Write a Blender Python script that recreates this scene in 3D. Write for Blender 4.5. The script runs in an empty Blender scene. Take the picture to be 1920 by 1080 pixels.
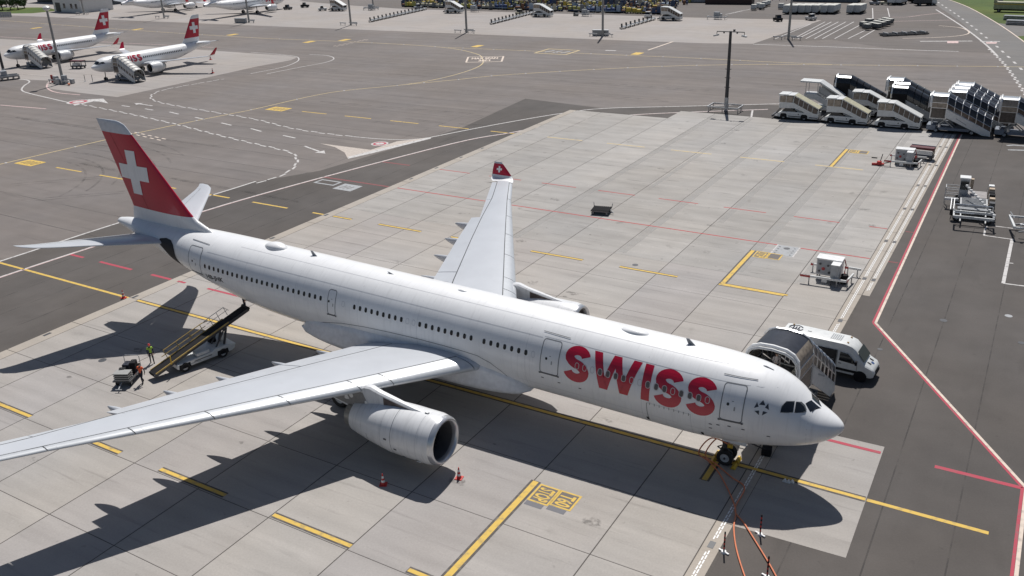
import bpy, bmesh, math, random
from mathutils import Vector, Matrix
random.seed(7)
SC = bpy.context.scene
COL = SC.collection
R_ = math.radians

# ------------------------------------------------------------------ camera, sky, sun, exposure
F_PX = 1666.9
CAM_POS = (13.367, -47.054, 32.437)
CAM_ROT = ((0.8601496, 0.5089861, -0.0327982), (0.1733508, -0.3522158, -0.9197247), (-0.4796791, 0.7854153, -0.3911915))
cd = bpy.data.cameras.new("camera"); cam = bpy.data.objects.new("camera", cd); COL.objects.link(cam)
r0, r1, r2 = [Vector(v) for v in CAM_ROT]
m = Matrix((r0, -r1, -r2)).transposed().to_4x4(); m.translation = CAM_POS
cam.matrix_world = m
cd.sensor_width = 36.0; cd.lens = F_PX / 1920 * 36.0; cd.clip_start = 0.5; cd.clip_end = 5000
SC.camera = cam
SUN = Vector((-0.18, 0.50, 0.86)).normalized()
elev = math.asin(SUN.z); rot = math.atan2(SUN.x, SUN.y)
W = bpy.data.worlds.new("World"); SC.world = W; W.use_nodes = True
nt = W.node_tree; bg = nt.nodes["Background"]
sky = nt.nodes.new("ShaderNodeTexSky"); sky.sky_type = 'NISHITA'; sky.sun_disc = False
sky.sun_elevation = elev; sky.sun_rotation = rot; sky.air_density = 1.0; sky.dust_density = 1.0
nt.links.new(sky.outputs[0], bg.inputs[0]); bg.inputs[1].default_value = 0.055
sd = bpy.data.lights.new("sun", 'SUN'); sd.energy = 4.8; sd.angle = R_(0.53); sd.color = (1.0, 0.968, 0.93)
so = bpy.data.objects.new("sun", sd); COL.objects.link(so)
so.rotation_euler = SUN.to_track_quat('Z', 'Y').to_euler(); so.location = (-40, 60, 120)
SC.view_settings.view_transform = 'Standard'; SC.view_settings.look = 'None'
SC.view_settings.exposure = -0.15; SC.view_settings.gamma = 1.0; SC.view_settings.use_curve_mapping = False

def G(px, py, z=0.0):
    """ground point seen at a pixel of the 1920 px survey photograph"""
    d = r0 * (px - 960) + r1 * (py - 540) + r2 * F_PX
    t = (z - CAM_POS[2]) / d.z
    return (CAM_POS[0] + d.x * t, CAM_POS[1] + d.y * t)

# ------------------------------------------------------------------ materials
MATS = {}
def mat(name, col, rough=0.5, metal=0.0, var=0.08, scale=3.0, coat=0.0, emit=None, alpha=None, bump=0.0, spec=None, objvar=0.0):
    if name in MATS: return MATS[name]
    M = bpy.data.materials.new(name); M.use_nodes = True
    n = M.node_tree.nodes; l = M.node_tree.links; b = n["Principled BSDF"]
    b.inputs["Roughness"].default_value = rough; b.inputs["Metallic"].default_value = metal
    if spec is not None: b.inputs["Specular IOR Level"].default_value = spec
    if coat: b.inputs["Coat Weight"].default_value = coat; b.inputs["Coat Roughness"].default_value = 0.06
    tc = n.new("ShaderNodeTexCoord"); nz = n.new("ShaderNodeTexNoise")
    nz.inputs["Scale"].default_value = scale; nz.inputs["Detail"].default_value = 5
    l.new(tc.outputs["Object"], nz.inputs["Vector"])
    mr = n.new("ShaderNodeMapRange"); mr.inputs["From Min"].default_value = .3; mr.inputs["From Max"].default_value = .7
    mr.inputs["To Min"].default_value = 1 - var; mr.inputs["To Max"].default_value = 1 + var
    l.new(nz.outputs["Fac"], mr.inputs["Value"])
    hs = n.new("ShaderNodeHueSaturation"); hs.inputs["Color"].default_value = (*col, 1)
    if objvar:
        oi = n.new("ShaderNodeObjectInfo"); m2 = n.new("ShaderNodeMapRange")
        m2.inputs["To Min"].default_value = 1 - objvar; m2.inputs["To Max"].default_value = 1 + objvar
        l.new(oi.outputs["Random"], m2.inputs["Value"])
        mu = n.new("ShaderNodeMath"); mu.operation = 'MULTIPLY'
        l.new(mr.outputs[0], mu.inputs[0]); l.new(m2.outputs[0], mu.inputs[1]); l.new(mu.outputs[0], hs.inputs["Value"])
    else: l.new(mr.outputs[0], hs.inputs["Value"])
    l.new(hs.outputs[0], b.inputs["Base Color"])
    if bump:
        bp = n.new("ShaderNodeBump"); bp.inputs["Strength"].default_value = bump; bp.inputs["Distance"].default_value = .02
        l.new(nz.outputs["Fac"], bp.inputs["Height"]); l.new(bp.outputs[0], b.inputs["Normal"])
    MATS[name] = M
    return M

def ground_mat(name, col, var=.10, streak=.10, dirt=.25, objvar=0.0, warm=(1.0, .97, .93), stretch=(.06, .8), rough=.85, stains=.5):
    """paving: broad mottling, rubber streaks, stains, fine grain; all in world metres"""
    M = bpy.data.materials.new(name); M.use_nodes = True
    n = M.node_tree.nodes; l = M.node_tree.links; b = n["Principled BSDF"]
    b.inputs["Roughness"].default_value = rough; b.inputs["Specular IOR Level"].default_value = .25
    geo = n.new("ShaderNodeNewGeometry")
    def noise(scale, detail, sx=1, sy=1, rz=0):
        mp = n.new("ShaderNodeMapping"); mp.inputs["Scale"].default_value = (sx, sy, 1); mp.inputs["Rotation"].default_value = (0, 0, rz)
        l.new(geo.outputs["Position"], mp.inputs[0])
        z = n.new("ShaderNodeTexNoise"); z.inputs["Scale"].default_value = scale; z.inputs["Detail"].default_value = detail
        l.new(mp.outputs[0], z.inputs["Vector"]); return z.outputs["Fac"]
    def rng(s, a, c, lo, hi):
        q = n.new("ShaderNodeMapRange"); q.inputs["From Min"].default_value = a; q.inputs["From Max"].default_value = c
        q.inputs["To Min"].default_value = lo; q.inputs["To Max"].default_value = hi; l.new(s, q.inputs[0]); return q.outputs[0]
    def mul(a, c):
        q = n.new("ShaderNodeMath"); q.operation = 'MULTIPLY'; l.new(a, q.inputs[0]); l.new(c, q.inputs[1]); return q.outputs[0]
    v = rng(noise(.035, 4), .3, .7, 1 - var, 1 + var)
    v = mul(v, rng(noise(.35, 6), .3, .7, 1 - var * .6, 1 + var * .6))
    v = mul(v, rng(noise(1.0, 5, *stretch), .35, .7, 1 + streak * .6, 1 - streak))
    v = mul(v, rng(noise(1.0, 4, stretch[0] * 2.2, stretch[1] * 2.5, .05), .60, .76, 1.0, 1 - dirt))
    v = mul(v, rng(noise(.5, 5), .66, .80, 1.0, 1 - stains * .5))
    v = mul(v, rng(noise(9.0, 3), .3, .7, .95, 1.05))
    v = mul(v, rng(noise(1.7, 2), .70, .76, 1.0, 1 - stains * .35)); v = mul(v, rng(noise(2.6, 2, 1.3, .7), .69, .73, 1.0, 1 + stains * .18))
    if objvar:
        oi = n.new("ShaderNodeObjectInfo"); v = mul(v, rng(oi.outputs["Random"], 0, 1, 1 - objvar, 1 + objvar))
    hs = n.new("ShaderNodeHueSaturation"); l.new(v, hs.inputs["Value"])
    mx = n.new("ShaderNodeMix"); mx.data_type = 'RGBA'
    mx.inputs[6].default_value = (*col, 1); mx.inputs[7].default_value = (col[0] * warm[0], col[1] * warm[1], col[2] * warm[2], 1)
    l.new(rng(noise(.06, 3), .35, .65, 0, 1), mx.inputs[0]); l.new(mx.outputs[2], hs.inputs["Color"])
    l.new(hs.outputs[0], b.inputs["Base Color"])
    bp = n.new("ShaderNodeBump"); bp.inputs["Strength"].default_value = .25; bp.inputs["Distance"].default_value = .01
    l.new(noise(25, 3), bp.inputs["Height"]); l.new(bp.outputs[0], b.inputs["Normal"])
    return M

def paint_mat(name, col, wear=.35, worn=(.16, .15, .14)):
    M = bpy.data.materials.new(name); M.use_nodes = True
    n = M.node_tree.nodes; l = M.node_tree.links; b = n["Principled BSDF"]; b.inputs["Roughness"].default_value = .75
    geo = n.new("ShaderNodeNewGeometry"); z = n.new("ShaderNodeTexNoise"); z.inputs["Scale"].default_value = 2.2; z.inputs["Detail"].default_value = 8
    l.new(geo.outputs["Position"], z.inputs["Vector"])
    q = n.new("ShaderNodeMapRange"); q.inputs["From Min"].default_value = .5; q.inputs["From Max"].default_value = .72
    q.inputs["To Min"].default_value = 0; q.inputs["To Max"].default_value = wear; l.new(z.outputs["Fac"], q.inputs[0])
    mx = n.new("ShaderNodeMix"); mx.data_type = 'RGBA'; mx.inputs[6].default_value = (*col, 1); mx.inputs[7].default_value = (*worn, 1)
    l.new(q.outputs[0], mx.inputs[0]); l.new(mx.outputs[2], b.inputs["Base Color"])
    return M

CONCS = [ground_mat("apron concrete %d" % k, (.374 * t, .354 * t, .336 * t * u), var=.06, streak=.10, dirt=.22, objvar=.03, stains=.4) for k, (t, u) in enumerate(((1.0, 1.0), (.96, 1.02), (1.03, .99)))]
CONC = CONCS[0]
CONCD = [ground_mat("stained apron concrete %d" % k, (.366 * t, .353 * t, .338 * t), var=.08, streak=.11, dirt=.34, objvar=.015, stains=.9, stretch=(.10, .7)) for k, t in enumerate((1.0, .95, 1.04))]
CONCFAR = ground_mat("far apron concrete", (.35, .325, .31), var=.06, streak=.08, dirt=.14, stains=.2)
KERBC = ground_mat("drain kerb concrete", (.40, .365, .325), var=.05, streak=.05, dirt=.12, stains=.3)
JOINT = ground_mat("joint sealant", (.10, .092, .086), var=.10)
ASPH = ground_mat("taxiway asphalt", (.186, .168, .160), var=.10, streak=.10, dirt=.18, stretch=(.035, .45), stains=.2)
ASPHD = ground_mat("dark asphalt", (.101, .092, .087), var=.14, streak=.07, dirt=.12, stretch=(.25, .05), stains=.3)
ASPHR = ground_mat("road asphalt", (.185, .180, .176), var=.06, streak=.06, dirt=.1)
ASPHM = ground_mat("middle asphalt", (.148, .134, .127), var=.07, streak=.08, dirt=.12, stretch=(.04, .4))
P_YEL = paint_mat("yellow road paint", (.66, .44, .085), .55)
P_YELF = paint_mat("faded yellow paint", (.58, .45, .22), .8, (.36, .33, .30))
P_BLK = paint_mat("black border paint", (.075, .066, .06), .5, (.25, .23, .21))
P_WHT = paint_mat("white road paint", (.56, .54, .525), .8)
P_CRM = paint_mat("cream road paint", (.68, .57, .48), .5)
P_RED = paint_mat("red road paint", (.42, .045, .075), .5)
P_REDC = paint_mat("red concrete paint", (.42, .05, .05), .3, (.33, .28, .26))
P_PINK = paint_mat("pale pink edge paint", (.62, .45, .43), .5)
P_GRY = paint_mat("grey sign ground", (.13, .115, .105), .4, (.2, .19, .18))
P_LGRY = paint_mat("light grey paint", (.36, .37, .38), .5)

def airwhite(name, col, rough=.42):
    M = mat(name, col, rough, var=.03, scale=.8, coat=.5); return M
WHITE = airwhite("aircraft white", (.84, .845, .85))
def weather(M, amt=.07):
    """faint vertical dirt runs and blotches on painted skin"""
    n = M.node_tree.nodes; l = M.node_tree.links; b = n["Principled BSDF"]; src = b.inputs["Base Color"].links[0].from_socket
    tc = n.new("ShaderNodeTexCoord"); mp = n.new("ShaderNodeMapping"); mp.inputs["Scale"].default_value = (5.0, .6, .45); l.new(tc.outputs["Object"], mp.inputs[0])
    z = n.new("ShaderNodeTexNoise"); z.inputs["Scale"].default_value = 1.3; z.inputs["Detail"].default_value = 6; l.new(mp.outputs[0], z.inputs["Vector"])
    q = n.new("ShaderNodeMapRange"); q.inputs["From Min"].default_value = .52; q.inputs["From Max"].default_value = .75; q.inputs["To Min"].default_value = 1; q.inputs["To Max"].default_value = 1 - amt; l.new(z.outputs["Fac"], q.inputs[0])
    h = n.new("ShaderNodeHueSaturation"); l.new(src, h.inputs["Color"]); l.new(q.outputs[0], h.inputs["Value"]); l.new(h.outputs[0], b.inputs["Base Color"])
    r = n.new("ShaderNodeMapRange"); r.inputs["To Min"].default_value = b.inputs["Roughness"].default_value - .08; r.inputs["To Max"].default_value = b.inputs["Roughness"].default_value + .14; l.new(z.outputs["Fac"], r.inputs[0]); l.new(r.outputs[0], b.inputs["Roughness"])
weather(WHITE, .09)
GREYW = mat("wing grey", (.54, .56, .59), .34, var=.04, scale=.5, coat=.15)
SLATM = mat("slat metal", (.58, .60, .62), .30, metal=.25, var=.04)
NACM = mat("nacelle white", (.76, .765, .77), .3, var=.05, scale=1.2, coat=.3); weather(NACM, .16)
LIPM = mat("inlet lip metal", (.62, .63, .65), .25, metal=.6, var=.05)
REDA = mat("tail red", (.50, .006, .036), .3, var=.04, coat=.4)
SEAM = mat("panel seam", (.20, .21, .225), .6, var=.1)
FANM = mat("fan blade grey", (.06, .06, .065), .35, metal=.5)
DARK = mat("dark cavity", (.02, .02, .022), .7)
BLACKM = mat("matt black", (.016, .016, .018), .8, spec=.2)
GAPM = mat("panel gap dark", (.06, .065, .07), .7)
RUBBER = mat("tyre rubber", (.022, .021, .021), .8)
GLASS = mat("dark glass", (.012, .015, .02), .08, spec=.6)
WGLASS = mat("cabin window pane", (.028, .024, .026), .15)
STEEL = mat("grey steel", (.32, .33, .34), .4, metal=.5, var=.12)
GALV = mat("galvanised steel", (.46, .47, .48), .45, metal=.45, var=.15)
DSTEEL = mat("dark steel", (.07, .072, .078), .5, metal=.2, var=.15)
ALU = mat("aluminium", (.70, .71, .72), .3, metal=.7, var=.06)
TWHITE = mat("equipment white", (.68, .69, .68), .38, var=.08, objvar=.04)
TGREY = mat("equipment grey", (.36, .38, .40), .45, var=.1)
CREAM = mat("cream panel", (.52, .50, .42), .5, var=.1)
TAN = mat("tan interior", (.42, .33, .24), .7, var=.15)
SMOKE = mat("smoked glazing", (.09, .07, .058), .12, var=.3, spec=.6)
ROOFG = mat("dark roof glazing", (.035, .038, .048), .3, var=.2, spec=.35)
YELM = mat("yellow enamel", (.66, .42, .04), .45, var=.1)
OLIVE = mat("weathered yellow roof", (.44, .42, .30), .55, var=.2)
ORANGE = mat("orange rubber", (.74, .24, .12), .55)
CONER = mat("cone red", (.55, .035, .03), .5)
WHITEP = mat("white plastic", (.78, .78, .77), .4)
FADED = mat("red and white rail red", (.42, .05, .05), .5)
SKIN = mat("skin", (.50, .32, .24), .55)
HAIR = mat("dark hair", (.03, .022, .018), .7)
NAVY = mat("navy work clothes", (.022, .026, .042), .85)
HIVIS = mat("yellow vest", (.42, .66, .08), .75)
HIORANGE = mat("orange vest", (.78, .14, .05), .75)
SHIRT = mat("pale shirt", (.62, .56, .54), .8)
GRASSM = ground_mat("grass verge", (.072, .115, .026), var=.2, streak=.08, dirt=.2, warm=(1.25, 1.02, .8))
LEAF = mat("leaf green", (.045, .085, .025), .6, var=.4, scale=1.5)
BARK = mat("bark", (.09, .065, .05), .9)

# ------------------------------------------------------------------ mesh building helpers
class MB:
    def __init__(s): s.v = []; s.f = []; s.mi = []; s.mats = []; s.cur = 0; s.T = None
    def use(s, m):
        if m not in s.mats: s.mats.append(m)
        s.cur = s.mats.index(m); return s
    def P(s, p):
        p = Vector(p)
        if s.T is not None: p = s.T @ p
        s.v.append(p); return len(s.v) - 1
    def F(s, ids): s.f.append(tuple(ids)); s.mi.append(s.cur)
    def quad(s, a, b, c, d): s.F([s.P(a), s.P(b), s.P(c), s.P(d)]); return s
    def ngon(s, pts): s.F([s.P(p) for p in pts]); return s
    def box(s, c, d, rz=0.0, ry=0.0):
        M = Matrix.Translation(c) @ Matrix.Rotation(rz, 4, 'Z') @ Matrix.Rotation(ry, 4, 'Y')
        x, y, z = d[0] / 2, d[1] / 2, d[2] / 2
        i = [s.P(M @ Vector(p)) for p in ((-x, -y, -z), (x, -y, -z), (x, y, -z), (-x, y, -z), (-x, -y, z), (x, -y, z), (x, y, z), (-x, y, z))]
        for q in ((0, 3, 2, 1), (4, 5, 6, 7), (0, 1, 5, 4), (1, 2, 6, 5), (2, 3, 7, 6), (3, 0, 4, 7)): s.F([i[k] for k in q])
        return s
    def bx(s, x0, x1, y0, y1, z0, z1): return s.box(((x0 + x1) / 2, (y0 + y1) / 2, (z0 + z1) / 2), (x1 - x0, y1 - y0, z1 - z0))
    def bar(s, a, b, w, h=None):
        a = Vector(a); b = Vector(b); d = (b - a)
        if d.length < 1e-6: return s
        h = h or w; u = d.normalized(); up = Vector((0, 0, 1)) if abs(u.z) < .99 else Vector((1, 0, 0))
        r = u.cross(up).normalized(); q = r.cross(u)
        i = [s.P(p + r * sx * w / 2 + q * sz * h / 2) for p in (a, b) for sx, sz in ((-1, -1), (1, -1), (1, 1), (-1, 1))]
        for k in ((0, 1, 2, 3), (7, 6, 5, 4), (0, 4, 5, 1), (1, 5, 6, 2), (2, 6, 7, 3), (3, 7, 4, 0)): s.F([i[j] for j in k])
        return s
    def cyl(s, a, b, ra, rb=None, n=12, caps=True):
        rb = ra if rb is None else rb
        a = Vector(a); b = Vector(b); u = (b - a).normalized(); up = Vector((0, 0, 1)) if abs(u.z) < .9 else Vector((1, 0, 0))
        r = u.cross(up).normalized(); q = r.cross(u)
        A = [s.P(a + (r * math.cos(t) + q * math.sin(t)) * ra) for t in [2 * math.pi * k / n for k in range(n)]]
        B = [s.P(b + (r * math.cos(t) + q * math.sin(t)) * rb) for t in [2 * math.pi * k / n for k in range(n)]]
        for k in range(n): s.F((A[k], A[(k + 1) % n], B[(k + 1) % n], B[k]))
        if caps: s.F(A[::-1]); s.F(B)
        return s
    def tube(s, pts, r, n=6):
        pts = [Vector(p) for p in pts]; rings = []
        for i, p in enumerate(pts):
            d = (pts[min(i + 1, len(pts) - 1)] - pts[max(i - 1, 0)]).normalized(); up = Vector((0, 0, 1)) if abs(d.z) < .95 else Vector((1, 0, 0))
            x = d.cross(up).normalized(); y = x.cross(d)
            rings.append([s.P(p + (x * math.cos(2 * math.pi * k / n) + y * math.sin(2 * math.pi * k / n)) * r) for k in range(n)])
        for A, B in zip(rings, rings[1:]):
            for k in range(n): s.F((A[k], A[(k + 1) % n], B[(k + 1) % n], B[k]))
        s.F(rings[0][::-1]); s.F(rings[-1]); return s
    def loft(s, rings, closed=True, cap=True):
        I = [[s.P(p) for p in r] for r in rings]; n = len(I[0])
        for A, B in zip(I, I[1:]):
            for k in range(n if closed else n - 1): s.F((A[k], A[(k + 1) % n], B[(k + 1) % n], B[k]))
        if cap and closed: s.F(I[0][::-1]); s.F(I[-1])
        return s
    def prism(s, pts, axis, a, b):
        """extrude a 2-D outline along an axis: 'y' outline is (x,z), 'z' outline is (x,y), 'x' outline is (y,z)"""
        def mk(p, t): return {'y': (p[0], t, p[1]), 'z': (p[0], p[1], t), 'x': (t, p[0], p[1])}[axis]
        A = [s.P(mk(p, a)) for p in pts]; B = [s.P(mk(p, b)) for p in pts]; n = len(pts)
        for k in range(n): s.F((A[k], A[(k + 1) % n], B[(k + 1) % n], B[k]))
        s.F(A[::-1]); s.F(B); return s
    def lathe(s, prof, n=24, axis='x', c=(0, 0, 0), cap=False):
        rings = []
        for a, r in prof:
            ring = []
            for k in range(n):
                t = 2 * math.pi * k / n; u, w = r * math.cos(t), r * math.sin(t)
                ring.append({'x': (c[0] + a, c[1] + u, c[2] + w), 'z': (c[0] + u, c[1] + w, c[2] + a), 'y': (c[0] + u, c[1] + a, c[2] + w)}[axis])
            rings.append(ring)
        return s.loft(rings, True, cap)
    def mesh(s, name, smooth=False, fix=True, angle=35):
        me = bpy.data.meshes.new(name); me.from_pydata([tuple(v) for v in s.v], [], s.f)
        for mm in s.mats: me.materials.append(mm)
        if len(s.mats) > 1:
            for p, i in zip(me.polygons, s.mi): p.material_index = i
        if fix:
            b = bmesh.new(); b.from_mesh(me); bmesh.ops.remove_doubles(b, verts=b.verts, dist=1e-5); bmesh.ops.recalc_face_normals(b, faces=b.faces); b.to_mesh(me); b.free()
        if smooth:
            me.polygons.foreach_set("use_smooth", [True] * len(me.polygons))
            try: me.set_sharp_from_angle(angle=R_(angle))
            except Exception: pass
        me.update(); return me
    def build(s, name, m=None, parent=None, smooth=False, fix=True, bev=0, angle=35):
        if m is not None and not s.mats: s.mats = [m]
        o = bpy.data.objects.new(name, s.mesh(name, smooth, fix, angle)); COL.objects.link(o)
        if parent is not None: o.parent = parent
        if bev:
            md = o.modifiers.new("bevel", 'BEVEL'); md.width = bev; md.segments = 2; md.limit_method = 'ANGLE'; md.angle_limit = R_(40)
        return o

def tag(o, label=None, cat=None, group=None, kind=None):
    if label: o["label"] = label
    if cat: o["category"] = cat
    if group: o["group"] = group
    if kind: o["kind"] = kind
    return o
def thing(name, label, cat, loc=(0, 0, 0), rz=0.0, group=None):
    o = bpy.data.objects.new(name, None); COL.objects.link(o); o.empty_display_size = .5
    o.location = loc; o.rotation_euler = (0, 0, rz); return tag(o, label, cat, group)
KIDS = {}
def dup(src, loc, rz, label, group=None, scale=None):
    def cp(o, par):
        c = o.copy(); COL.objects.link(c)
        if par is not None: c.parent = par
        for ch in o.children: cp(ch, c)
        return c
    c = cp(src, None); c.location = loc; c.rotation_euler = (0, 0, rz)
    if scale: c.scale = scale
    c["label"] = label
    if group: c["group"] = group
    return c
def struct(name, mb, m=None, parent=None):
    o = mb.build(name, m, parent, fix=False)
    if parent is None: o["kind"] = "structure"
    return o
# ------------------------------------------------------------------ ground, aprons, roads
def sheet(name, pts, z, m, parent=None, kind="structure"):
    mb = MB(); mb.ngon([(p[0], p[1], z) for p in pts]); o = mb.build(name, m, parent, fix=False)
    b = bmesh.new(); b.from_mesh(o.data); bmesh.ops.recalc_face_normals(b, faces=b.faces)
    for f in b.faces:
        if f.normal.z < 0: f.normal_flip()
    bmesh.ops.triangulate(b, faces=b.faces); b.to_mesh(o.data); b.free()
    if parent is None and kind: o["kind"] = kind
    return o
def GP(*px): return [G(*p) for p in px]

ground = sheet("taxiway_ground", [(-2500, -2500), (2500, -2500), (2500, 2500), (-2500, 2500)], 0.0, ASPH)
dark_e = sheet("asphalt_yard", [(2.0, -60), (90, -60), (90, 96.6), (2.0, 96.6)], .004, ASPHD)
dark_w = sheet("asphalt_service_road", [(-57.5, -60), (-57.5, 91.1), (-39.9, 92.3), (-39.8, 98.2), (2.5, 96.5), (2.5, 106)] + GP((1440, 196), (1275, 199), (1130, 203), (985, 185), (865, 240), (700, 290), (600, 320), (480, 341), (410, 362), (225, 417), (0, 490)) + [(-79.5, -60)], .0035, ASPHD)
far_apron = sheet("far_apron", GP((-90, 24), (210, 37), (480, 48), (860, 63), (1175, 76), (1320, 81), (1412, 82), (1540, 38), (1300, 33), (960, 23), (760, 17), (640, 9), (560, 2)) + [(-300, 330), (-560, 300), (-560, 190)], .004, CONCFAR)
a220_apron = sheet("regional_jet_apron", GP((-160, 50), (0, 73), (300, 88), (480, 100.5), (535, 104), (557, 107.5), (545, 113), (480, 125), (350, 154), (220, 182), (150, 174), (92, 166), (86, 158), (92, 151), (60, 150), (0, 148), (-160, 150)), .005, CONCFAR)
park_lot = sheet("equipment_parking_ground", GP((1412, 82), (1540, 38), (1300, 33), (960, 23), (700, 14), (700, 0), (1700, 0), (1745, 0), (1890, 100), (1820, 98), (1660, 90), (1560, 74)), .003, ASPHM)
road = sheet("airport_road", GP((1742, 0), (1776, 0), (1815, 14), (1880, 52), (1960, 110), (1980, 220), (1920, 165), (1860, 95), (1800, 40)) , .006, ASPHR)
grass_base = sheet("grass_verge", GP((1779, 0), (1817, 13), (1868, 43), (1905, 47), (2100, 60), (2100, -5)) + [(120, 420), (-20, 420)], .005, GRASSM)
yard2 = sheet("storage_yard_ground", GP((1868, 43), (1905, 47), (2100, 62), (2100, 140), (1962, 108), (1884, 53)), .004, ASPHR)
gv2 = sheet("grass_patch", GP((1908, 68), (1960, 66), (1960, 96), (1912, 74)), .009, GRASSM)

# stand apron: one slab sheet of joint sealant, every 6 m slab a piece of its own on it
apron = sheet("stand_apron", [(-57.75, -66), (2.5, -66), (2.5, 96.6), (-39.8, 98.1), (-39.8, 92.2), (-57.75, 91.1)], .008, JOINT)
SLABX = [-56.45, -51.75, -45.72, -39.72, -33.72, -27.72, -21.72, -15.72, -9.72, -3.70, 1.36]
SLABY = [-24.08 + 6.055 * k for k in range(-3, 21)]
NSLAB = 0
slab_cache = {}
def slab(x0, x1, y0, y1, top=.018, name="concrete_slab", m=CONC, parent=None, gapx=.03, gapy=.03):
    key = (round(x1 - x0, 3), round(y1 - y0, 3), m.name, gapy)
    if key not in slab_cache:
        mb = MB(); hx, hy = (x1 - x0) / 2 - gapx, (y1 - y0) / 2 - gapy; ch = .012
        lo = [(-hx, -hy, -.02), (hx, -hy, -.02), (hx, hy, -.02), (-hx, hy, -.02)]
        mid = [(a, b, -.004) for a, b, c in lo]
        hi = [(a - math.copysign(ch, a), b - math.copysign(ch, b), 0) for a, b, c in lo]
        mb.loft([lo, mid, hi], True, False); mb.ngon(hi)
        slab_cache[key] = mb.mesh(name); slab_cache[key].materials.append(m)
    o = bpy.data.objects.new(name, slab_cache[key]); COL.objects.link(o); o.parent = parent or apron
    o.location = ((x0 + x1) / 2, (y0 + y1) / 2, top + random.uniform(-.001, .001)); return o
CONC_I = [0, 1, 0, 2, 1, 0, 2, 1, 0, 2, 1]; CONC_ROWS = [CONCS[k] for k in CONC_I]
for i in range(len(SLABX) - 1):
    for j in range(len(SLABY) - 1):
        x0, x1, y0, y1 = SLABX[i], SLABX[i + 1], SLABY[j], SLABY[j + 1]
        top = 91.1 if x1 < -39 else 97.0
        if y0 > top - .6: continue
        slab(x0, x1, y0, min(y1, top), m=(CONC_ROWS[i] if y0 < 30 else CONCD[CONC_I[i]]), gapx=.035, gapy=.024 if y0 < 23 else .007); NSLAB += 1
# kerb strip with drain along the west edge, slot drains along the east edge
for j in range(len(SLABY) - 1):
    y0, y1 = SLABY[j], min(SLABY[j + 1], 91.0)
    if y0 < 90: slab(-57.75, -56.45, y0, y1, .0165, "kerb_slab", KERBC)
    y1 = min(SLABY[j + 1], 96.5)
    if y0 < 96: slab(1.36, 2.35, y0, y1, .0165, "kerb_slab", KERBC)
    if y0 > 30 and y0 < 96: slab(2.35, 3.02, y0, y1, .0165, "kerb_slab", KERBC)
sheet("drain_bed", [(2.3, 30.9), (3.05, 30.9), (3.05, 96.5), (2.3, 96.5)], .0075, JOINT, apron)
pad = sheet("nose_pad", [(2.35, -5.95), (8.42, -5.75), (8.34, 6.25), (2.35, 6.1)], .012, CONC)

# slot drain covers (white toothed edge) and sump lids
mb = MB()
def slot(x, ya, yb):
    y = ya
    while y < yb - .3:
        mb.bx(x - .105, x - .03, y, y + .34, .0165, .024); mb.bx(x + .03, x + .105, y + .17, y + .51, .0165, .024); y += .42
SUMPS = [-13.0, -6.9 - 1.2, 24.2, 34.4, 45.6, 57.3, 67.4, 77.6, 88.0]
for a, b in zip([-40] + SUMPS, SUMPS + [96]): slot(1.82, a + .5, b - .5)
o = mb.build("slot_drain_teeth", WHITEP, apron, fix=False); o["kind"] = "stuff"
mb = MB()
for a, b in zip([31.2] + SUMPS[3:], SUMPS[3:] + [96]): slot(2.62, a + .4, b - .4)
o = mb.build("slot_drain_teeth", WHITEP, apron, fix=False); o["kind"] = "stuff"
for k, y in enumerate(SUMPS):
    for x in ((1.82, 2.62) if y > 31 else (1.82,)):
        MB().bx(x - .17, x + .17, y - .3, y + .3, .014, .026).build("sump_lid", DSTEEL, apron)
for px in ((512, 447), (615, 404), (776, 336), (826, 316), (870, 296), (911, 279), (254, 557), (88, 627)):
    x, y = G(*px); MB().bx(-57.5, -57.2, y - .35, y + .35, .014, .025).build("sump_lid", DSTEEL, apron)

# ------------------------------------------------------------------ painted markings: thin sheets, 4 mm steps
ZA, ZC = .010, .0235           # paint level on asphalt, on concrete
def paint(name, parts, parent):
    """parts: list of (polygon [(x,y)...], z, material)"""
    mb = MB()
    for pts, z, m in parts: mb.use(m); mb.ngon([(p[0], p[1], z) for p in pts])
    o = mb.build(name, None, parent, fix=False)
    b = bmesh.new(); b.from_mesh(o.data)
    for f in b.faces:
        if f.normal.z < 0: f.normal_flip()
    b.to_mesh(o.data); b.free(); return o
def strip(p, q, w, off=0.0):
    p = Vector(p[:2]); q = Vector(q[:2]); d = (q - p).normalized(); n = Vector((-d.y, d.x)); p = p + n * off; q = q + n * off
    return [p - n * w / 2, q - n * w / 2, q + n * w / 2, p + n * w / 2]
def poly(pts, w, z, m, off=0.0):
    pts = [Vector(p[:2]) for p in pts]; L = []; 
    for i, p in enumerate(pts):
        d = (pts[min(i + 1, len(pts) - 1)] - pts[max(i - 1, 0)]).normalized(); n = Vector((-d.y, d.x)); L.append((p + n * (off - w / 2), p + n * (off + w / 2)))
    return [([a[0], b[0], b[1], a[1]], z, m) for a, b in zip(L, L[1:])]
def smooth(pts, k=8):
    P = [Vector(p[:2]) for p in pts]; out = []
    for i in range(len(P) - 1):
        a, b, c, d = P[max(i - 1, 0)], P[i], P[i + 1], P[min(i + 2, len(P) - 1)]
        for j in range(k):
            t = j / k; out.append(.5 * ((2 * b) + (c - a) * t + (2 * a - 5 * b + 4 * c - d) * t * t + (3 * b - a - 3 * c + d) * t ** 3))
    out.append(P[-1]); return out
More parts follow.
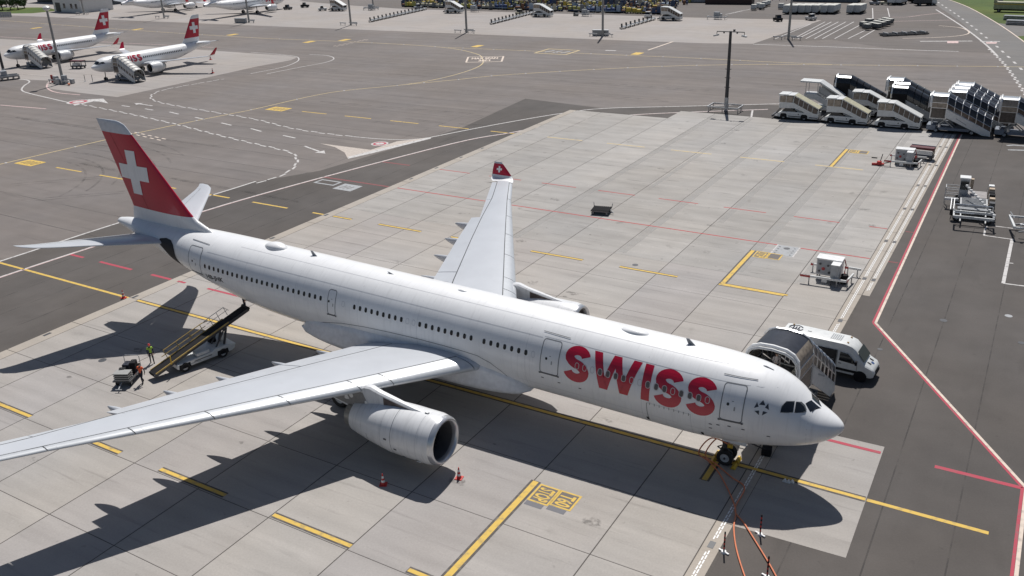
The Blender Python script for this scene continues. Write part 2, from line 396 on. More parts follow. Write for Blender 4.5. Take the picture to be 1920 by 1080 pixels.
def dashed(pts, on, off, w, z, m, zig=0.0):
    P = [Vector(p[:2]) for p in pts]; res = []; acc = 0.0; k = 0
    seg = []; 
    for a, b in zip(P, P[1:]):
        L = (b - a).length; d = (b - a) / max(L, 1e-6); s = 0.0
        while s < L:
            ph = acc % (on + off); rem = (on - ph) if ph < on else (on + off - ph)
            st = min(rem, L - s)
            if ph < on and st > .02:
                kk = int(acc // (on + off)); res.append((strip(a + d * s, a + d * (s + st), w, zig * (1 if kk % 2 else -1)), z, m))
            s += st + 1e-4; acc += st + 1e-4
    return res

def film_mat(name, col, lo, hi, scale, amt, sx=1.0, sy=1.0):
    """thin worn film: a noise mask lets the paving show through"""
    M = bpy.data.materials.new(name); M.use_nodes = True; n = M.node_tree.nodes; l = M.node_tree.links; b = n["Principled BSDF"]; b.inputs["Roughness"].default_value = .8; b.inputs["Base Color"].default_value = (*col, 1)
    g = n.new("ShaderNodeNewGeometry"); mp = n.new("ShaderNodeMapping"); mp.inputs["Scale"].default_value = (sx, sy, 1); l.new(g.outputs["Position"], mp.inputs[0])
    z = n.new("ShaderNodeTexNoise"); z.inputs["Scale"].default_value = scale; z.inputs["Detail"].default_value = 7; l.new(mp.outputs[0], z.inputs["Vector"])
    q = n.new("ShaderNodeMapRange"); q.inputs["From Min"].default_value = lo; q.inputs["From Max"].default_value = hi; q.inputs["To Min"].default_value = 0; q.inputs["To Max"].default_value = amt; l.new(z.outputs["Fac"], q.inputs[0]); l.new(q.outputs[0], b.inputs["Alpha"])
    return M
TYRE = film_mat("rubber trace", (.05, .047, .045), .36, .66, .5, .26); SEALD = film_mat("seam seal dark", (.05, .047, .046), .34, .66, .6, .42); SEALW = film_mat("seam seal", (.085, .08, .076), .3, .65, .35, .55)
BAND = film_mat("pale repair mortar", (.44, .425, .405), .25, .6, .5, .55); OILM = film_mat("oil film", (.07, .065, .062), .42, .62, 3.0, .32)
# stand centre line, on asphalt and (black bordered) on concrete
paint("centre_line", [(strip((-140, 0), (-57.75, 0), .30), ZA, P_YEL), (strip((8.42, .0), (14.8, 0), .30), ZA + .003, P_YEL)], ground)
paint("centre_line", [(strip((-56.4, 0), (8.35, 0), .56), ZC, P_BLK), (strip((-56.4, 0), (8.35, 0), .28), ZC + .004, P_YEL)], apron)
paint("stop_bar", [(strip((-.55, -.3), (-.55, -2.6), .62), ZC + .001, P_BLK), (strip((-.55, -.3), (-.55, -2.55), .34), ZC + .005, P_YEL)], apron)
def ydash(x, y, L=5.95, conc=True, m=None):
    if conc: paint("guide_dash", [(strip((x, y), (x + L, y), .52), ZC, P_BLK), (strip((x, y), (x + L, y), .27), ZC + .004, m or P_YEL)], apron)
    else: paint("guide_dash", [(strip((x, y), (x + L, y), .30), ZA, m or P_YEL)], ground)
for k in range(-6, 1):
    x = -21.65 + 10 * k * .995; y = -17.68
    if x > -56: ydash(x, y, 5.95 if x < -2 else 3.5)
for k in range(-8, 3):
    x = -29.6 + 9.97 * k
    if x < -63: ydash(x, 27.3, 5.9, False)
    elif x < -57: paint("guide_dash", [(strip((x, 27.3), (-57.8, 27.3), .3), ZA, P_YEL)], ground); ydash(-56.3, 27.3, 2.8)
    else: ydash(x, 27.3)
for k in range(-2, 3): ydash(-82.3 + 10.1 * k, 71.7, 5.9, False)
for k in range(0, 5): paint("faded_dash", [(strip((-51.8 + 10.1 * k, 71.7), (-45.8 + 10.1 * k, 71.7), .32), ZC, P_YELF)], apron)
# red wing-tip lines
for k in range(8): paint("red_dash", [(strip((-56.5 + 8 * k, 49.45), (min(-51.6 + 8 * k, 1.3), 49.45), .20), ZC, P_REDC)], apron)
paint("red_line", [(strip((-56.4, 39.8), (1.3, 39.8), .21), ZC, P_REDC)], apron)
paint("red_line", [(strip((-69, 39.8), (-57.8, 39.8), .4), ZA, mat("faded red", (.22, .075, .075), .85))], ground)
paint("red_line", [(strip((-66.5, 49.45), (-61.6, 49.45), .4), ZA, mat("faded red", (.22, .075, .075), .85))], ground)
for a in (39.8, 49.45): paint("red_line", [(strip((2.4 if a < 45 else 3.1, a), (3.9, a), .25), ZA, mat("faded red", (.22, .075, .075), .85))], ground)
for a, b, c in ((-73.7, -71.5, 0), (-68.8, -63.7, 0), (-60.7, -57.8, 0), (-56.8, -55.7, 1), (-52.6, -47.7, 1), (-44.6, -39.7, 1), (4.6, 8.25, 1), (11.4, 16.1, 0)):
    paint("red_dash", [(strip((a, 5.0 if a < 0 else 5.42), (b, 5.0 if a < 0 else 5.42), .34 if not c else .30), ZC if c else ZA, P_RED)], apron if c else ground)
# cream and red edge line of the yard road
ERL = [(3.55, 97), (4.35, 25.0), (16.25, 5.5), (15.9, -60)]
for a, b, s in zip(ERL, ERL[1:], (1, 1, 1)):
    paint("edge_line", [(strip(a, b, .20, .11), ZA, P_CRM), (strip(a, b, .17, -.09), ZA + .001, P_RED)], ground)
# STOP / stand number block
def text_mesh(txt, size, m, name, parent, origin, ux, uy, z, bold=0.0, sx=1.0):
    """flat lettering laid on a plane: origin + ux*x + uy*y (world vectors)"""
    cu = bpy.data.curves.new("text", 'FONT'); cu.body = txt; cu.size = size; cu.offset = bold; cu.resolution_u = 3
    ob = bpy.data.objects.new("text", cu); COL.objects.link(ob)
    dg = bpy.context.evaluated_depsgraph_get(); me = bpy.data.meshes.new_from_object(ob.evaluated_get(dg))
    bpy.data.objects.remove(ob); bpy.data.curves.remove(cu)
    O = Vector(origin); X = Vector(ux); Y = Vector(uy)
    w = max(v.co.x for v in me.vertices)
    for v in me.vertices: v.co = O + X * (v.co.x * sx) + Y * v.co.y + Vector((0, 0, z))
    me.materials.clear(); me.materials.append(m); me.name = name
    o = bpy.data.objects.new(name, me); COL.objects.link(o); o.parent = parent; return o, w * sx
def stop_mark(x, ya, yb, full, par=None):
    parts = [(strip((x, ya + .1), (x, yb), .70), ZC, P_BLK), (strip((x, ya + .05), (x, yb), .38), ZC + .004, P_YEL)]
    if full: parts += [(strip((x, yb), (x + 6.0, yb), .52), ZC + .002, P_BLK), (strip((x, yb), (x + 6.0, yb), .27), ZC + .006, P_YEL)]
    paint("stop_line", parts, apron)
def word(txt, origin, ux, uy, length, height, m, z, parent, name="painted_word", bold=.03):
    """word of a given length and cap height laid along ux with letter tops towards uy"""
    o, w = text_mesh(txt, 1.0, m, name, parent, (0, 0, 0), (1, 0, 0), (0, 1, 0), 0, bold)
    xs = [v.co.x for v in o.data.vertices]; ys = [v.co.y for v in o.data.vertices]
    x0, x1, y0, y1 = min(xs), max(xs), min(ys), max(ys); X = Vector(ux); Y = Vector(uy); O = Vector(origin)
    for v in o.data.vertices: v.co = O + X * ((v.co.x - x0) / (x1 - x0) * length) + Y * ((v.co.y - y0) / (y1 - y0) * height) + Vector((0, 0, z))
    return o
def block(x, y, w, h, txt, dark=True, shadow=.7):
    P = [([(x, y), (x + w, y), (x + w, y - h), (x, y - h)], ZC + .001, P_GRY)]
    f = .13
    P += [(strip((x, y - f / 2), (x + w, y - f / 2), f), ZC + .005, P_YEL), (strip((x, y - h + f / 2), (x + w, y - h + f / 2), f), ZC + .005, P_YEL),
          (strip((x + f / 2, y), (x + f / 2, y - h), f), ZC + .0055, P_YEL), (strip((x + w - f / 2, y), (x + w - f / 2, y - h), f), ZC + .0055, P_YEL)]
    if dark: P.append(([(x + .05, y - h - .03), (x + w - .2, y - h - .03), (x + w - .2, y - h - .45), (x + .05, y - h - .45)], ZC + .001, P_LG2))
    paint("number_block", P, apron)
    if txt: word(txt, (x + .2, y - .28, 0), (0, -1, 0), (1, 0, 0), h - .48, w - .4, P_YEL, ZC + .006, apron)
P_LG2 = paint_mat("blanked number paint", (.15, .15, .165), .3)
stop_mark(-9.55, -7.55, -19.0, False)
paint("guide_dash", [(strip((-11.75, -17.7), (-9.9, -17.7), .52), ZC, P_BLK), (strip((-11.7, -17.7), (-9.9, -17.7), .27), ZC + .004, P_YEL)], apron)

block(-9.17, -7.57, 1.42, 1.78, "STOP"); block(-7.77, -7.55, 1.42, 1.62, "T60")
stop_mark(-9.4, 37.1, 27.5, True)
block(-9.0, 37.2, 1.32, 1.78, "STOP", False); block(-7.7, 37.2, 1.32, 1.62, "", False)
stop_mark(-9.4, 81.6, 71.8, False)
block(-9.0, 81.6, 1.32, 1.8, "STOP", False); block(-7.7, 81.6, 1.32, 1.7, "", False)
# pale hydrant pit cover beyond the second stop mark
x0, y0 = -7.9, 36.9
mb = MB(); mb.use(P_LGRY); mb.bx(x0 + .2, x0 + 2.55, y0 + .1, y0 + 3.0, .014, .024)
mb.use(P_WHT); mb.bx(x0 + .2, x0 + .34, y0 + .1, y0 + 3.0, .02, .028); mb.bx(x0 + 2.41, x0 + 2.55, y0 + .1, y0 + 3.0, .02, .028)
mb.use(DSTEEL)
for k in range(4): mb.cyl((x0 + .6, y0 + .5 + k * .65, .02), (x0 + .6, y0 + .5 + k * .65, .029), .11, n=8); mb.cyl((x0 + 2.1, y0 + .5 + k * .65, .02), (x0 + 2.1, y0 + .5 + k * .65, .029), .11, n=8)
mb.cyl((x0 + 1.35, y0 + 2.2, .02), (x0 + 1.35, y0 + 2.2, .029), .32, n=14); mb.build("hydrant_pit_cover", None, apron)
# west side: road edge lines, dash chains, hatched island, arrows
paint("road_edge_line", poly(smooth(GP((-60, 507), (0, 490), (225, 417), (410, 362), (480, 340)), 4), .32, ZA, P_WHT), ground)
pl = smooth(GP((-60, 540), (0, 520), (180, 461), (480, 367), (845, 270), (960, 248.5), (1060, 229), (1160, 217.5), (1260, 211.5), (1440, 205)), 6)
paint("road_edge_line", poly(pl, .20, ZA, P_WHT, .1) + poly(pl, .18, ZA + .001, P_PINK, -.1), ground)
paint("road_edge_line", poly(smooth(GP((805, 258), (880, 243), (960, 228), (1050, 213), (1130, 203.5), (1275, 199.5), (1445, 195), (1500, 193)), 6), .32, ZA, P_WHT), ground)
wl = mat("island paint", (.50, .44, .39), .85, var=.15)
paint("island_fill", [(GP((600, 269), (628, 276), (646, 286), (652, 297), (700, 285), (808, 258), (745, 265), (695, 281)), ZA + .002, wl), (GP((652, 298), (653, 294), (700, 282), (808, 257), (808, 260), (700, 287)), ZA + .005, P_WHT)], ground)
zc1 = smooth(GP((480, 343), (520, 332), (546, 318), (557, 303), (549, 288), (520, 279), (480, 270), (400, 251), (330, 233), (240, 213), (140, 193)), 6)
paint("chain_line", dashed(zc1, 1.5, .35, .32, ZA, P_WHT, .12), ground)
zc2 = smooth(GP((660, 256), (600, 249), (540, 239), (480, 224), (400, 210), (340, 200), (300, 192), (284, 185), (286, 177), (305, 169), (340, 162), (420, 148)), 6)
paint("chain_line", dashed(zc2, 1.5, .35, .30, ZA, P_WHT, .12), ground)
paint("road_edge_line", poly(smooth(GP((660, 256), (720, 261), (770, 261.5), (805, 258))), .25, ZA, P_WHT), ground)
paint("road_edge_line", poly(smooth(GP((140, 195), (110, 188), (55, 175), (41, 169), (45, 161), (55, 154), (50, 150), (30, 148))), .35, ZA, P_WHT), ground)
paint("road_edge_line", poly(smooth(GP((98, 152), (88, 160), (92, 168), (110, 174), (150, 178))), .35, ZA + .004, P_PINK), ground)
paint("road_edge_line", poly(GP((0, 197), (86, 204)), .35, ZA, P_PINK), ground)
for a, b in (((228, 198), (243, 200)), ((272, 204), (287, 206.5)), ((318, 210), (335, 214)), ((366, 220), (384, 224)), ((415, 230.5), (434, 235)), ((470, 241), (490, 246.5)), ((531, 254), (554, 259))):
    paint("lane_dash", [(strip(G(*a), G(*b), .35), ZA, P_WHT)], ground)
def arrow(a, b, w=.35):
    p = Vector(G(*a)); q = Vector(G(*b)); d = (q - p).normalized(); n = Vector((-d.y, d.x)); h = q - d * 1.8
    paint("road_arrow", [(strip(p, h, w), ZA, P_WHT), ([q, h + n * .8, h - n * .8], ZA, P_WHT)], ground)
arrow((571, 274), (610, 288)); arrow((286, 198.5), (252, 193.5))
paint("road_arrow", [(GP((137, 196), (170, 188.5), (176, 190), (140, 198)), ZA, P_WHT), (GP((164, 186.5), (194, 185), (197, 188.5), (203, 194), (186, 190.5), (172, 190)), ZA + .003, P_WHT)], ground)
def speed_mark(px, r=1.35):
    x, y = G(*px); c = [(x + math.cos(t) * r, y + math.sin(t) * r) for t in [k * math.pi / 14 for k in range(28)]]
    c2 = [(x + math.cos(t) * r * .78, y + math.sin(t) * r * .78) for t in [k * math.pi / 14 for k in range(28)]]
    c3 = [(x + math.cos(t) * r * .5, y + math.sin(t) * r * .5) for t in [k * math.pi / 14 for k in range(28)]]
    paint("painted_sign", [(c, ZA + .001, P_WHT), (c2, ZA + .005, P_RED), (c3, ZA + .009, P_WHT)], ground)
for px0, px1, w in (((150, 306), (215, 318), .5), ((320, 334), (425, 352), .5), ((425, 352), (560, 378), .4), ((40, 375), (250, 357), .45), ((500, 203), (560, 211), .5), ((690, 226), (735, 230), .5), ((760, 222), (830, 229), .45), ((860, 232), (930, 236), .5), ((300, 260), (420, 275), .4), ((1050, 150), (1330, 170), .5), ((980, 170), (1250, 188), .45), ((600, 190), (900, 214), .5), ((640, 150), (900, 172), .4), ((1450, 160), (1900, 182), .5), ((500, 128), (800, 143), .4), ((1500, 140), (1850, 150), .5), ((30, 220), (180, 240), .6), ((20, 345), (200, 330), .4), ((260, 400), (340, 380), .4)):
    paint("tyre_mark", [(strip(G(*px0), G(*px1), w), ZA - .003, TYRE), (strip(G(px0[0] + 8, px0[1] + 3), G(px1[0] + 5, px1[1] + 3), w * .7), ZA - .002, TYRE)], ground)
for k in range(7):
    a0 = 20 + k * 7; pts = [(-112 + (18 + k * 2.3) * math.cos(R_(t)), 12 + (18 + k * 2.3) * math.sin(R_(t))) for t in range(a0, a0 + 70, 5)]
    paint("tyre_mark", poly(pts, .35, ZA - .0035 + k * .0001, TYRE), ground)
# paving lanes of the asphalt: sealed seams
for x_ in (5.6, 9.4, 13.2, 17.0, 20.8, 24.6): paint("lane_seam", [(strip((x_, -40), (x_ - .2, 96), .09), .0065, SEALD)], dark_e)
for x_ in (-61.5, -65.3, -69.1, -72.6): paint("lane_seam", [(strip((x_, -50), (x_, 88), .10), .006, SEALD)], dark_w)
for y_ in (10, 16, 34, 40, 46, 52, 58, 64, 78, 84, 90, 96, 106, 112, 118, 126, 132, 140): paint("lane_seam", [(strip((-220, y_ + .8), (-76 if y_ < 60 else (-70 if y_ < 97 else 60), y_), .12), .005, SEALW)], ground)
# repair bands along some joints of the stand and oil spots where engines and wheels stop
for x_, w_, ya in ((-33.2, .9, 30), (-21.1, 1.0, 31), (-15.1, .7, 44), (-9.1, 1.1, 31), (-27.1, .6, 52), (-3.1, .7, 31)): paint("repair_band", [(strip((x_, ya), (x_, 96), w_), .0215, BAND)], apron)
for k in range(60):
    x_, y_ = random.uniform(-54, 1), random.uniform(-30, 92); r_ = random.uniform(.12, .5); n_ = 11
    paint("oil_spot", [([(x_ + r_ * random.uniform(.5, 1.2) * 1.6 * math.cos(2 * math.pi * q / n_), y_ + r_ * random.uniform(.5, 1.2) * math.sin(2 * math.pi * q / n_)) for q in range(n_)], .0212 + .00002 * k, OILM)], apron)
speed_mark((712, 269.5)); speed_mark((147, 191), 2.2)
# taxi lines
ty = smooth(GP((-60, 322), (0, 308), (190, 264), (250, 251), (340, 232), (430, 214), (480, 204), (620, 173.5), (760, 158.5), (830, 146), (880, 132), (903, 121), (905, 111), (893, 101), (840, 90), (740, 82.5), (600, 76), (480, 71), (300, 60), (150, 49.5), (0, 38), (-100, 31)), 6)
paint("taxi_line", poly(ty, .28, ZA, P_YELF) , ground)
paint("taxi_line", poly(smooth(GP((762, 158.5), (850, 150), (960, 139.5), (1200, 126), (1400, 121), (1600, 122), (1920, 125.5), (2100, 128))), .28, ZA + .0005, P_YELF), ground)
paint("taxi_line", poly(smooth(GP((840, 89), (960, 94), (1100, 100.5), (1300, 109), (1440, 116), (1560, 121))), .28, ZA + .001, P_YELF), ground)
paint("taxi_line", poly(GP((0, 69), (200, 79), (400, 89)), .3, ZA, P_PINK), ground)
mb = MB(); mb.use(P_WHT)
def beads(pts, step):
    acc = 0
    P = [Vector(p[:2]) for p in pts]; nxt = step / 2
    for a, b in zip(P, P[1:]):
        L = (b - a).length
        while nxt < acc + L:
            q = a.lerp(b, (nxt - acc) / L); mb.cyl((q.x, q.y, .004), (q.x, q.y, .05), .24, .14, n=8); nxt += step
        acc += L
beads(ty, 11); beads(smooth(GP((762, 158.5), (850, 150), (960, 139.5), (1200, 126), (1400, 121), (1600, 122), (1920, 125.5))), 7.5); beads(smooth(GP((840, 89), (960, 94), (1100, 100.5), (1300, 109), (1440, 116))), 9)
o = mb.build("taxi_light_studs", None, ground); o["kind"] = "stuff"
for a in ((243, 250), (630, 87)):
    c = Vector(G(*a)); 
    for s in (0, 1):
        q = Vector(G(a[0] + 62, a[1] + (14 if a[0] < 600 else -13))); n = (q - c).normalized(); n = Vector((-n.y, n.x))
        paint("hold_line", dashed([c + n * s * .9, q + n * s * .9], 1.1, 1.0, .3, ZA, P_CRM), ground)
paint("taxi_edge_line", poly(smooth(GP((1412, 83), (1560, 88), (1660, 92), (1798, 96.5))), .45, ZA + .002, P_WHT), ground)
paint("taxi_edge_line", poly(GP((1215, 94), (1262, 78)), .5, ZA, P_CRM), ground)
paint("taxi_edge_line", poly(GP((1135, 94.5), (1155, 95)), .8, ZA, P_WHT), ground)
# framed taxi information blocks
def yellow_sign(c, w, h, txt):
    x, y = c
    paint("taxi_sign", [([(x - w / 2, y - h / 2), (x + w / 2, y - h / 2), (x + w / 2, y + h / 2), (x - w / 2, y + h / 2)], ZA + .002, P_YEL)], ground)
    if txt: paint("sign_mark", [(strip((x - w * .3 + k * .8, y - h * .3), (x - w * .2 + k * .8, y + h * .3), .3), ZA + .007, P_BLK) for k in range(4)], ground)
yellow_sign((-115.7, 27.3), 4.2, 2.5, "T6"); yellow_sign((-108.3, 71.7), 4.2, 2.8, "T5")
for c in ((580, 78.5), (646, 75), (895, 86.5), (1195, 100.5), (68, 52.5), (258, 55), (436, 65)): yellow_sign(G(*c), 2.1, 3.6, "")
def frame(c, w, h, f, m, txt=None, tm=None):
    x, y = c
    paint("taxi_frame", [(strip((x - w / 2, y - h / 2), (x + w / 2, y - h / 2), f), ZA + .004, m), (strip((x - w / 2, y + h / 2), (x + w / 2, y + h / 2), f), ZA + .004, m),
                         (strip((x - w / 2 + f / 2, y - h / 2), (x - w / 2 + f / 2, y + h / 2), f), ZA + .005, m), (strip((x + w / 2 - f / 2, y - h / 2), (x + w / 2 - f / 2, y + h / 2), f), ZA + .005, m)], ground)
fx = [Vector(G(*p)) for p in ((874, 117), (940.5, 115.5), (944, 105.5), (878, 107))]
ux = (fx[1] - fx[0]); uy = (fx[3] - fx[0]); ul = ux.length; vl = uy.length; ux.normalize(); uy.normalize()
paint("taxi_frame", [(strip(fx[i], fx[(i + 1) % 4], .42), ZA + .004 + .001 * (i % 2), P_CRM) for i in range(4)], ground)
def P3(u, v): q = fx[0] + ux * u + uy * v; return (q.x, q.y, 0)
word("MAX SPAN", P3(ul * .12, vl * .52), (ux.x, ux.y, 0), (uy.x, uy.y, 0), ul * .76, vl * .32, P_CRM, ZA + .009, ground, bold=.04)
word("36M", P3(ul * .33, vl * .12), (ux.x, ux.y, 0), (uy.x, uy.y, 0), ul * .34, vl * .32, P_CRM, ZA + .009, ground, bold=.04)
frame((-92, 150.7), 9, 7.2, .5, P_YELF); paint("sign_mark", [(strip((-94.5 + k * 2.2, 149), (-93.6 + k * 2.2, 152.4), .6), ZA + .009, P_LGRY) for k in range(3)], ground)
frame((-66.6, 38.0), 3.5, 1.5, .32, P_LGRY)
x, y = -62.6, 37.3
paint("painted_plate", [([(x - 1.5, y - 1.25), (x + 1.5, y - 1.25), (x + 1.5, y + 1.25), (x - 1.5, y + 1.25)], ZA + .002, P_LGRY)], ground)
paint("sign_mark", [(strip((x - .9 + k * .6, y - .6), (x - .5 + k * .6, y + .5), .2), ZA + .007, P_GRY) for k in range(3)], ground)
# equipment yard lines on the right
WL = GP((1915, 905), (1880, 531), (1902, 450), (1846, 441), (1850, 430))
paint("yard_line", poly(GP((1925, 537), (1881, 531.5)), .22, ZA + .003, P_WHT) + poly(GP((1881, 531.5), (1898, 448)), .30, ZA, P_WHT) + poly(GP((1898, 449), (1845, 441.5)), .18, ZA + .004, P_WHT) + poly(GP((1845, 442), (1847, 430), (1850, 424)), .18, ZA + .001, P_WHT) + poly(GP((1865, 424), (1905, 429)), .18, ZA + .002, P_WHT) + poly(GP((1889, 493), (1900, 494)), .18, ZA + .006, P_WHT), ground)
paint("yard_line", poly(GP((1888, 273), (1900, 272), (1925, 274)), .5, ZA + .001, P_LGRY) + poly(GP((1411, 207), (1408, 223)), .3, ZA, P_WHT) + poly(GP((1890, 281), (1925, 282)), .5, ZA + .001, P_LGRY), ground)
for px, r in (((1891, 592.5), .3), ((1769, 601), .3), ((1915, 643), .25), ((192, 676), .32), ((1191, 497), .3), ((1650, 655), .2)):
    x, y = G(*px); MB().cyl((x, y, .004), (x, y, .029 if px[0] < 1300 else .016), r, n=18).build("manhole_cover", P_LGRY if px[0] == 1891 else DSTEEL, ground)
for (a, b) in (((1547, 41), (1488, 72.5)), ((1559, 41), (1496, 72.5)), ((1572, 41), (1511, 72.5)), ((1586, 41), (1527, 72.5)), ((1601, 41), (1542, 72.5)), ((1618, 44), (1565, 72.5)), ((1626, 55), (1590, 72.5)), ((1642, 55), (1612, 72.5)), ((1520, 45), (1453, 73)), ((1360, 27), (1392, 20)), ((1368, 26), (1420, 14)), ((1636, 15), (1637, 40)), ((1664, 15), (1668, 32))):
    paint("parking_line", [(strip(G(*a), G(*b), .27), ZA + .001, P_WHT)], ground)
paint("road_edge_line", poly(smooth(GP((1755, 18), (1790, 40), (1815, 57), (1850, 85), (1870, 105)), 5), .45, ZA, P_WHT), ground)
paint("chain_line", dashed(smooth(GP((1855, 92), (1880, 117), (1905, 150), (1930, 190), (1950, 230)), 6), 1.4, .5, .42, ZA + .002, P_WHT, .15), ground)
paint("lane_dash", dashed(smooth(GP((1752, 0), (1790, 25), (1830, 55), (1870, 88), (1905, 120), (1935, 150)), 5), 2.6, 5.0, .5, ZA + .003, P_WHT), ground)
for L_ in (((470, 138), (530, 126), (556, 116), (560, 109.5), (551, 105.3), (515, 101.3), (470, 98)), ((500, 138.5), (560, 126.5), (610, 117), (626, 110), (614, 104.4), (580, 102))): paint("apron_edge_line", poly(smooth(GP(*L_), 6), .28, ZA + .001, P_WHT), ground)
paint("road_edge_line", poly(smooth(GP((1775, -2), (1817, 14), (1880, 50), (1960, 108)), 5), .35, ZA + .001, P_CRM), ground)
paint("road_edge_line", poly(smooth(GP((1692, 72), (1760, 70), (1805, 66), (1817, 60), (1800, 52), (1760, 48)), 6), .35, ZA + .002, P_CRM) + poly(smooth(GP((1670, 32), (1700, 32), (1730, 28), (1770, 24))), .3, ZA + .002, P_PINK) + poly(GP((1675, 40), (1790, 37.5)), .3, ZA + .002, P_PINK), ground)
paint("stop_bar", [(strip(G(1725, 77.5), G(1823, 77), .9), ZA + .003, P_WHT), (strip(G(1838, 77.5), G(1875, 78), .9), ZA + .004, P_WHT)], ground)
paint("painted_sign", [(GP((1776, 77), (1797, 77), (1797, 81), (1776, 81)), ZA + .008, P_PINK), (GP((1848, 79), (1870, 79), (1868, 82), (1850, 82)), ZA + .008, P_PINK)], ground)
# ------------------------------------------------------------------ aircraft parts shared by all jets
def pchip(P, x):
    n = len(P)
    if x <= P[0][0]: return list(P[0][1:])
    if x >= P[-1][0]: return list(P[-1][1:])
    for i in range(n - 1):
        if P[i][0] <= x <= P[i + 1][0]: break
    dd = lambda j: P[j + 1][0] - P[j][0]
    h = dd(i); t = (x - P[i][0]) / h; out = []
    for k in range(1, len(P[0])):
        sl = lambda j: (P[j + 1][k] - P[j][k]) / dd(j)
        def der(j):
            if j == 0: return sl(0) * (3 if k and P[0][0] == 0 and P[1][0] < .5 else 1)
            if j == n - 1: return sl(n - 2)
            a, b = sl(j - 1), sl(j)
            if a * b <= 0: return 0
            w1 = 2 * dd(j) + dd(j - 1); w2 = dd(j) + 2 * dd(j - 1); return (w1 + w2) / (w1 / a + w2 / b)
        a, b = P[i][k], P[i + 1][k]; m0, m1 = der(i) * h, der(i + 1) * h
        out.append(a * (2 * t ** 3 - 3 * t * t + 1) + m0 * (t ** 3 - 2 * t * t + t) + b * (-2 * t ** 3 + 3 * t * t) + m1 * (t ** 3 - t * t))
    return out
PROF = [(0, -.20, -.20, 0.0), (.06, -.02, -.40, .22), (.2, .13, -.60, .45), (.5, .33, -.90, .77), (1.0, .58, -1.24, 1.14), (1.5, .82, -1.50, 1.44), (2.0, 1.16, -1.71, 1.69), (2.6, 1.64, -1.92, 1.95), (3.2, 2.03, -2.09, 2.14), (4.0, 2.36, -2.28, 2.36), (5.0, 2.58, -2.46, 2.56), (6.2, 2.71, -2.62, 2.70), (7.6, 2.79, -2.75, 2.79), (9, 2.82, -2.82, 2.82), (40, 2.82, -2.82, 2.82), (43, 2.82, -2.70, 2.80), (46, 2.81, -2.35, 2.73), (49, 2.78, -1.78, 2.56), (52, 2.73, -1.08, 2.27), (55, 2.65, -.32, 1.85), (58, 2.54, .45, 1.34), (60.5, 2.40, 1.06, .88), (62.4, 2.22, 1.46, .50), (62.9, 2.12, 1.60, .38)]
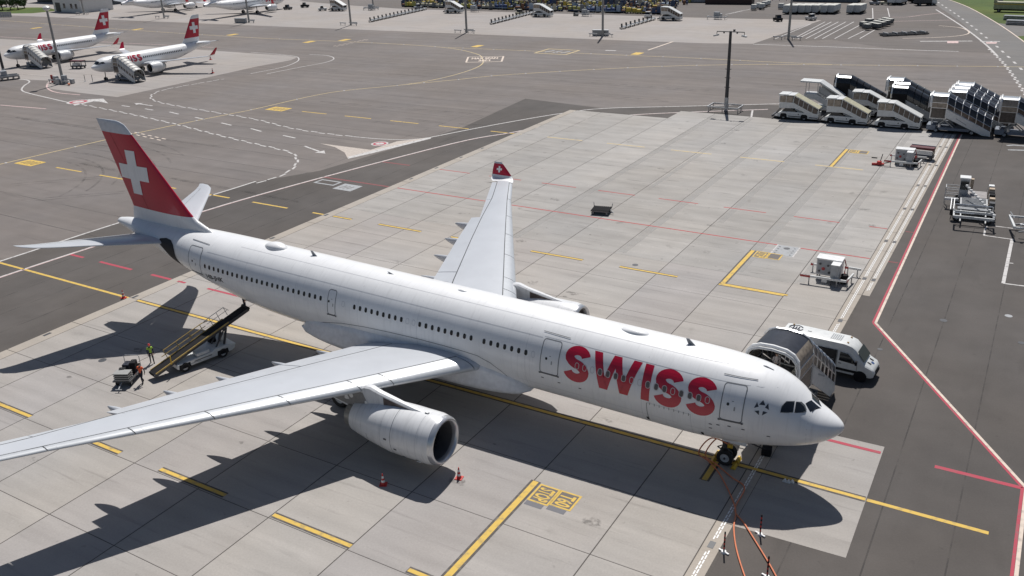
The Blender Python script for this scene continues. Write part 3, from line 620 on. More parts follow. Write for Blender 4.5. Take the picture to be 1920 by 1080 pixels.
class Body:
    """fuselage surface: x forward with the nose gear at 0; a = angle up from starboard (0) over the top (90) to port (180)"""
    def __init__(s, ng, length, r, zc, slope):
        s.ng, s.kx, s.kr, s.zc, s.sl = ng, length / 62.9, r / 2.82, zc, slope; s.L = length
        # short bodies: keep nose and tail lengths in proportion to the radius
        kn = s.kr; tail = 22.9 * kn
        s.P = []
        for q in PROF:
            x = q[0] * kn if q[0] <= 9 else length - (62.9 - q[0]) * tail / 22.9
            s.P.append((x, q[1] * kn, q[2] * kn, q[3] * kn))
    def ax(s, x): return s.zc + s.sl * x
    def at(s, x, a, off=0.0):
        T, B, w = pchip(s.P, s.ng - x); m = (T + B) / 2; h = (T - B) / 2; w = max(w, 1e-3); h = max(h, 1e-3)
        c, sn = math.cos(a), math.sin(a); n = Vector((0, -c / w, sn / h)).normalized()
        return Vector((x, -w * c, s.ax(x) + m + h * sn)) + n * off
    def az(s, x, zr, side=-1, off=0.0):
        """point at height zr above the axis on one side"""
        T, B, w = pchip(s.P, s.ng - x); m = (T + B) / 2; h = (T - B) / 2
        q = max(-1, min(1, (zr - m) / h)); a = math.asin(q)
        return s.at(x, a if side < 0 else math.pi - a, off)
    def mesh(s, m, parent, n=56, name="fuselage"):
        st = []
        x = 0.0
        for a, b, k in ((0.0, .2, 5), (.2, 1.0, 6), (1.0, 4.0, 12), (4.0, 9.0, 10), (9, 40, 16), (40, 62.9, 26)):
            for j in range(k): st.append(a + (b - a) * j / k)
        st.append(62.9); st[0] = .004
        mb = MB(); rings = []
        def mapx(q):
            # through the same stations as the profile
            for (p0, p1) in zip(PROF, PROF[1:]):
                if p0[0] <= q <= p1[0]:
                    i = PROF.index(p0); t = (q - p0[0]) / (p1[0] - p0[0]); return s.P[i][0] + (s.P[i + 1][0] - s.P[i][0]) * t
        for q in st: rings.append([s.at(s.ng - mapx(q), 2 * math.pi * k / n) for k in range(n)])
        mb.loft(rings); return mb.build(name, m, parent, smooth=True, angle=60)
    def patch(s, outline, side, off, name, m, parent, thick=0.0, step=.22):
        """conforming panel: outline [(x, zr)] on one side"""
        bm = bmesh.new(); bm.faces.new([bm.verts.new((p[0], p[1], 0)) for p in outline])
        for k in (0, 1):
            lo = min(p[k] for p in outline); hi = max(p[k] for p in outline); t = lo + step
            while t < hi - 1e-3:
                co = [0, 0, 0]; co[k] = t; no = [0, 0, 0]; no[k] = 1
                bmesh.ops.bisect_plane(bm, geom=bm.verts[:] + bm.edges[:] + bm.faces[:], plane_co=co, plane_no=no); t += step
        bmesh.ops.triangulate(bm, faces=[f for f in bm.faces if len(f.verts) > 4])
        if thick:
            r = bmesh.ops.extrude_face_region(bm, geom=bm.faces[:]); vs = [v for v in r["geom"] if isinstance(v, bmesh.types.BMVert)]
            top = set(v.index for v in vs); 
            for v in vs: v.co.z = 1
        for v in bm.verts:
            o = off + (thick if v.co.z > .5 else 0); v.co = s.az(v.co.x, v.co.y, side, o)
        bmesh.ops.recalc_face_normals(bm, faces=bm.faces)
        c = s.az(outline[0][0], outline[0][1], side); 
        if not thick:
            for f in bm.faces:
                f.normal_update()
                if f.normal.dot(f.calc_center_median() - Vector((f.calc_center_median().x, 0, s.ax(f.calc_center_median().x)))) < 0: f.normal_flip()
        me = bpy.data.meshes.new(name); bm.to_mesh(me); bm.free(); me.materials.append(m)
        me.polygons.foreach_set("use_smooth", [True] * len(me.polygons))
        try: me.set_sharp_from_angle(angle=R_(40))
        except Exception: pass
        o = bpy.data.objects.new(name, me); COL.objects.link(o); o.parent = parent; return o
    def ribbon(s, pts, w, side, off, name, m, parent, closed=False, sub=.3):
        """narrow raised line along a path [(x, zr)] on the skin"""
        P = []
        Q = list(pts) + ([pts[0]] if closed else [])
        for a, b in zip(Q, Q[1:]):
            n = max(1, int(math.hypot(b[0] - a[0], b[1] - a[1]) / sub))
            for k in range(n): P.append((a[0] + (b[0] - a[0]) * k / n, a[1] + (b[1] - a[1]) * k / n))
        if not closed: P.append(Q[-1])
        mb = MB(); L = []; N = len(P)
        for i, p in enumerate(P):
            a = P[(i - 1) % N] if closed or i else p; b = P[(i + 1) % N] if closed or i < N - 1 else p
            d = Vector((b[0] - a[0], b[1] - a[1], 0)); d = d.normalized() if d.length else Vector((1, 0, 0)); n = Vector((-d.y, d.x, 0)) * w / 2
            L.append([s.az(p[0] + n.x, p[1] + n.y, side, off), s.az(p[0] - n.x, p[1] - n.y, side, off)])
        R = range(N if closed else N - 1)
        for i in R: A, B = L[i], L[(i + 1) % N]; mb.quad(A[0], A[1], B[1], B[0])
        return mb.build(name, m, parent)
def rrect(x0, x1, z0, z1, r=.12, n=3):
    out = []
    for cx, cz, a in ((x1 - r, z1 - r, 0), (x0 + r, z1 - r, 90), (x0 + r, z0 + r, 180), (x1 - r, z0 + r, 270)):
        for k in range(n + 1): t = R_(a + 90 * k / n); out.append((cx + r * math.cos(t), cz + r * math.sin(t)))
    return out

def foil(x, tc):  # half thickness of a unit chord aerofoil
    return 5 * tc * (.2969 * math.sqrt(max(x, 0)) - .126 * x - .3516 * x * x + .2843 * x ** 3 - .1036 * x ** 4)
def camber(x): return .012 * (1 - (2 * x - .8) ** 2) if x > .05 else .012 * (1 - .49) * x / .05 * .9
class Wing:
    """sta rows: span, le_x, te_x, z, thickness ratio, twist (te drop in m)"""
    def __init__(s, sta, side): s.S = sta; s.side = side
    def row(s, y):
        S = s.S
        for a, b in zip(S, S[1:]):
            if a[0] <= y <= b[0]:
                t = (y - a[0]) / (b[0] - a[0]); return [a[k] + (b[k] - a[k]) * t for k in range(6)]
        return list(S[-1] if y > S[-1][0] else S[0])
    def pt(s, y, x, up, off=0.0, te=None):
        _, le, tx, z, tc, tw = s.row(y)
        if te: tx = te(y)
        c = le - tx; zz = z - tw * x + (camber(x) + (foil(x, tc) if up else -foil(x, tc))) * c + (off if up else -off)
        return Vector((le - x * c, s.side * y, zz))
    def solid(s, y0, y1, xa, xb, name, m, parent, off=0.0, n=14, ny=None, te=None, smooth=True, drop=0.0):
        ys = [y0 + (y1 - y0) * k / (ny or max(2, int((y1 - y0) / 1.2))) for k in range((ny or max(2, int((y1 - y0) / 1.2))) + 1)]
        ys = sorted(set([round(y, 4) for y in ys] + [q[0] for q in s.S if y0 < q[0] < y1]))
        mb = MB(); rings = []
        for y in ys:
            if xa <= 0: xs = [xb * (1 - math.cos(math.pi / 2 * k / n)) for k in range(n + 1)]
            else: xs = [xa + (xb - xa) * k / n for k in range(n + 1)]
            up = [s.pt(y, x, True, off, te) for x in xs]; lo = [s.pt(y, x, False, off, te) for x in xs]
            if xa <= 0: lo = lo[1:]
            if drop:
                for L in (up, lo):
                    for p, x in zip(L, xs if L is up else xs[-len(lo):]): p.z -= drop * (x - xa) / (xb - xa)
            rings.append(lo[::-1] + up)
        mb.loft(rings); return mb.build(name, m, parent, smooth=smooth, angle=30)
    def seam(s, y0, y1, x0, x1, w, name, m, parent, up=True, off=.006):
        """thin line on the skin from chord fraction x0 at y0 to x1 at y1"""
        mb = MB(); N = max(2, int(abs(y1 - y0) / 1.0)) if abs(y1 - y0) > .3 else 6; pr = None
        for k in range(N + 1):
            t = k / N; y = y0 + (y1 - y0) * t; x = x0 + (x1 - x0) * t; _, le, te, _, _, _ = s.row(y); c = le - te
            if abs(y1 - y0) > abs(x1 - x0) * c: a, b = s.pt(y, x - w / c / 2, up, off), s.pt(y, x + w / c / 2, up, off)
            else: a, b = s.pt(y - w / 2, x, up, off), s.pt(y + w / 2, x, up, off)
            if pr: mb.quad(pr[0], pr[1], b, a)
            pr = (a, b)
        return mb.build(name, m, parent)

def make_wheel(r, w, parent, c, hub=ALU, name="wheel", rim=.55):
    mb = MB(); x, y, z = c; h = w / 2
    mb.lathe([(-h * .7, r * rim), (-h, r * .72), (-h, r * .88), (-h * .7, r), (h * .7, r), (h, r * .88), (h, r * .72), (h * .7, r * rim)], 22, 'y', c)
    t = mb.build(name, RUBBER, parent, smooth=True)
    hb = MB(); hb.lathe([(-h * .72, .001), (-h * .72, r * .2), (-h * .45, r * .35), (-h * .66, r * rim), (h * .66, r * rim), (h * .45, r * .35), (h * .72, r * .2), (h * .72, .001)], 18, 'y', c)
    hb.build("hub", hub, t, smooth=True); return t

def stroke_S(w, h, st):
    """bold grotesque S as a strip of quads in a w x h box"""
    ry = (h - st) / 4; rx = (w - st) / 2; cx = w / 2; pts = []
    for k in range(0, 19):
        t = R_(12 + (270 - 12) * k / 18); sx = rx * (1 if math.sin(t) > -.2 else 1); pts.append((cx + sx * math.cos(t) * .97, h / 2 + ry + ry * math.sin(t)))
    for k in range(1, 19):
        t = R_(90 - (258) * k / 18); pts.append((cx + rx * math.cos(t), h / 2 - ry + ry * math.sin(t)))
    # straighten the waist into a diagonal
    out = []
    for i, p in enumerate(pts):
        if 14 <= i <= 23: u = (i - 18.5) / 5; y = p[1] - u * .0; out.append((p[0], h / 2 + (p[1] - h / 2) * .9 - (p[0] - cx) * .16))
        else: out.append(p)
    L = []
    for i, p in enumerate(out):
        a = out[max(i - 1, 0)]; b = out[min(i + 1, len(out) - 1)]; d = Vector((b[0] - a[0], b[1] - a[1])).normalized(); n = Vector((-d.y, d.x)) * st / 2
        L.append(((p[0] + n.x, p[1] + n.y), (p[0] - n.x, p[1] - n.y)))
    return [[A[0], A[1], B[1], B[0]] for A, B in zip(L, L[1:])]
def letters_swiss():
    """list of (letter, x offset, polygons) in units where cap height = 1; total width = 4.29"""
    h = 1.0; W = [(0, 1), (.17, 1), (.285, .30), (.42, 1), (.58, 1), (.715, .30), (.83, 1), (1, 1), (.80, 0), (.63, 0), (.50, .66), (.37, 0), (.20, 0)]
    sw = .765; ww = 1.385; iw = .234
    S = stroke_S(sw, 1.04, .262)
    S = [[(x, y - .02) for x, y in p] for p in S]
    # split W into convex pieces
    w = [(x * ww, y) for x, y in W]
    wp = [[w[0], w[1], w[11], w[12]], [w[2], w[3], w[10], w[11]], [w[3], w[4], w[10]], [w[4], w[5], w[9], w[10]], [w[6], w[7], w[8], w[9]],
          [w[1], w[2], w[11]], [w[5], w[6], w[9]]]
    return [(0, S), (.818, wp), (2.30, [[(0, 0), (iw, 0), (iw, 1), (0, 1)]]), (2.645, S), (3.525, S)], 4.29
def swiss(body, x0, total, z0, height, side, m, parent, off=.008, arc=True):
    L, tw = letters_swiss(); r = body.kr * 2.82
    for dx, polys in L:
        bm = bmesh.new()
        for p in polys: bm.faces.new([bm.verts.new((q[0], q[1], 0)) for q in p])
        t = .0
        for k in range(1, 12):
            bmesh.ops.bisect_plane(bm, geom=bm.verts[:] + bm.edges[:] + bm.faces[:], plane_co=(0, k / 12, 0), plane_no=(0, 1, 0))
        for v in bm.verts:
            u = (v.co.x + dx) / tw * total; x = x0 + u if side < 0 else x0 - u
            a0 = math.asin(max(-1, min(1, z0 / r))); a = a0 + v.co.y * height / r
            v.co = body.at(x, a if side < 0 else math.pi - a, off)
        bmesh.ops.remove_doubles(bm, verts=bm.verts, dist=1e-4)
        for f in bm.faces:
            f.normal_update(); c = f.calc_center_median()
            if f.normal.y * side < 0: f.normal_flip()
        me = bpy.data.meshes.new("letter"); bm.to_mesh(me); bm.free(); me.materials.append(m)
        o = bpy.data.objects.new("letter", me); COL.objects.link(o); o.parent = parent
def cross_pts(cx, cz, a, w, shear=0.0):
    h = w / 2; P = [(-h, -a), (h, -a), (h, -h), (a, -h), (a, h), (h, h), (h, a), (-h, a), (-h, h), (-a, h), (-a, -h), (-h, -h)]
    return [(cx + x, cz + z + shear * x) for x, z in P]

class Fin:
    """vertical tail; rows z, le_x, te_x, thickness ratio"""
    def __init__(s, rows): s.Rw = rows
    def row(s, z):
        for a, b in zip(s.Rw, s.Rw[1:]):
            if a[0] <= z <= b[0]:
                t = (z - a[0]) / (b[0] - a[0]); return [a[k] + (b[k] - a[k]) * t for k in range(4)]
        return list(s.Rw[-1])
    def half(s, x, z):
        _, le, te, tc = s.row(z); c = le - te; return foil(max(0, min(1, (le - x) / c)), tc) * c
    def solid(s, zs, name, m, parent, slope=0.0, xref=0.0):
        """loft between heights; heights follow z + slope*(x-xref) so colour breaks can lean"""
        mb = MB(); rings = []
        for z in zs:
            _, le, te, tc = s.row(z); c = le - te; n = 14; ring = []
            xs = [1 - math.cos(math.pi / 2 * k / n) for k in range(n + 1)]
            ring = [Vector((le - x * c, foil(x, tc) * c, z + slope * (le - x * c - xref))) for x in xs] + [Vector((le - x * c, -foil(x, tc) * c, z + slope * (le - x * c - xref))) for x in xs[::-1][1:-1]]
            rings.append(ring)
        mb.loft(rings); return mb.build(name, m, parent, smooth=True, angle=30)
    def decal(s, pts, name, m, parent, off=.03):
        for sd in (-1, 1):
            bm = bmesh.new(); bm.faces.new([bm.verts.new((p[0], 0, p[1])) for p in pts])
            xs = [p[0] for p in pts]; t = min(xs) + .25
            while t < max(xs): bmesh.ops.bisect_plane(bm, geom=bm.verts[:] + bm.edges[:] + bm.faces[:], plane_co=(t, 0, 0), plane_no=(1, 0, 0)); t += .25
            zs = [p[1] for p in pts]; t = min(zs) + .25
            while t < max(zs): bmesh.ops.bisect_plane(bm, geom=bm.verts[:] + bm.edges[:] + bm.faces[:], plane_co=(0, 0, t), plane_no=(0, 0, 1)); t += .25
            bmesh.ops.triangulate(bm, faces=bm.faces)
            for v in bm.verts: v.co.y = sd * (s.half(v.co.x, v.co.z) + off)
            for f in bm.faces:
                f.normal_update()
                if f.normal.y * sd < 0: f.normal_flip()
            me = bpy.data.meshes.new(name); bm.to_mesh(me); bm.free(); me.materials.append(m)
            o = bpy.data.objects.new(name, me); COL.objects.link(o); o.parent = parent
def make_engine(root, x, y, z, L, rl, rm, name="engine_nacelle", blades=26, tilt=0.0):
    """nacelle with its front lip at x; parts: nacelle > inlet_lip, fan, spinner, exhaust, seams"""
    c = (x, y, z); mb = MB()
    P = [(-.22 * rl, rl * 1.005), (-.5 * rl, rl * 1.06), (-1.0 * rl, rm * .995), (-1.6 * rl, rm), (-2.3 * rl, rm * .985), (-L * .62, rm * .93), (-L * .78, rm * .83), (-L * .9, rm * .73), (-L, rm * .64), (-L, rm * .60), (-L * .9, rm * .62)]
    mb.lathe(P, 44, 'x', c); nac = mb.build(name, NACM, root, smooth=True, angle=50)
    lb = MB(); lb.lathe([(-.22 * rl, rl * 1.006), (-.1 * rl, rl * .985), (-.02 * rl, rl * .93), (0, rl * .885), (-.03 * rl, rl * .84), (-.12 * rl, rl * .805), (-.25 * rl, rl * .79)], 44, 'x', c); lb.build("inlet_lip", LIPM, nac, smooth=True, angle=60)
    db = MB(); db.lathe([(-.25 * rl, rl * .79), (-.6 * rl, rl * .80), (-1.0 * rl, rl * .83)], 36, 'x', c); db.build("inlet_duct", mat("inlet duct grey", (.10, .10, .105), .5), nac, smooth=True)
    fb = MB()
    for k in range(blades):
        t = 2 * math.pi * k / blades; dt = .13
        pts = []
        for rr, tw, xx in ((.22, .12, -.86), (.80, .09, -.90)):
            for sgn in (-1, 1): pts.append((c[0] + xx * rl + sgn * .07 * rl, c[1] + rl * rr * math.cos(t + sgn * tw), c[2] + rl * rr * math.sin(t + sgn * tw)))
        fb.quad(pts[0], pts[1], pts[3], pts[2])
    fb.lathe([(-1.0 * rl, .01), (-1.0 * rl, rl * .83)], 36, 'x', c)
    fb.build("fan", FANM, nac)
    sb = MB(); sb.lathe([(-.52 * rl, .005), (-.6 * rl, .08 * rl), (-.75 * rl, .17 * rl), (-.88 * rl, .235 * rl)], 20, 'x', c); sb.build("spinner", DSTEEL, nac, smooth=True)
    eb = MB(); eb.lathe([(-L * .93, rm * .56), (-L * 1.03, rm * .555), (-L * 1.075, rm * .55), (-L * 1.075, rm * .5), (-L * .9, rm * .5)], 36, 'x', c); eb.build("exhaust_nozzle", mat("nozzle metal", (.33, .32, .30), .4, metal=.5, var=.2), nac, smooth=True)
    pb = MB(); pb.lathe([(-L * .92, rm * .5), (-L * .92, .02)], 30, 'x', c); pb.lathe([(-L * .92, rm * .3), (-L * 1.1, rm * .2), (-L * 1.18, .02)], 20, 'x', c); pb.build("exhaust_cone", DSTEEL, nac, smooth=True)
    return nac
# ------------------------------------------------------------------ the wide-body at the stand
jet = thing("airliner", "huge white twin-engine airliner with large red lettering and red tail filling the foreground", "airplane", (0, 0, 0))
B = Body(6.67, 62.9, 2.82, 4.745, -.0242)
fus = B.mesh(WHITE, jet, 64)
LINE = SEAM; LIGHTSEAM = mat("faint panel seam", (.58, .59, .61), .5)
D = R_
# window belt (starboard), real spacing .533 m
WZ = .885
WGLASS2 = mat("grey window pane", (.13, .11, .11), .2)  # lighter grey panes for the windows across the lettering
def window(x, blank=False):
    ring = x > -10
    if blank:
        B.ribbon(rrect(x - .125, x + .125, WZ - .19, WZ + .19, .12, 4), .036 if ring else .028, -1, .016 if ring else .007, "window_plug", mat("pale rim", (.62, .60, .60), .5) if ring else LIGHTSEAM, jet, True, sub=.5)
    else:
        w = B.patch(rrect(x - .115, x + .115, WZ - .175, WZ + .175, .11, 4), -1, .013 if ring else .007, "cabin_window", WGLASS2 if ring else WGLASS, jet, step=.5)
        if ring: B.ribbon(rrect(x - .14, x + .14, WZ - .20, WZ + .20, .13, 4), .034, -1, .016, "window_rim", mat("pale rim", (.62, .60, .60), .5), w, True, sub=.5)
def belt(xa, xb, n, blanks=()):
    for k in range(n): window(xa + (xb - xa) * k / (n - 1), k in blanks)
belt(-42.95, -30.42, 24)
window(-28.25, True)
belt(-27.2, -17.1, 20, (9, 10))
belt(-16.07, -12.32, 8, (7,))
belt(-9.14, -.63, 17, (0, 1, 2, 7, 8, 12, 16))
# passenger doors and the gutter above each
def door(x0, x1, z0, z1, lean=0.0, gutter=True, small=False):
    d = B.patch(rrect(x0, x1, z0, z1, .14, 3), -1, .010, "cabin_door", WHITE, jet)
    B.ribbon(rrect(x0 - .03, x1 + .03, z0 - .03, z1 + .03, .17, 4), .055, -1, .014, "door_seal", LINE, d, True)
    B.ribbon([(x0 - .07, z0 - .06), (x1 + .07, z0 - .06)], .10, -1, .03, "door_sill", mat("sill grey", (.12, .125, .135), .5), d)
    for cx in (x0 - .05, x1 + .05): B.patch(rrect(cx - .07, cx + .07, z0 - .14, z0 + .0, .06), -1, .035, "hinge_cover", mat("sill grey", (.12, .125, .135), .5), d)
    xm = (x0 + x1) / 2
    B.patch(rrect(xm - .32, xm - .16, z0 + .86, z0 + 1.04, .075, 3), -1, .016, "door_window", WGLASS, d)
    B.patch(rrect(xm + .12, xm + .2, z0 + .62, z0 + .86, .03, 2), -1, .016, "door_handle", STEEL, d)
    B.patch(rrect(xm - .05, xm + .08, z0 + 1.12, z0 + 1.16, .015, 2), -1, .016, "door_label", STEEL, d)
    if gutter: B.ribbon([(x0 - .25, z1 + .34), (x1 + .45, z1 + .30)], .032, -1, .03, "rain_gutter", LINE, jet)
door(.20, 1.42, -.02, 1.93); door(-11.72, -10.48, -.10, 1.90); door(-29.70, -29.03, -.12, 1.60, gutter=False); door(-45.05, -43.6, .05, 2.06)
# hold doors, fairing edge, long skin laps
cd_ = B.patch(rrect(-4.32, -1.62, -2.0, -.30, .1), -1, .006, "cargo_door", WHITE, jet)
B.ribbon([(-4.36, -2.0), (-4.36, -.3)], .035, -1, .012, "door_seal", LINE, cd_); B.ribbon([(-4.36, -.28), (-1.55, -.28)], .03, -1, .012, "door_seal", LIGHTSEAM, cd_); B.ribbon([(-1.55, -.3), (-1.55, -2.0)], .02, -1, .012, "door_seal", LIGHTSEAM, cd_)
for k in range(9): B.ribbon([(-4.15 + k * .31, -.22), (-4.15 + k * .31, -.40)], .05, -1, .016, "door_hinge", mat("hinge grey", (.34, .35, .36), .5), cd_)
for px_ in ((-4.42, -1.55), (-.95, -1.62)): B.patch(rrect(px_[0] - .09, px_[0] + .07, px_[1] - .28, px_[1] + .02, .04), -1, .012, "drain_mark", BLACKM, jet)
for x, z in ((.10, -.55), (1.55, -.5), (-.35, -.62), (-.36, -.95), (.75, -.47), (-11.6, -.55), (-10.4, -.62), (-8.9, -.62), (2.95, -.72), (-43.2, -.5)): B.patch(rrect(x - .1, x + .1, z - .035, z + .035, .03, 2), -1, .012, "service_port", mat("port grey", (.10, .10, .11), .5), jet)
B.ribbon([(-43, 1.95), (-11.9, 1.95)], .022, -1, .006, "skin_lap", LIGHTSEAM, jet, sub=.8); B.ribbon([(-42, -1.35), (-33, -1.35)], .02, -1, .005, "skin_lap", LIGHTSEAM, jet, sub=.8); B.ribbon([(-13.5, -1.25), (1.5, -1.25)], .02, -1, .005, "skin_lap", LIGHTSEAM, jet, sub=.8); B.ribbon([(-40, 2.62), (0, 2.62)], .018, -1, .005, "skin_lap", LIGHTSEAM, jet, sub=.8)
B.ribbon([(-11.8, 2.02), (3.0, 1.98)], .02, -1, .006, "skin_lap", LIGHTSEAM, jet, sub=.8)
for x in (-2.1 - 2.6, -12.9, -21.6, -26.9, -33.0, -38.4, -46.2, 4.9): B.ribbon([(x, -1.9), (x, 2.55 if x < 4 else 1.6)], .018, -1, .005, "skin_joint", LIGHTSEAM, jet, sub=.3)
B.ribbon([(-34.5, -2.2), (-32.0, -1.67), (-30.5, -1.15), (-28.6, -.71), (-26.3, -.45), (-24, -.31), (-21.5, -.21), (-19.4, -.19), (-17.8, -.20), (-16.6, -.25)], .045, -1, .012, "fairing_edge", SEAM, jet, sub=.3)
B.ribbon([(-16.6, -.25), (-15.6, -.55), (-14.9, -1.0), (-14.35, -1.55), (-13.9, -2.1)], .05, -1, .012, "fairing_edge", SEAM, jet, sub=.2)
# lettering, registration, emblem
swiss(B, -10.06, 9.92, -.15, 2.29, -1, REDA, jet, .009)
def skin_word(txt, x0, zr, length, height, m, name, slant=0.0):
    o = word(txt, (0, 0, 0), (1, 0, 0), (0, 1, 0), length, height, m, 0, jet, name, .03)
    bm = bmesh.new(); bm.from_mesh(o.data)
    for v in bm.verts: v.co = B.az(x0 + v.co.x, zr + v.co.y + slant * v.co.x, -1, .009)
    for f in bm.faces:
        f.normal_update()
        if f.normal.y > 0: f.normal_flip()
    bm.to_mesh(o.data); bm.free(); return o
skin_word("HB-JHK", -43.05, -.30, 2.2, .52, mat("registration grey", (.02, .02, .025), .5), "registration_mark", .055)
em = mat("emblem grey", (.05, .055, .07), .45)
for k in range(5):
    t = R_(90 + 72 * k); c, s = math.cos(t), math.sin(t); q = .17; R1, R2 = .40, .16
    pts = [(R1 * c, R1 * s), (R2 * c - q * s, R2 * s + q * c), (R2 * c + q * s, R2 * s - q * c)] if k % 5 == 0 else [((R2 + .02) * c + .0, (R2 + .02) * s), (R1 * .92 * c - q * s, R1 * .92 * s + q * c), (R1 * .92 * c + q * s, R1 * .92 * s - q * c)]
    B.patch([(2.43 + p[0], 1.03 + p[1]) for p in pts], -1, .010, "emblem_point", em, jet, step=.9)
# flight deck glazing (three panes a side)
ck = [[(3.45, .91), (3.46, 1.20), (3.61, 1.40), (3.99, 1.36), (4.06, .91)], [(4.15, .89), (4.09, 1.33), (4.31, 1.25), (4.52, 1.08), (4.66, .90), (4.65, .84)]]
for sd in (-1, 1):
    for P in ck:
        w = B.patch(P, sd, .03, "cockpit_window", GLASS, jet, step=.14); B.ribbon(P, .045, sd, .034, "window_frame", mat("window surround", (.09, .10, .11), .5), w, True)
def tri_patch(P, name, m, par):  # P: corner points (x, angle)
    bm = bmesh.new(); n = 8; g = []
    for i in range(n + 1):
        row = []
        for j in range(n + 1):
            u, v = i / n, j / n
            x = (P[0][0] * (1 - u) + P[1][0] * u) * (1 - v) + (P[3][0] * (1 - u) + P[2][0] * u) * v; a = (P[0][1] * (1 - u) + P[1][1] * u) * (1 - v) + (P[3][1] * (1 - u) + P[2][1] * u) * v
            row.append(bm.verts.new(B.at(x, R_(a), .012)))
        g.append(row)
    for i in range(n):
        for j in range(n): bm.faces.new((g[i][j], g[i + 1][j], g[i + 1][j + 1], g[i][j + 1]))
    bmesh.ops.recalc_face_normals(bm, faces=bm.faces)
    for f in bm.faces:
        if f.normal.z < 0: f.normal_flip()
    me = bpy.data.meshes.new(name); bm.to_mesh(me); bm.free(); me.materials.append(m); o = bpy.data.objects.new(name, me); COL.objects.link(o); o.parent = par; return o
for s in (1, -1):
    f = (lambda a: a) if s > 0 else (lambda a: 180 - a)
    tri_patch([(4.52, f(67)), (4.87, f(57)), (5.30, f(87)), (4.72, f(87))], "cockpit_window", GLASS, jet)
    bar = MB().bar(B.at(4.95, R_(f(60)), .03), B.at(5.1, R_(f(78)), .04), .025).build("wiper", BLACKM, jet)
B.ribbon([(5.6, -1.3), (5.62, -.4), (5.6, .0)], .015, -1, .006, "radome_joint", LIGHTSEAM, jet)
# aerials and domes on the crown
def dome(x0, x1, w, h, name):
    mb = MB(); rings = []
    N = 14
    for k in range(N + 1):
        t = k / N; x = x0 + (x1 - x0) * t; q = math.sin(math.pi * t) ** .6; top = B.at(x, R_(90)).z - .06
        rings.append([Vector((x, w * q * math.cos(a), top + h * q * max(0, math.sin(a)) ** .8)) for a in [math.pi * j / 12 for j in range(13)]])
    mb.loft(rings, False, False); mb.build(name, WHITE, jet, smooth=True, angle=70)
dome(-38.3, -36.0, .62, .42, "satcom_dome"); dome(-7.4, -5.35, .42, .26, "antenna_fairing"); dome(-19.9, -19.0, .16, .16, "antenna_fairing")
for x in (-2.6, -33.05, 2.2, -25.6):
    z = B.at(x, R_(90)).z; h = .38 if x in (-2.6, -33.05) else .12
    MB().prism([(x + .22, z - .03), (x - .25, z - .03), (x - .42, z + h), (x - .24, z + h)], 'y', -.025, .025).build("blade_antenna", mat("antenna grey", (.28, .29, .31), .4), jet)
# belly fairing
mb = MB(); rings = []
for k in range(29):
    t = k / 28; x = -12.9 - 20.4 * t; q = max(0.0, 1 - abs(2 * t - 1) ** 3.2) ** .5; hw = 2.2 + .95 * q; bot = -2.3 - 1.15 * q; top = -2.2 + 1.95 * q ** 1.1
    c = (top + bot) / 2; h = (top - bot) / 2; ring = []
    for j in range(36):
        a = 2 * math.pi * j / 36; cs, sn = math.cos(a), math.sin(a); e = .62
        ring.append(Vector((x, hw * math.copysign(abs(cs) ** e, cs) * (.93 if sn > 0 else 1.0), B.ax(x) + c + h * math.copysign(abs(sn) ** e, sn))))
    rings.append(ring)
mb.loft(rings); mb.build("belly_fairing", mat("fairing white", (.74, .75, .77), .33, coat=.2), jet, smooth=True, angle=60)

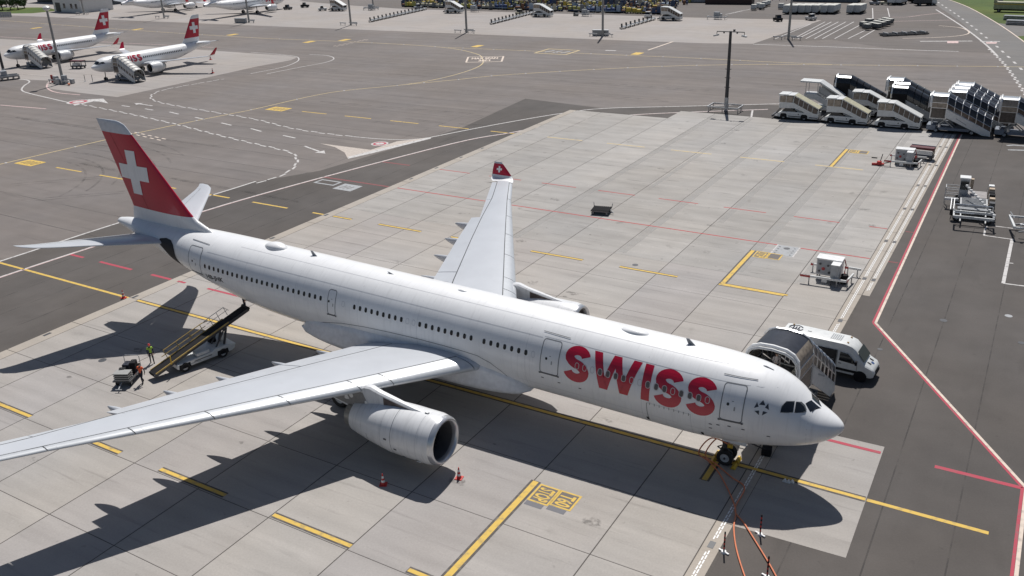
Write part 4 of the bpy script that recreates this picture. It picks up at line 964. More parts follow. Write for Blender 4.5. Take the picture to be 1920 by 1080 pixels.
# wings
STA = [(0.0, -14.6, -25.2, 3.72, .135, .055), (2.6, -16.45, -26.0, 3.90, .130, .05), (5.0, -18.0, -26.8, 4.12, .120, .035), (8.0, -19.85, -27.95, 4.40, .112, .02), (11.4, -21.95, -29.1, 4.72, .108, .01), (15.25, -24.35, -30.4, 5.08, .105, 0), (20.2, -27.4, -31.95, 5.56, .10, 0), (24.8, -30.25, -33.2, 6.0, .10, 0), (29.0, -32.55, -35.0, 6.42, .095, 0)]
def aileron_te(y):  # the flap edge stands further aft than the aileron edge
    return -31.05 - (y - 20.2) * .447
FAIR = mat("wing root grey", (.52, .55, .60), .35)
for side in (-1, 1):
    w = Wing(STA, side)
    SLC = .155
    core = w.solid(1.2, 29.0, SLC, .735, "wing", GREYW, jet, n=12)
    # slats: seven segments with gaps
    cuts = [3.05, 7.9, 9.75, 13.6, 17.4, 21.1, 24.9, 28.75]
    for a, b in zip(cuts, cuts[1:]):
        sl = w.solid(a + .03, b - .03, 0.0, SLC - .006, "slat", SLATM, core, off=.006, n=9)
        w.seam(b - .03, b - .03, .0, .14, .045, "slat_joint", GAPM, core)
        w.seam(b - .45, b - .45, .01, .09, .025, "slat_mark", LIGHTSEAM, core, off=.012)
    w.solid(1.2, 3.0, .0, SLC, "wing_root_edge", FAIR, core, n=9)
    w.seam(3.0, 28.8, SLC, SLC, .085, "slat_gap", GAPM, core); 
    # flaps
    for a, b in ((3.0, 9.3), (9.4, 20.15)):
        fl = w.solid(a, b, .745, 1.0, "flap", GREYW, core, off=.004, n=8, drop=.05)
        for k in range(1, 4): w.seam(a + (b - a) * k / 4, a + (b - a) * k / 4, .80, .86, .03, "flap_mark", LIGHTSEAM, core, off=.01)
    w.seam(3.0, 28.6, .742, .742, .075, "flap_gap", GAPM, core)
    for a, b in ((20.25, 24.4), (24.46, 28.6)): w.solid(a, b, .745, 1.0, "aileron", GREYW, core, off=.004, n=8, te=aileron_te)
    # spoiler hinge line and tank lids
    w.seam(4.0, 20, .66, .70, .02, "spoiler_edge", LIGHTSEAM, core)
    for yy in (12.2, 15.8, 19.0, 23.0): w.seam(yy, yy, .40, .43, .05, "tank_lid", LIGHTSEAM, core)
    for yy in (10.5, 13.5, 17.0, 20.0): w.seam(yy, yy, .67, .735, .02, "spoiler_split", LIGHTSEAM, core)
    # flap track fairings
    for yy, L in ((5.6, 4.6), (8.8, 4.2), (12.6, 3.8), (15.9, 3.4), (19.2, 3.0)):
        _, le, te, z, tc, tw = w.row(yy); mb = MB(); rings = []
        for k in range(11):
            t = k / 10; x = te - 1.55 + 1.1 * L * (1 - t); q = max(.02, math.sin(math.pi * min(1, .05 + .93 * t))) ** .75; zc = z - .22 - tw * .8 - .22 * math.sin(math.pi * t * .9) - .05 * t
            rings.append([Vector((x, side * yy + .26 * q * math.cos(a), zc - .08 + .44 * q * math.sin(a) - .06 * q)) for a in [2 * math.pi * j / 10 for j in range(10)]])
        mb.loft(rings); mb.build("flap_track_fairing", GREYW, core, smooth=True, angle=60)
    # winglet
    WL_ = [(29.0, -32.55, -35.0, 6.40, 0), (29.5, -32.75, -35.5, 6.46, .4), (29.85, -33.0, -35.62, 6.62, .8), (29.98, -33.25, -35.62, 6.85, 1), (30.1, -33.7, -35.6, 7.3, 1), (30.26, -34.4, -35.5, 7.95, 1), (30.32, -34.6, -35.45, 8.12, 1)]
    def wring(q):
        y, le, te, z, u = q; c = le - te; R = []
        n = Vector((0, -u, 1 - u)).normalized() if True else None
        xs = [1 - math.cos(math.pi / 2 * k / 8) for k in range(9)]
        for sg, L in ((1, xs), (-1, xs[::-1][1:-1])):
            for x in L: h = foil(x, .085) * c * sg; R.append(Vector((le - x * c, side * (y + n.y * h), z + n.z * h)))
        return R
    mix = lambda a, b, t: tuple(p + (q - p) * t for p, q in zip(a, b))
    MB().loft([wring(q) for q in WL_[:4]]).build("winglet", WHITE, core, smooth=True)
    MB().loft([wring(q) for q in (WL_[3], WL_[4], WL_[5])]).build("winglet_tip", REDA, core, smooth=True)
    MB().loft([wring(q) for q in (WL_[5], WL_[6])]).build("winglet_cap", GREYW, core, smooth=True)
    for sd in (1, -1):
        mb = MB(); P = cross_pts(-34.75, 7.42, .32, .21, .0)
        for q in ((0, 1, 6, 7), (2, 3, 4, 5), (8, 9, 10, 11)):
            mb.ngon([(P[i][0], side * (30.13 + (P[i][1] - 7.42) * .24) + sd * .105, P[i][1]) for i in q])
        mb.build("winglet_cross", WHITE, core)
    # engine and pylon
    ey = side * 9.37; nac = make_engine(jet, -14.80, ey, 2.40, 6.9, 1.57, 1.67)
    n = nac
    mb = MB(); mb.T = Matrix.Translation((0, 0, 0))
    PY_ = [(-16.1, 4.0, .06), (-17.0, 4.16, .17), (-18.4, 4.44, .23), (-19.6, 4.66, .25), (-20.35, 4.88, .28), (-20.75, 4.86, .31), (-21.6, 4.50, .31), (-22.4, 4.30, .31), (-24.0, 4.1, .28), (-25.4, 4.0, .12)]
    PB = {-16.1: 3.9, -17.0: 3.7, -18.4: 3.6, -19.6: 3.5, -20.35: 3.4, -20.75: 3.35, -21.6: 3.15, -22.4: 3.1, -24.0: 3.45, -25.4: 3.9}
    rings = [[Vector((x, ey - h * .55, zt)), Vector((x, ey + h * .55, zt)), Vector((x, ey + h, zt - .09)), Vector((x, ey + h, PB[x])), Vector((x, ey - h, PB[x])), Vector((x, ey - h, zt - .09))] for x, zt, h in PY_]
    py = mb.loft(rings).build("pylon", NACM, jet, smooth=True, angle=25)
    for sg in (-1, 1):
        MB().ngon([(-17.0, ey + sg * .185, 4.02), (-19.3, ey + sg * .262, 4.44), (-19.3, ey + sg * .266, 3.6), (-17.35, ey + sg * .215, 3.93)]).build("pylon_heat_panel", mat("heat tinted panel", (.16, .13, .12), .3, metal=.4, var=.3), py)
        MB().ngon([(-20.9, ey + sg * .325, 4.4), (-24.2, ey + sg * .30, 4.02), (-24.0, ey + sg * .30, 3.52), (-22.2, ey + sg * .322, 3.2), (-20.6, ey + sg * .318, 3.7)]).build("pylon_aft_shade", mat("pylon aft grey", (.26, .255, .25), .4, var=.15), py)  # grey over the aft pylon side, its shadowed tone put into the colour
    for (x, z, r) in ((-21.9, 3.95, .16), (-20.7, 3.75, .11)): MB().cyl((x, ey + side * .30, z), (x, ey + side * .335, z), r, n=16).build("pylon_disc", WHITEP, py); MB().cyl((x, ey - side * .30, z), (x, ey - side * .335, z), r, n=16).build("pylon_disc", WHITEP, py)  # two small white discs on each pylon side
    # cowl seams and marks as raised hairlines
    def nline(x, a0, a1, name="cowl_seam", wd=.025, m=SEAM):
        def rad(xx):
            t = (-14.80 - xx); P = [(.34, 1.58), (.79, 1.665), (1.57, 1.663), (2.5, 1.67), (3.6, 1.645), (4.28, 1.553), (5.4, 1.386), (6.2, 1.22), (6.9, 1.07)]
            for (p, q) in zip(P, P[1:]):
                if p[0] <= t <= q[0]: return p[1] + (q[1] - p[1]) * (t - p[0]) / (q[0] - p[0])
            return P[0][1]
        mb = MB(); N = 20; pr = None
        for k in range(N + 1):
            a = R_(a0 + (a1 - a0) * k / N); cc = [(x + wd / 2, rad(x + wd / 2) + .014), (x - wd / 2, rad(x - wd / 2) + .014)]
            q = [Vector((xx, ey - side * 0 - rr * math.cos(a), 2.40 + rr * math.sin(a))) for xx, rr in cc]
            if pr: mb.quad(pr[0], pr[1], q[1], q[0])
            pr = q
        mb.build(name, m, n)
    if side < 0:
        nline(-17.9, -60, 80); nline(-18.75, -70, 75, m=LIGHTSEAM); nline(-20.0, -50, -5, m=SEAM); nline(-16.0, -80, 80, m=LIGHTSEAM)
        for x, a in ((-16.1, -38), (-16.35, -46), (-17.6, -20), (-18.3, 0), (-17.2, -42)): nline(x, a, a + 4, "cowl_mark", .22, mat("port grey", (.10, .10, .11), .5))
        MB().prism([(-15.9, 4.02), (-16.25, 4.02), (-16.2, 4.14), (-16.0, 4.12)], 'y', ey - .07, ey + .07).build("cowl_vent", STEEL, n)
        MB().box((-16.6, ey - .5, .72), (.3, .25, .1)).build("drain_mast", WHITEP, n)
# tail fin
FR = [(8.0, -43.4, -54.45, .06), (8.7, -44.5, -54.3, .085), (9.3, -45.9, -54.15, .095), (9.7, -46.55, -54.02, .095), (16.06, -52.35, -56.3, .085), (16.5, -52.72, -56.47, .085), (16.85, -53.1, -56.6, .08), (17.05, -53.6, -56.68, .06), (17.13, -54.1, -56.7, .03)]
FIN = Fin(FR)
fb = FIN.solid([7.6, 8.0, 8.4, 8.7, 9.0, 9.3, 9.62], "tail_fin", WHITE, jet)
FIN.solid([9.622 + 6.438 * k / 16 for k in range(17)], "fin_band", REDA, fb)
FIN.solid([16.062, 16.3, 16.5, 16.7, 16.85, 16.95, 17.05, 17.1, 17.13], "fin_cap", mat("fin cap grey", (.62, .65, .70), .35), fb)
FIN.decal(cross_pts(-52.82, 12.78, 1.93, 1.28), "fin_cross", WHITE, fb)
rd = [(z, FIN.row(z)) for z in (9.7, 11.4, 13.1, 14.8, 16.0)]
for (z0, r0_), (z1, r1_) in zip(rd, rd[1:]):
    pass
mb = MB(); pr = None
for z in [9.64 + 6.4 * k / 12 for k in range(13)]:
    _, le, te, tc = FIN.row(z); xx = te + (le - te) * .30; h = FIN.half(xx, z) + .012; q = (Vector((xx - .02, -h, z)), Vector((xx + .02, -h, z)))
    if pr: mb.quad(pr[0], q[0], q[1], pr[1])
    pr = q
mb.build("rudder_gap", mat("rudder seam", (.30, .01, .016), .6), fb)
# horizontal stabilisers
HST = [(0.5, -47.9, -53.6, 7.30, .10, 0), (1.5, -48.7, -53.95, 7.44, .10, 0), (8.4, -54.0, -56.1, 8.46, .09, 0), (9.2, -54.75, -56.5, 8.58, .08, 0), (9.65, -55.6, -56.85, 8.65, .06, 0), (9.75, -56.2, -56.9, 8.66, .03, 0)]
for side in (-1, 1):
    w = Wing(HST, side); h = w.solid(.6, 9.75, 0.0, .70, "stabiliser", GREYW, jet, n=12, ny=8)
    w.solid(1.6, 8.7, .71, 1.0, "elevator", GREYW, h, n=6, ny=5); w.seam(1.6, 8.7, .705, .705, .04, "elevator_gap", SEAM, h)
    w.solid(.6, 1.58, .71, 1.0, "elevator_root", GREYW, h, n=6, ny=2); w.solid(8.72, 9.7, .70, 1.0, "elevator_tip", GREYW, h, n=6, ny=4)
    # dark unpainted trim opening at the root
    B.patch([(-47.0, 1.35), (-47.25, 1.72), (-47.7, 1.98), (-48.4, 2.02), (-49.2, 1.86), (-49.3, 1.5), (-48.4, 1.0), (-47.7, .3), (-47.1, -.3), (-46.75, -.1), (-46.85, .7)], side, .03, "trim_opening", DARK, jet, step=.14)
    B.ribbon([(-46.8, .7), (-46.95, 1.38), (-47.2, 1.76), (-47.66, 2.03), (-48.4, 2.08), (-49.2, 1.9)], .05, side, .04, "trim_edge", WHITE, jet)
mb = MB(); x = -56.23; mb.cyl((x - .02, 0, B.ax(x) + 1.86), (x + .35, 0, B.ax(x) + 1.84), .20, n=16); mb.build("apu_exhaust", DARK, jet)
B.ribbon([(-52.3, 2.3), (-52.4, 1.9), (-52.5, 1.0), (-52.5, .4)], .03, -1, .01, "tail_cone_joint", LIGHTSEAM, jet)
# undercarriage
ng = MB(); ng.cyl((-.05, 0, .62), (-.35, 0, 2.3), .12, n=12); ng.cyl((0, -.55, .53), (0, .55, .53), .07, n=8); ng.bar((-.2, 0, 1.5), (1.2, 0, 2.6), .1); ng.cyl((-.1, 0, 1.0), (-.25, 0, 1.9), .17, n=12); ng.bar((-.2, -.2, 1.3), (-.6, -.1, 1.0), .06); ng.bar((-.6, -.1, 1.0), (-.1, 0, .7), .06)
nose_leg = ng.build("nose_gear", DSTEEL, jet, smooth=True, angle=30)
for s in (-1, 1): make_wheel(.53, .34, nose_leg, (0, s * .36, .53), mat("wheel hub grey", (.45, .46, .47), .4))
for s in (-1, 1): MB().box((.55, s * .45, 2.15), (1.5, .04, .8)).build("gear_door", WHITE, jet)
MB().bx(.05, .42, -.16, -.02, 1.55, 1.85).build("landing_light_bracket", YELM, nose_leg); MB().bx(.05, .36, -.18, -.04, 1.15, 1.4).build("tow_lever_box", YELM, nose_leg)
for side in (-1, 1):
    mg = MB(); y = side * 5.34; mg.cyl((-25.4, y, .8), (-24.9, y * .98, 4.2), .2, n=14); mg.cyl((-24.4, y, .72), (-26.4, y, .72), .12, n=8); mg.bar((-25.2, y, 2.0), (-24.8, y - side * 2.4, 3.4), .14)
    for ax in (-24.4, -26.4): mg.cyl((ax, y - .75, .7), (ax, y + .75, .7), .09, n=8)
    leg = mg.build("main_gear", DSTEEL, jet, smooth=True, angle=30)
    for ax in (-24.4, -26.4):
        for s in (-1, 1): make_wheel(.7, .5, leg, (ax, y + s * .7, .7), mat("wheel hub grey", (.45, .46, .47), .4))
    MB().box((-25.2, y + side * .45, 2.9), (1.7, .05, 2.0)).build("gear_door", GREYW, jet)
# ------------------------------------------------------------------ people
def person(label, loc, rz, pose, top, bottom, group=None, vest=None, hat=None, hair=HAIR, scale=1.0):
    """pose: dict of joint positions (x forward, y left, z up) in metres"""
    root = thing("person", label, "person", loc, rz, group)
    J = {"hip": (0, 0, .95), "chest": (0, 0, 1.28), "neck": (0, 0, 1.48), "head": (.02, 0, 1.56), "crown": (.02, 0, 1.70),
         "ls": (0, .17, 1.42), "le": (-.02, .22, 1.14), "lw": (.05, .22, .9), "lh": (.07, .22, .82), "rs": (0, -.17, 1.42), "re": (-.02, -.22, 1.14), "rw": (.05, -.22, .9), "rh": (.07, -.22, .82),
         "lhip": (0, .09, .92), "lk": (.02, .10, .5), "la": (0, .11, .09), "lt": (.15, .12, .04), "rhip": (0, -.09, .92), "rk": (.02, -.10, .5), "ra": (0, -.11, .09), "rt": (.15, -.12, .04)}
    J.update(pose)
    RAD = {"hip": .145, "chest": .155, "neck": .058, "head": .088, "crown": .075, "ls": .07, "le": .047, "lw": .034, "lh": .036, "lhip": .095, "lk": .062, "la": .045, "lt": .04}
    E = [("hip", "chest"), ("chest", "neck"), ("neck", "head"), ("head", "crown"), ("chest", "ls"), ("ls", "le"), ("le", "lw"), ("lw", "lh"), ("chest", "rs"), ("rs", "re"), ("re", "rw"), ("rw", "rh"),
         ("hip", "lhip"), ("lhip", "lk"), ("lk", "la"), ("la", "lt"), ("hip", "rhip"), ("rhip", "rk"), ("rk", "ra"), ("ra", "rt")]
    names = list(J); idx = {n: i for i, n in enumerate(names)}
    me = bpy.data.meshes.new("skeleton"); me.from_pydata([tuple(c * scale for c in J[n]) for n in names], [(idx[a], idx[b]) for a, b in E], [])
    o = bpy.data.objects.new("skeleton", me); COL.objects.link(o)
    sk = o.modifiers.new("skin", 'SKIN'); sb = o.modifiers.new("sub", 'SUBSURF'); sb.levels = 1; sb.render_levels = 1
    for n in names:
        k = n if n in RAD else "l" + n[1:]; r = RAD.get(k, .05) * scale; sv = me.skin_vertices[0].data[idx[n]]; sv.radius = (r, r * (.8 if n in ("hip", "chest") else 1)); sv.use_root = (n == "hip")
    dg = bpy.context.evaluated_depsgraph_get(); body = bpy.data.meshes.new_from_object(o.evaluated_get(dg)); bpy.data.objects.remove(o)
    for m in (top, bottom, SKIN, BLACKM, vest or top): body.materials.append(m)
    hipz = J["hip"][2] * scale
    def near(c, n): return (Vector(J[n]) * scale - c).length
    for p in body.polygons:
        c = p.center
        kn = min(names, key=lambda n: near(c, n)); p.use_smooth = True
        if kn in ("head", "crown") or (kn == "neck" and c.z > J["neck"][2] * scale): p.material_index = 2
        elif kn in ("lh", "rh"): p.material_index = 2
        elif kn in ("la", "ra", "lt", "rt"): p.material_index = 3 if c.z < J["hip"][2] * .18 or kn in ("lt", "rt") else 1
        elif kn in ("lhip", "rhip", "lk", "rk") or (kn == "hip" and c.z < hipz + .02): p.material_index = 1
        elif kn in ("chest", "hip", "ls", "rs"): p.material_index = 4
        else: p.material_index = 0
    body.name = "body"; b = bpy.data.objects.new("body", body); COL.objects.link(b); b.parent = root
    h = Vector(J["head"]).lerp(Vector(J["crown"]), .55) * scale
    hm = MB(); rr = .098 * scale
    rings = []
    for i in range(6):
        a = R_(-5 + 90 * i / 5); rings.append([(h.x - .012 + rr * 1.05 * math.cos(a) * math.cos(t), h.y + rr * math.cos(a) * math.sin(t), h.z + rr * 1.1 * math.sin(a)) for t in [2 * math.pi * k / 14 for k in range(14)]])
    hm.loft(rings)
    if hat: hm.build("cap", hat, root, smooth=True); MB().box((h.x + .1 * scale, h.y, h.z + .01), (.12, .14, .015)).build("cap_peak", hat, root)
    else: hm.build("hair", hair, root, smooth=True)
    # face: nose, eyes, mouth, ears; hands: fingers and thumb
    f = MB(); f.use(SKIN); f.cyl((h.x + .085, h.y, h.z - .02), (h.x + .112, h.y, h.z - .055), .008, .016, 6); f.box((h.x - .0, h.y + .098, h.z - .035), (.035, .02, .06)); f.box((h.x, h.y - .098, h.z - .035), (.035, .02, .06))
    f.use(BLACKM); f.box((h.x + .09, h.y + .034, h.z - .02), (.012, .024, .01)); f.box((h.x + .09, h.y - .034, h.z - .02), (.012, .024, .01)); f.use(SKIN); f.build("face", None, root)
    for s in ("l", "r"):
        w, e = Vector(J[s + "w"]) * scale, Vector(J[s + "h"]) * scale; d = (e - w).normalized(); sd = d.cross(Vector((1, 0, 0))) if abs(d.x) < .9 else Vector((0, 1, 0)); sd = sd.normalized(); cu = sd.cross(d)
        g = MB()
        for k, L in enumerate((.07, .085, .08, .06)):
            p0 = e + sd * (k - 1.5) * .02; p1 = p0 + d * L * .6 + cu * .01; g.tube([p0, p1, p1 + d * L * .4 + cu * .03], .009, 5)
        g.tube([w + sd * .02 + d * .03, w + sd * .06 + d * .06, w + sd * .065 + d * .1], .011, 5); g.build("hand", SKIN, root)
    return root

# ------------------------------------------------------------------ passenger stairs
def wheel4(root, xs, y, r=.42, w=.28):
    for x in xs:
        for s in (-1, 1): make_wheel(r, w, root, (x, s * y, r), mat("rim grey", (.5, .5, .5), .5), "wheel")
def stairs_box(label, loc, rz, group, roof=CREAM):
    """self-propelled steps on a white truck chassis; high platform at -x, foot at +x"""
    t = thing("passenger_stairs", label, "passenger stairs", loc, rz, group)
    ch = MB(); ch.prism([(-3.1, .42), (-2.75, .34), (3.25, .34), (3.3, .5), (3.3, 1.22), (-.6, 1.28), (-2.3, 1.24), (-3.05, .95)], 'y', -1.12, 1.12)
    c = ch.build("chassis", TWHITE, t, bev=.04)
    for s in (-1, 1):
        MB().bx(-1.35, .75, s * 1.125 - .01, s * 1.125 + .01, .50, .62).build("side_stripe", BLACKM, c); MB().bx(1.9, 3.2, s * 1.125 - .01, s * 1.125 + .01, .50, .62).build("side_stripe", BLACKM, c)
        MB().cyl((.25, s * 1.12, .95), (.25, s * 1.14, .95), .10, n=12).build("side_badge", DSTEEL, c)
        for x in (-2.1, 1.15): MB().prism([(x - .55, .34), (x - .5, .8), (x - .3, .95), (x + .3, .95), (x + .5, .8), (x + .55, .34)], 'y', s * 1.11 - .02, s * 1.11 + .022).build("wheel_arch", BLACKM, c)
    wheel4(t, (-2.1, 1.15), 1.0)
    cb = MB(); cb.prism([(-2.5, 1.26), (-2.0, 1.72), (-1.1, 1.78), (-.1, 1.3)], 'y', -1.05, 1.05); cab = cb.build("cab", GLASS, t); MB().prism([(-2.0, 1.735), (-1.1, 1.79), (-1.1, 1.83), (-1.9, 1.80)], 'y', -.9, .9).build("cab_roof", TWHITE, cab)
    # bumper frame and stabilisers at the high end
    b = MB(); b.bx(-3.9, -3.0, -1.2, 1.2, .34, .46); b.bx(-3.95, -3.75, -1.3, 1.3, .3, .62)
    for s in (-1, 1): b.bar((-3.7, s * 1.0, .45), (-2.6, s * 1.0, 1.9), .1)
    b.build("front_platform", DSTEEL, t)
    # stair flanks
    for s in (-1, 1):
        y = s * 1.08
        m = MB(); m.prism([(-2.9, 1.75), (-2.9, 2.7), (-.7, 2.72), (3.2, .95), (3.2, .5), (2.5, .62), (1.6, 1.15), (-.4, 1.85)], 'y', y - .03, y + .03); fl = m.build("stair_side", TWHITE, t)
        MB().prism([(-.35, 1.75), (.9, 1.25), (.9, 1.15), (-.35, 1.65)], 'y', y + s * .035 - .01, y + s * .035 + .01).build("side_mark", TGREY, fl)
        MB().bx(-2.85, -.85, y - .02, y + .02, 2.72, 3.68).build("platform_window", mat("tan glazing", (.30, .25, .20), .25, var=.3), fl)
        MB().bx(-1.9, -1.84, y - .04, y + .04, 2.7, 3.7).build("window_post", TWHITE, fl)
        n = 5
        for k in range(n):
            xa = -.62 + k * .74; xb = xa + .64; za, zb = 2.74 - (xa + .62) * .485, 2.74 - (xb + .62) * .485
            MB().prism([(xa, za), (xb, zb), (xb + .12, zb + .90), (xa + .12, za + .95)], 'y', y - .02, y + .02).build("stair_window", SMOKE, fl)
        f = MB(); f.bar((-.75, y, 2.7), (-.62, y, 3.85), .12, .1); f.bar((-.62, y, 3.85), (3.3, y, 1.95), .10); f.bar((3.2, y, .6), (3.3, y, 2.0), .16, .12); MB().bar((-2.9, y, 2.7), (-2.9, y, 3.85), .12).build("corner_post", TWHITE, fl)
        for k in range(1, 5): xa = -.62 + k * .74 - .05; za = 2.74 - (xa + .62) * .485; f.bar((xa, y, za), (xa + .12, y, za + .95), .06)
        f.build("canopy_frame", TWHITE, fl)
    r = MB(); r.prism([(-3.1, 3.78), (-3.1, 3.98), (-1.6, 4.02), (-1.5, 3.92), (-.6, 3.94), (-.55, 3.8)], 'y', -1.18, 1.18); r.build("platform_roof", TWHITE, t, bev=.03)
    r = MB(); r.prism([(-.58, 3.82), (-.58, 3.92), (3.35, 2.02), (3.3, 1.92)], 'y', -1.12, 1.12); r.build("stair_roof", roof, t)
    r = MB()
    for k in range(14): x = -.7 + k * .28; r.bx(x, x + .3, -1.0, 1.0, 2.42 - k * .142, 2.47 - k * .142)
    o = r.build("step", GALV, t); o["kind"] = "stuff"; MB().bx(-2.85, -.7, -1.04, 1.04, 2.45, 2.52).build("platform_floor", GALV, t)
    return t
def stairs_glazed(label, loc, rz, group, H=3.3, L=6.6, W=1.45, dark=False, roofm=None, base=True, hoops=True, plat=2.1):
    """canopied steps: glazed box at -x, curved glazed tunnel coming down to +x; H floor height at the top"""
    t = thing("passenger_stairs", label, "passenger stairs", loc, rz, group)
    xp = -L / 2 + plat - 1.0; x0 = -L / 2 - 1.0; x1 = L / 2 + 1.0; fr = BLACKM if dark else ALU
    zf = lambda x: H if x <= xp else H + (.25 - H) * (x - xp) / (x1 - xp)
    hr = 2.45
    TUBE = mat("black tube skin", (.016, .017, .019), .22, spec=.7)
    gl = roofm or (TUBE if dark else ROOFG)
    def hoop(x):   # section outline, floor to floor: low edge, nine points of the arch, low edge
        z = zf(x); pts = [Vector((x, -W, z + .55))]
        for k in range(9):
            a = math.pi * k / 8; c, sn = math.cos(a), math.sin(a); e = 1.0 if dark else .72
            pts.append(Vector((x, -W * math.copysign(abs(c) ** e, c), z + 1.25 + (hr - 1.2) * abs(sn) ** e)))
        return pts + [Vector((x, W, z + .55))]
    n = 6; xs = [xp + (x1 - xp) * k / n for k in range(n + 1)]
    sm = TUBE if dark else SMOKE
    for a, b in zip(xs, xs[1:]):
        A, Bq = hoop(a + .04), hoop(b - .04)
        for lo, hi in ((0, 1), (9, 10)): MB().quad(A[lo], Bq[lo], Bq[hi], A[hi]).build("side_panel", sm, t)
        for lo in (1, 7):
            mb = MB()
            for k in (lo, lo + 1): mb.quad(A[k], Bq[k], Bq[k + 1], A[k + 1])
            mb.build("side_panel", sm if dark else gl, t, smooth=True, angle=60)
        mb = MB()
        for k in range(3, 7): mb.quad(A[k], Bq[k], Bq[k + 1], A[k + 1])
        mb.build("roof_panel", gl, t, smooth=True, angle=60)
    if hoops:
        for k, x in enumerate(xs): MB().tube([p + Vector((0, 0, .03)) for p in hoop(x)], .06, 5).build("canopy_rib", fr, t)
        for j in (0, 1, 3, 7, 9, 10): MB().tube([hoop(x)[j] for x in xs], .045, 4).build("canopy_rail", fr, t)
    # platform box
    A, Bq = hoop(x0), hoop(xp)
    for s in (-1, 1):
        y = s * W
        MB().bx(x0 + .08, xp - .08, y - .02, y + .02, H - .9, H + .5).build("platform_panel", mat("smoked platform panel", (.09, .075, .065), .15, var=.3) if not dark else BLACKM, t)
        MB().bx(x0 + .08, xp - .08, y - .02, y + .02, H + .58, H + 1.28).build("platform_window", mat("tan glazing", (.30, .25, .20), .25, var=.3) if not dark else BLACKM, t)
        m = MB()
        for x in (x0, xp): m.bar((x, y, H - 1.0), (x, y, H + 1.3), .12)
        for z in (H - 1.0, H + .54, H + 1.3): m.bar((x0, y, z), (xp, y, z), .08)
        m.build("platform_frame", fr, t)
    rm = gl if dark else roofm or mat("roof end metal", (.62, .64, .66), .22, metal=.6)
    for nm, ks, mm in (("platform_side", (1, 2), mat("tan glazing", (.30, .25, .20), .25, var=.3) if not dark else gl), ("platform_roof", (3, 4, 5, 6), rm), ("platform_side", (7, 8), mat("tan glazing", (.30, .25, .20), .25, var=.3) if not dark else gl)):
        mb = MB()
        for k in ks: mb.quad(A[k], A[k + 1], Bq[k + 1], Bq[k])
        mb.build(nm, mm, t, smooth=True, angle=60)
    for x in (x0, xp) if hoops else (): MB().tube([p + Vector((0, 0, .04)) for p in hoop(x)], .08, 5).build("platform_rib", fr, t)
    MB().tube([p + Vector((-.12, 0, .06)) for p in A], .13, 6).build("bellows_frame", WHITEP if not dark else ALU, t)
    m = MB(); m.tube([p * 1 + Vector((-.35, 0, -.06)) for p in A], .09, 6); m.build("bumper_hoop", GALV if not dark else BLACKM, t)
    MB().bx(x0, xp, -W + .05, W - .05, H - .1, H).build("platform_floor", GALV, t)
    # white flank below the glazing
    for s in (-1, 1):
        y = s * (W + .03); m = MB(); m.prism([(xp - .1, H + .5), (x1, .82), (x1 + .1, .15), (x1 - 1.0, .22), (xp - .1, H - .75)], 'y', y - .03, y + .03); q = m.build("stair_side", TWHITE if not dark else TGREY, t)
        if not dark: MB().prism([(xp + 1.4, H - .75), (xp + 2.9, H - 1.6), (xp + 2.9, H - 1.72), (xp + 1.4, H - .88)], 'y', y + s * .035 - .008, y + s * .035 + .008).build("side_mark", TGREY, q)
    m = MB(); N = int(H / .19)
    for k in range(N): x = xp + (x1 - xp) * k / N; m.bx(x, x + (x1 - xp) / N + .03, -W + .08, W - .08, zf(x) - .06, zf(x))
    o = m.build("step", GALV, t); o["kind"] = "stuff"
    # chassis
    c = MB(); c.bx(x0 + .1, x1 - 1.6, -1.05, 1.05, .45, .85); c.bx(x0 - .3, x0 + .9, -1.2, 1.2, .4, 1.15)
    cc = c.build("chassis", mat("chassis blue grey", (.20, .23, .28), .5, var=.15), t, bev=.03)
    m = MB(); m.bar((x0 + .9, -.8, .9), (xp + .8, -.8, H - .4), .16); m.bar((x0 + .9, .8, .9), (xp + .8, .8, H - .4), .16); m.bar((x0 + .3, -.9, 1.0), (x0 + .3, -.9, H - .1), .12); m.bar((x0 + .3, .9, 1.0), (x0 + .3, .9, H - .1), .12); m.bar((xp + 1.2, -.8, .85), (x0 + .6, -.8, H - .2), .12); m.bar((xp + 1.2, .8, .85), (x0 + .6, .8, H - .2), .12)
    m.build("lift_frame", STEEL, t)
    MB().cyl((x0 + 1.4, -.9, .85), (x0 + 1.4, -.9, 1.25), .25, n=10).build("air_tank", ALU, cc)
    wheel4(t, (x0 + 1.0, x1 - 2.4), .95, .40, .28)
    return t
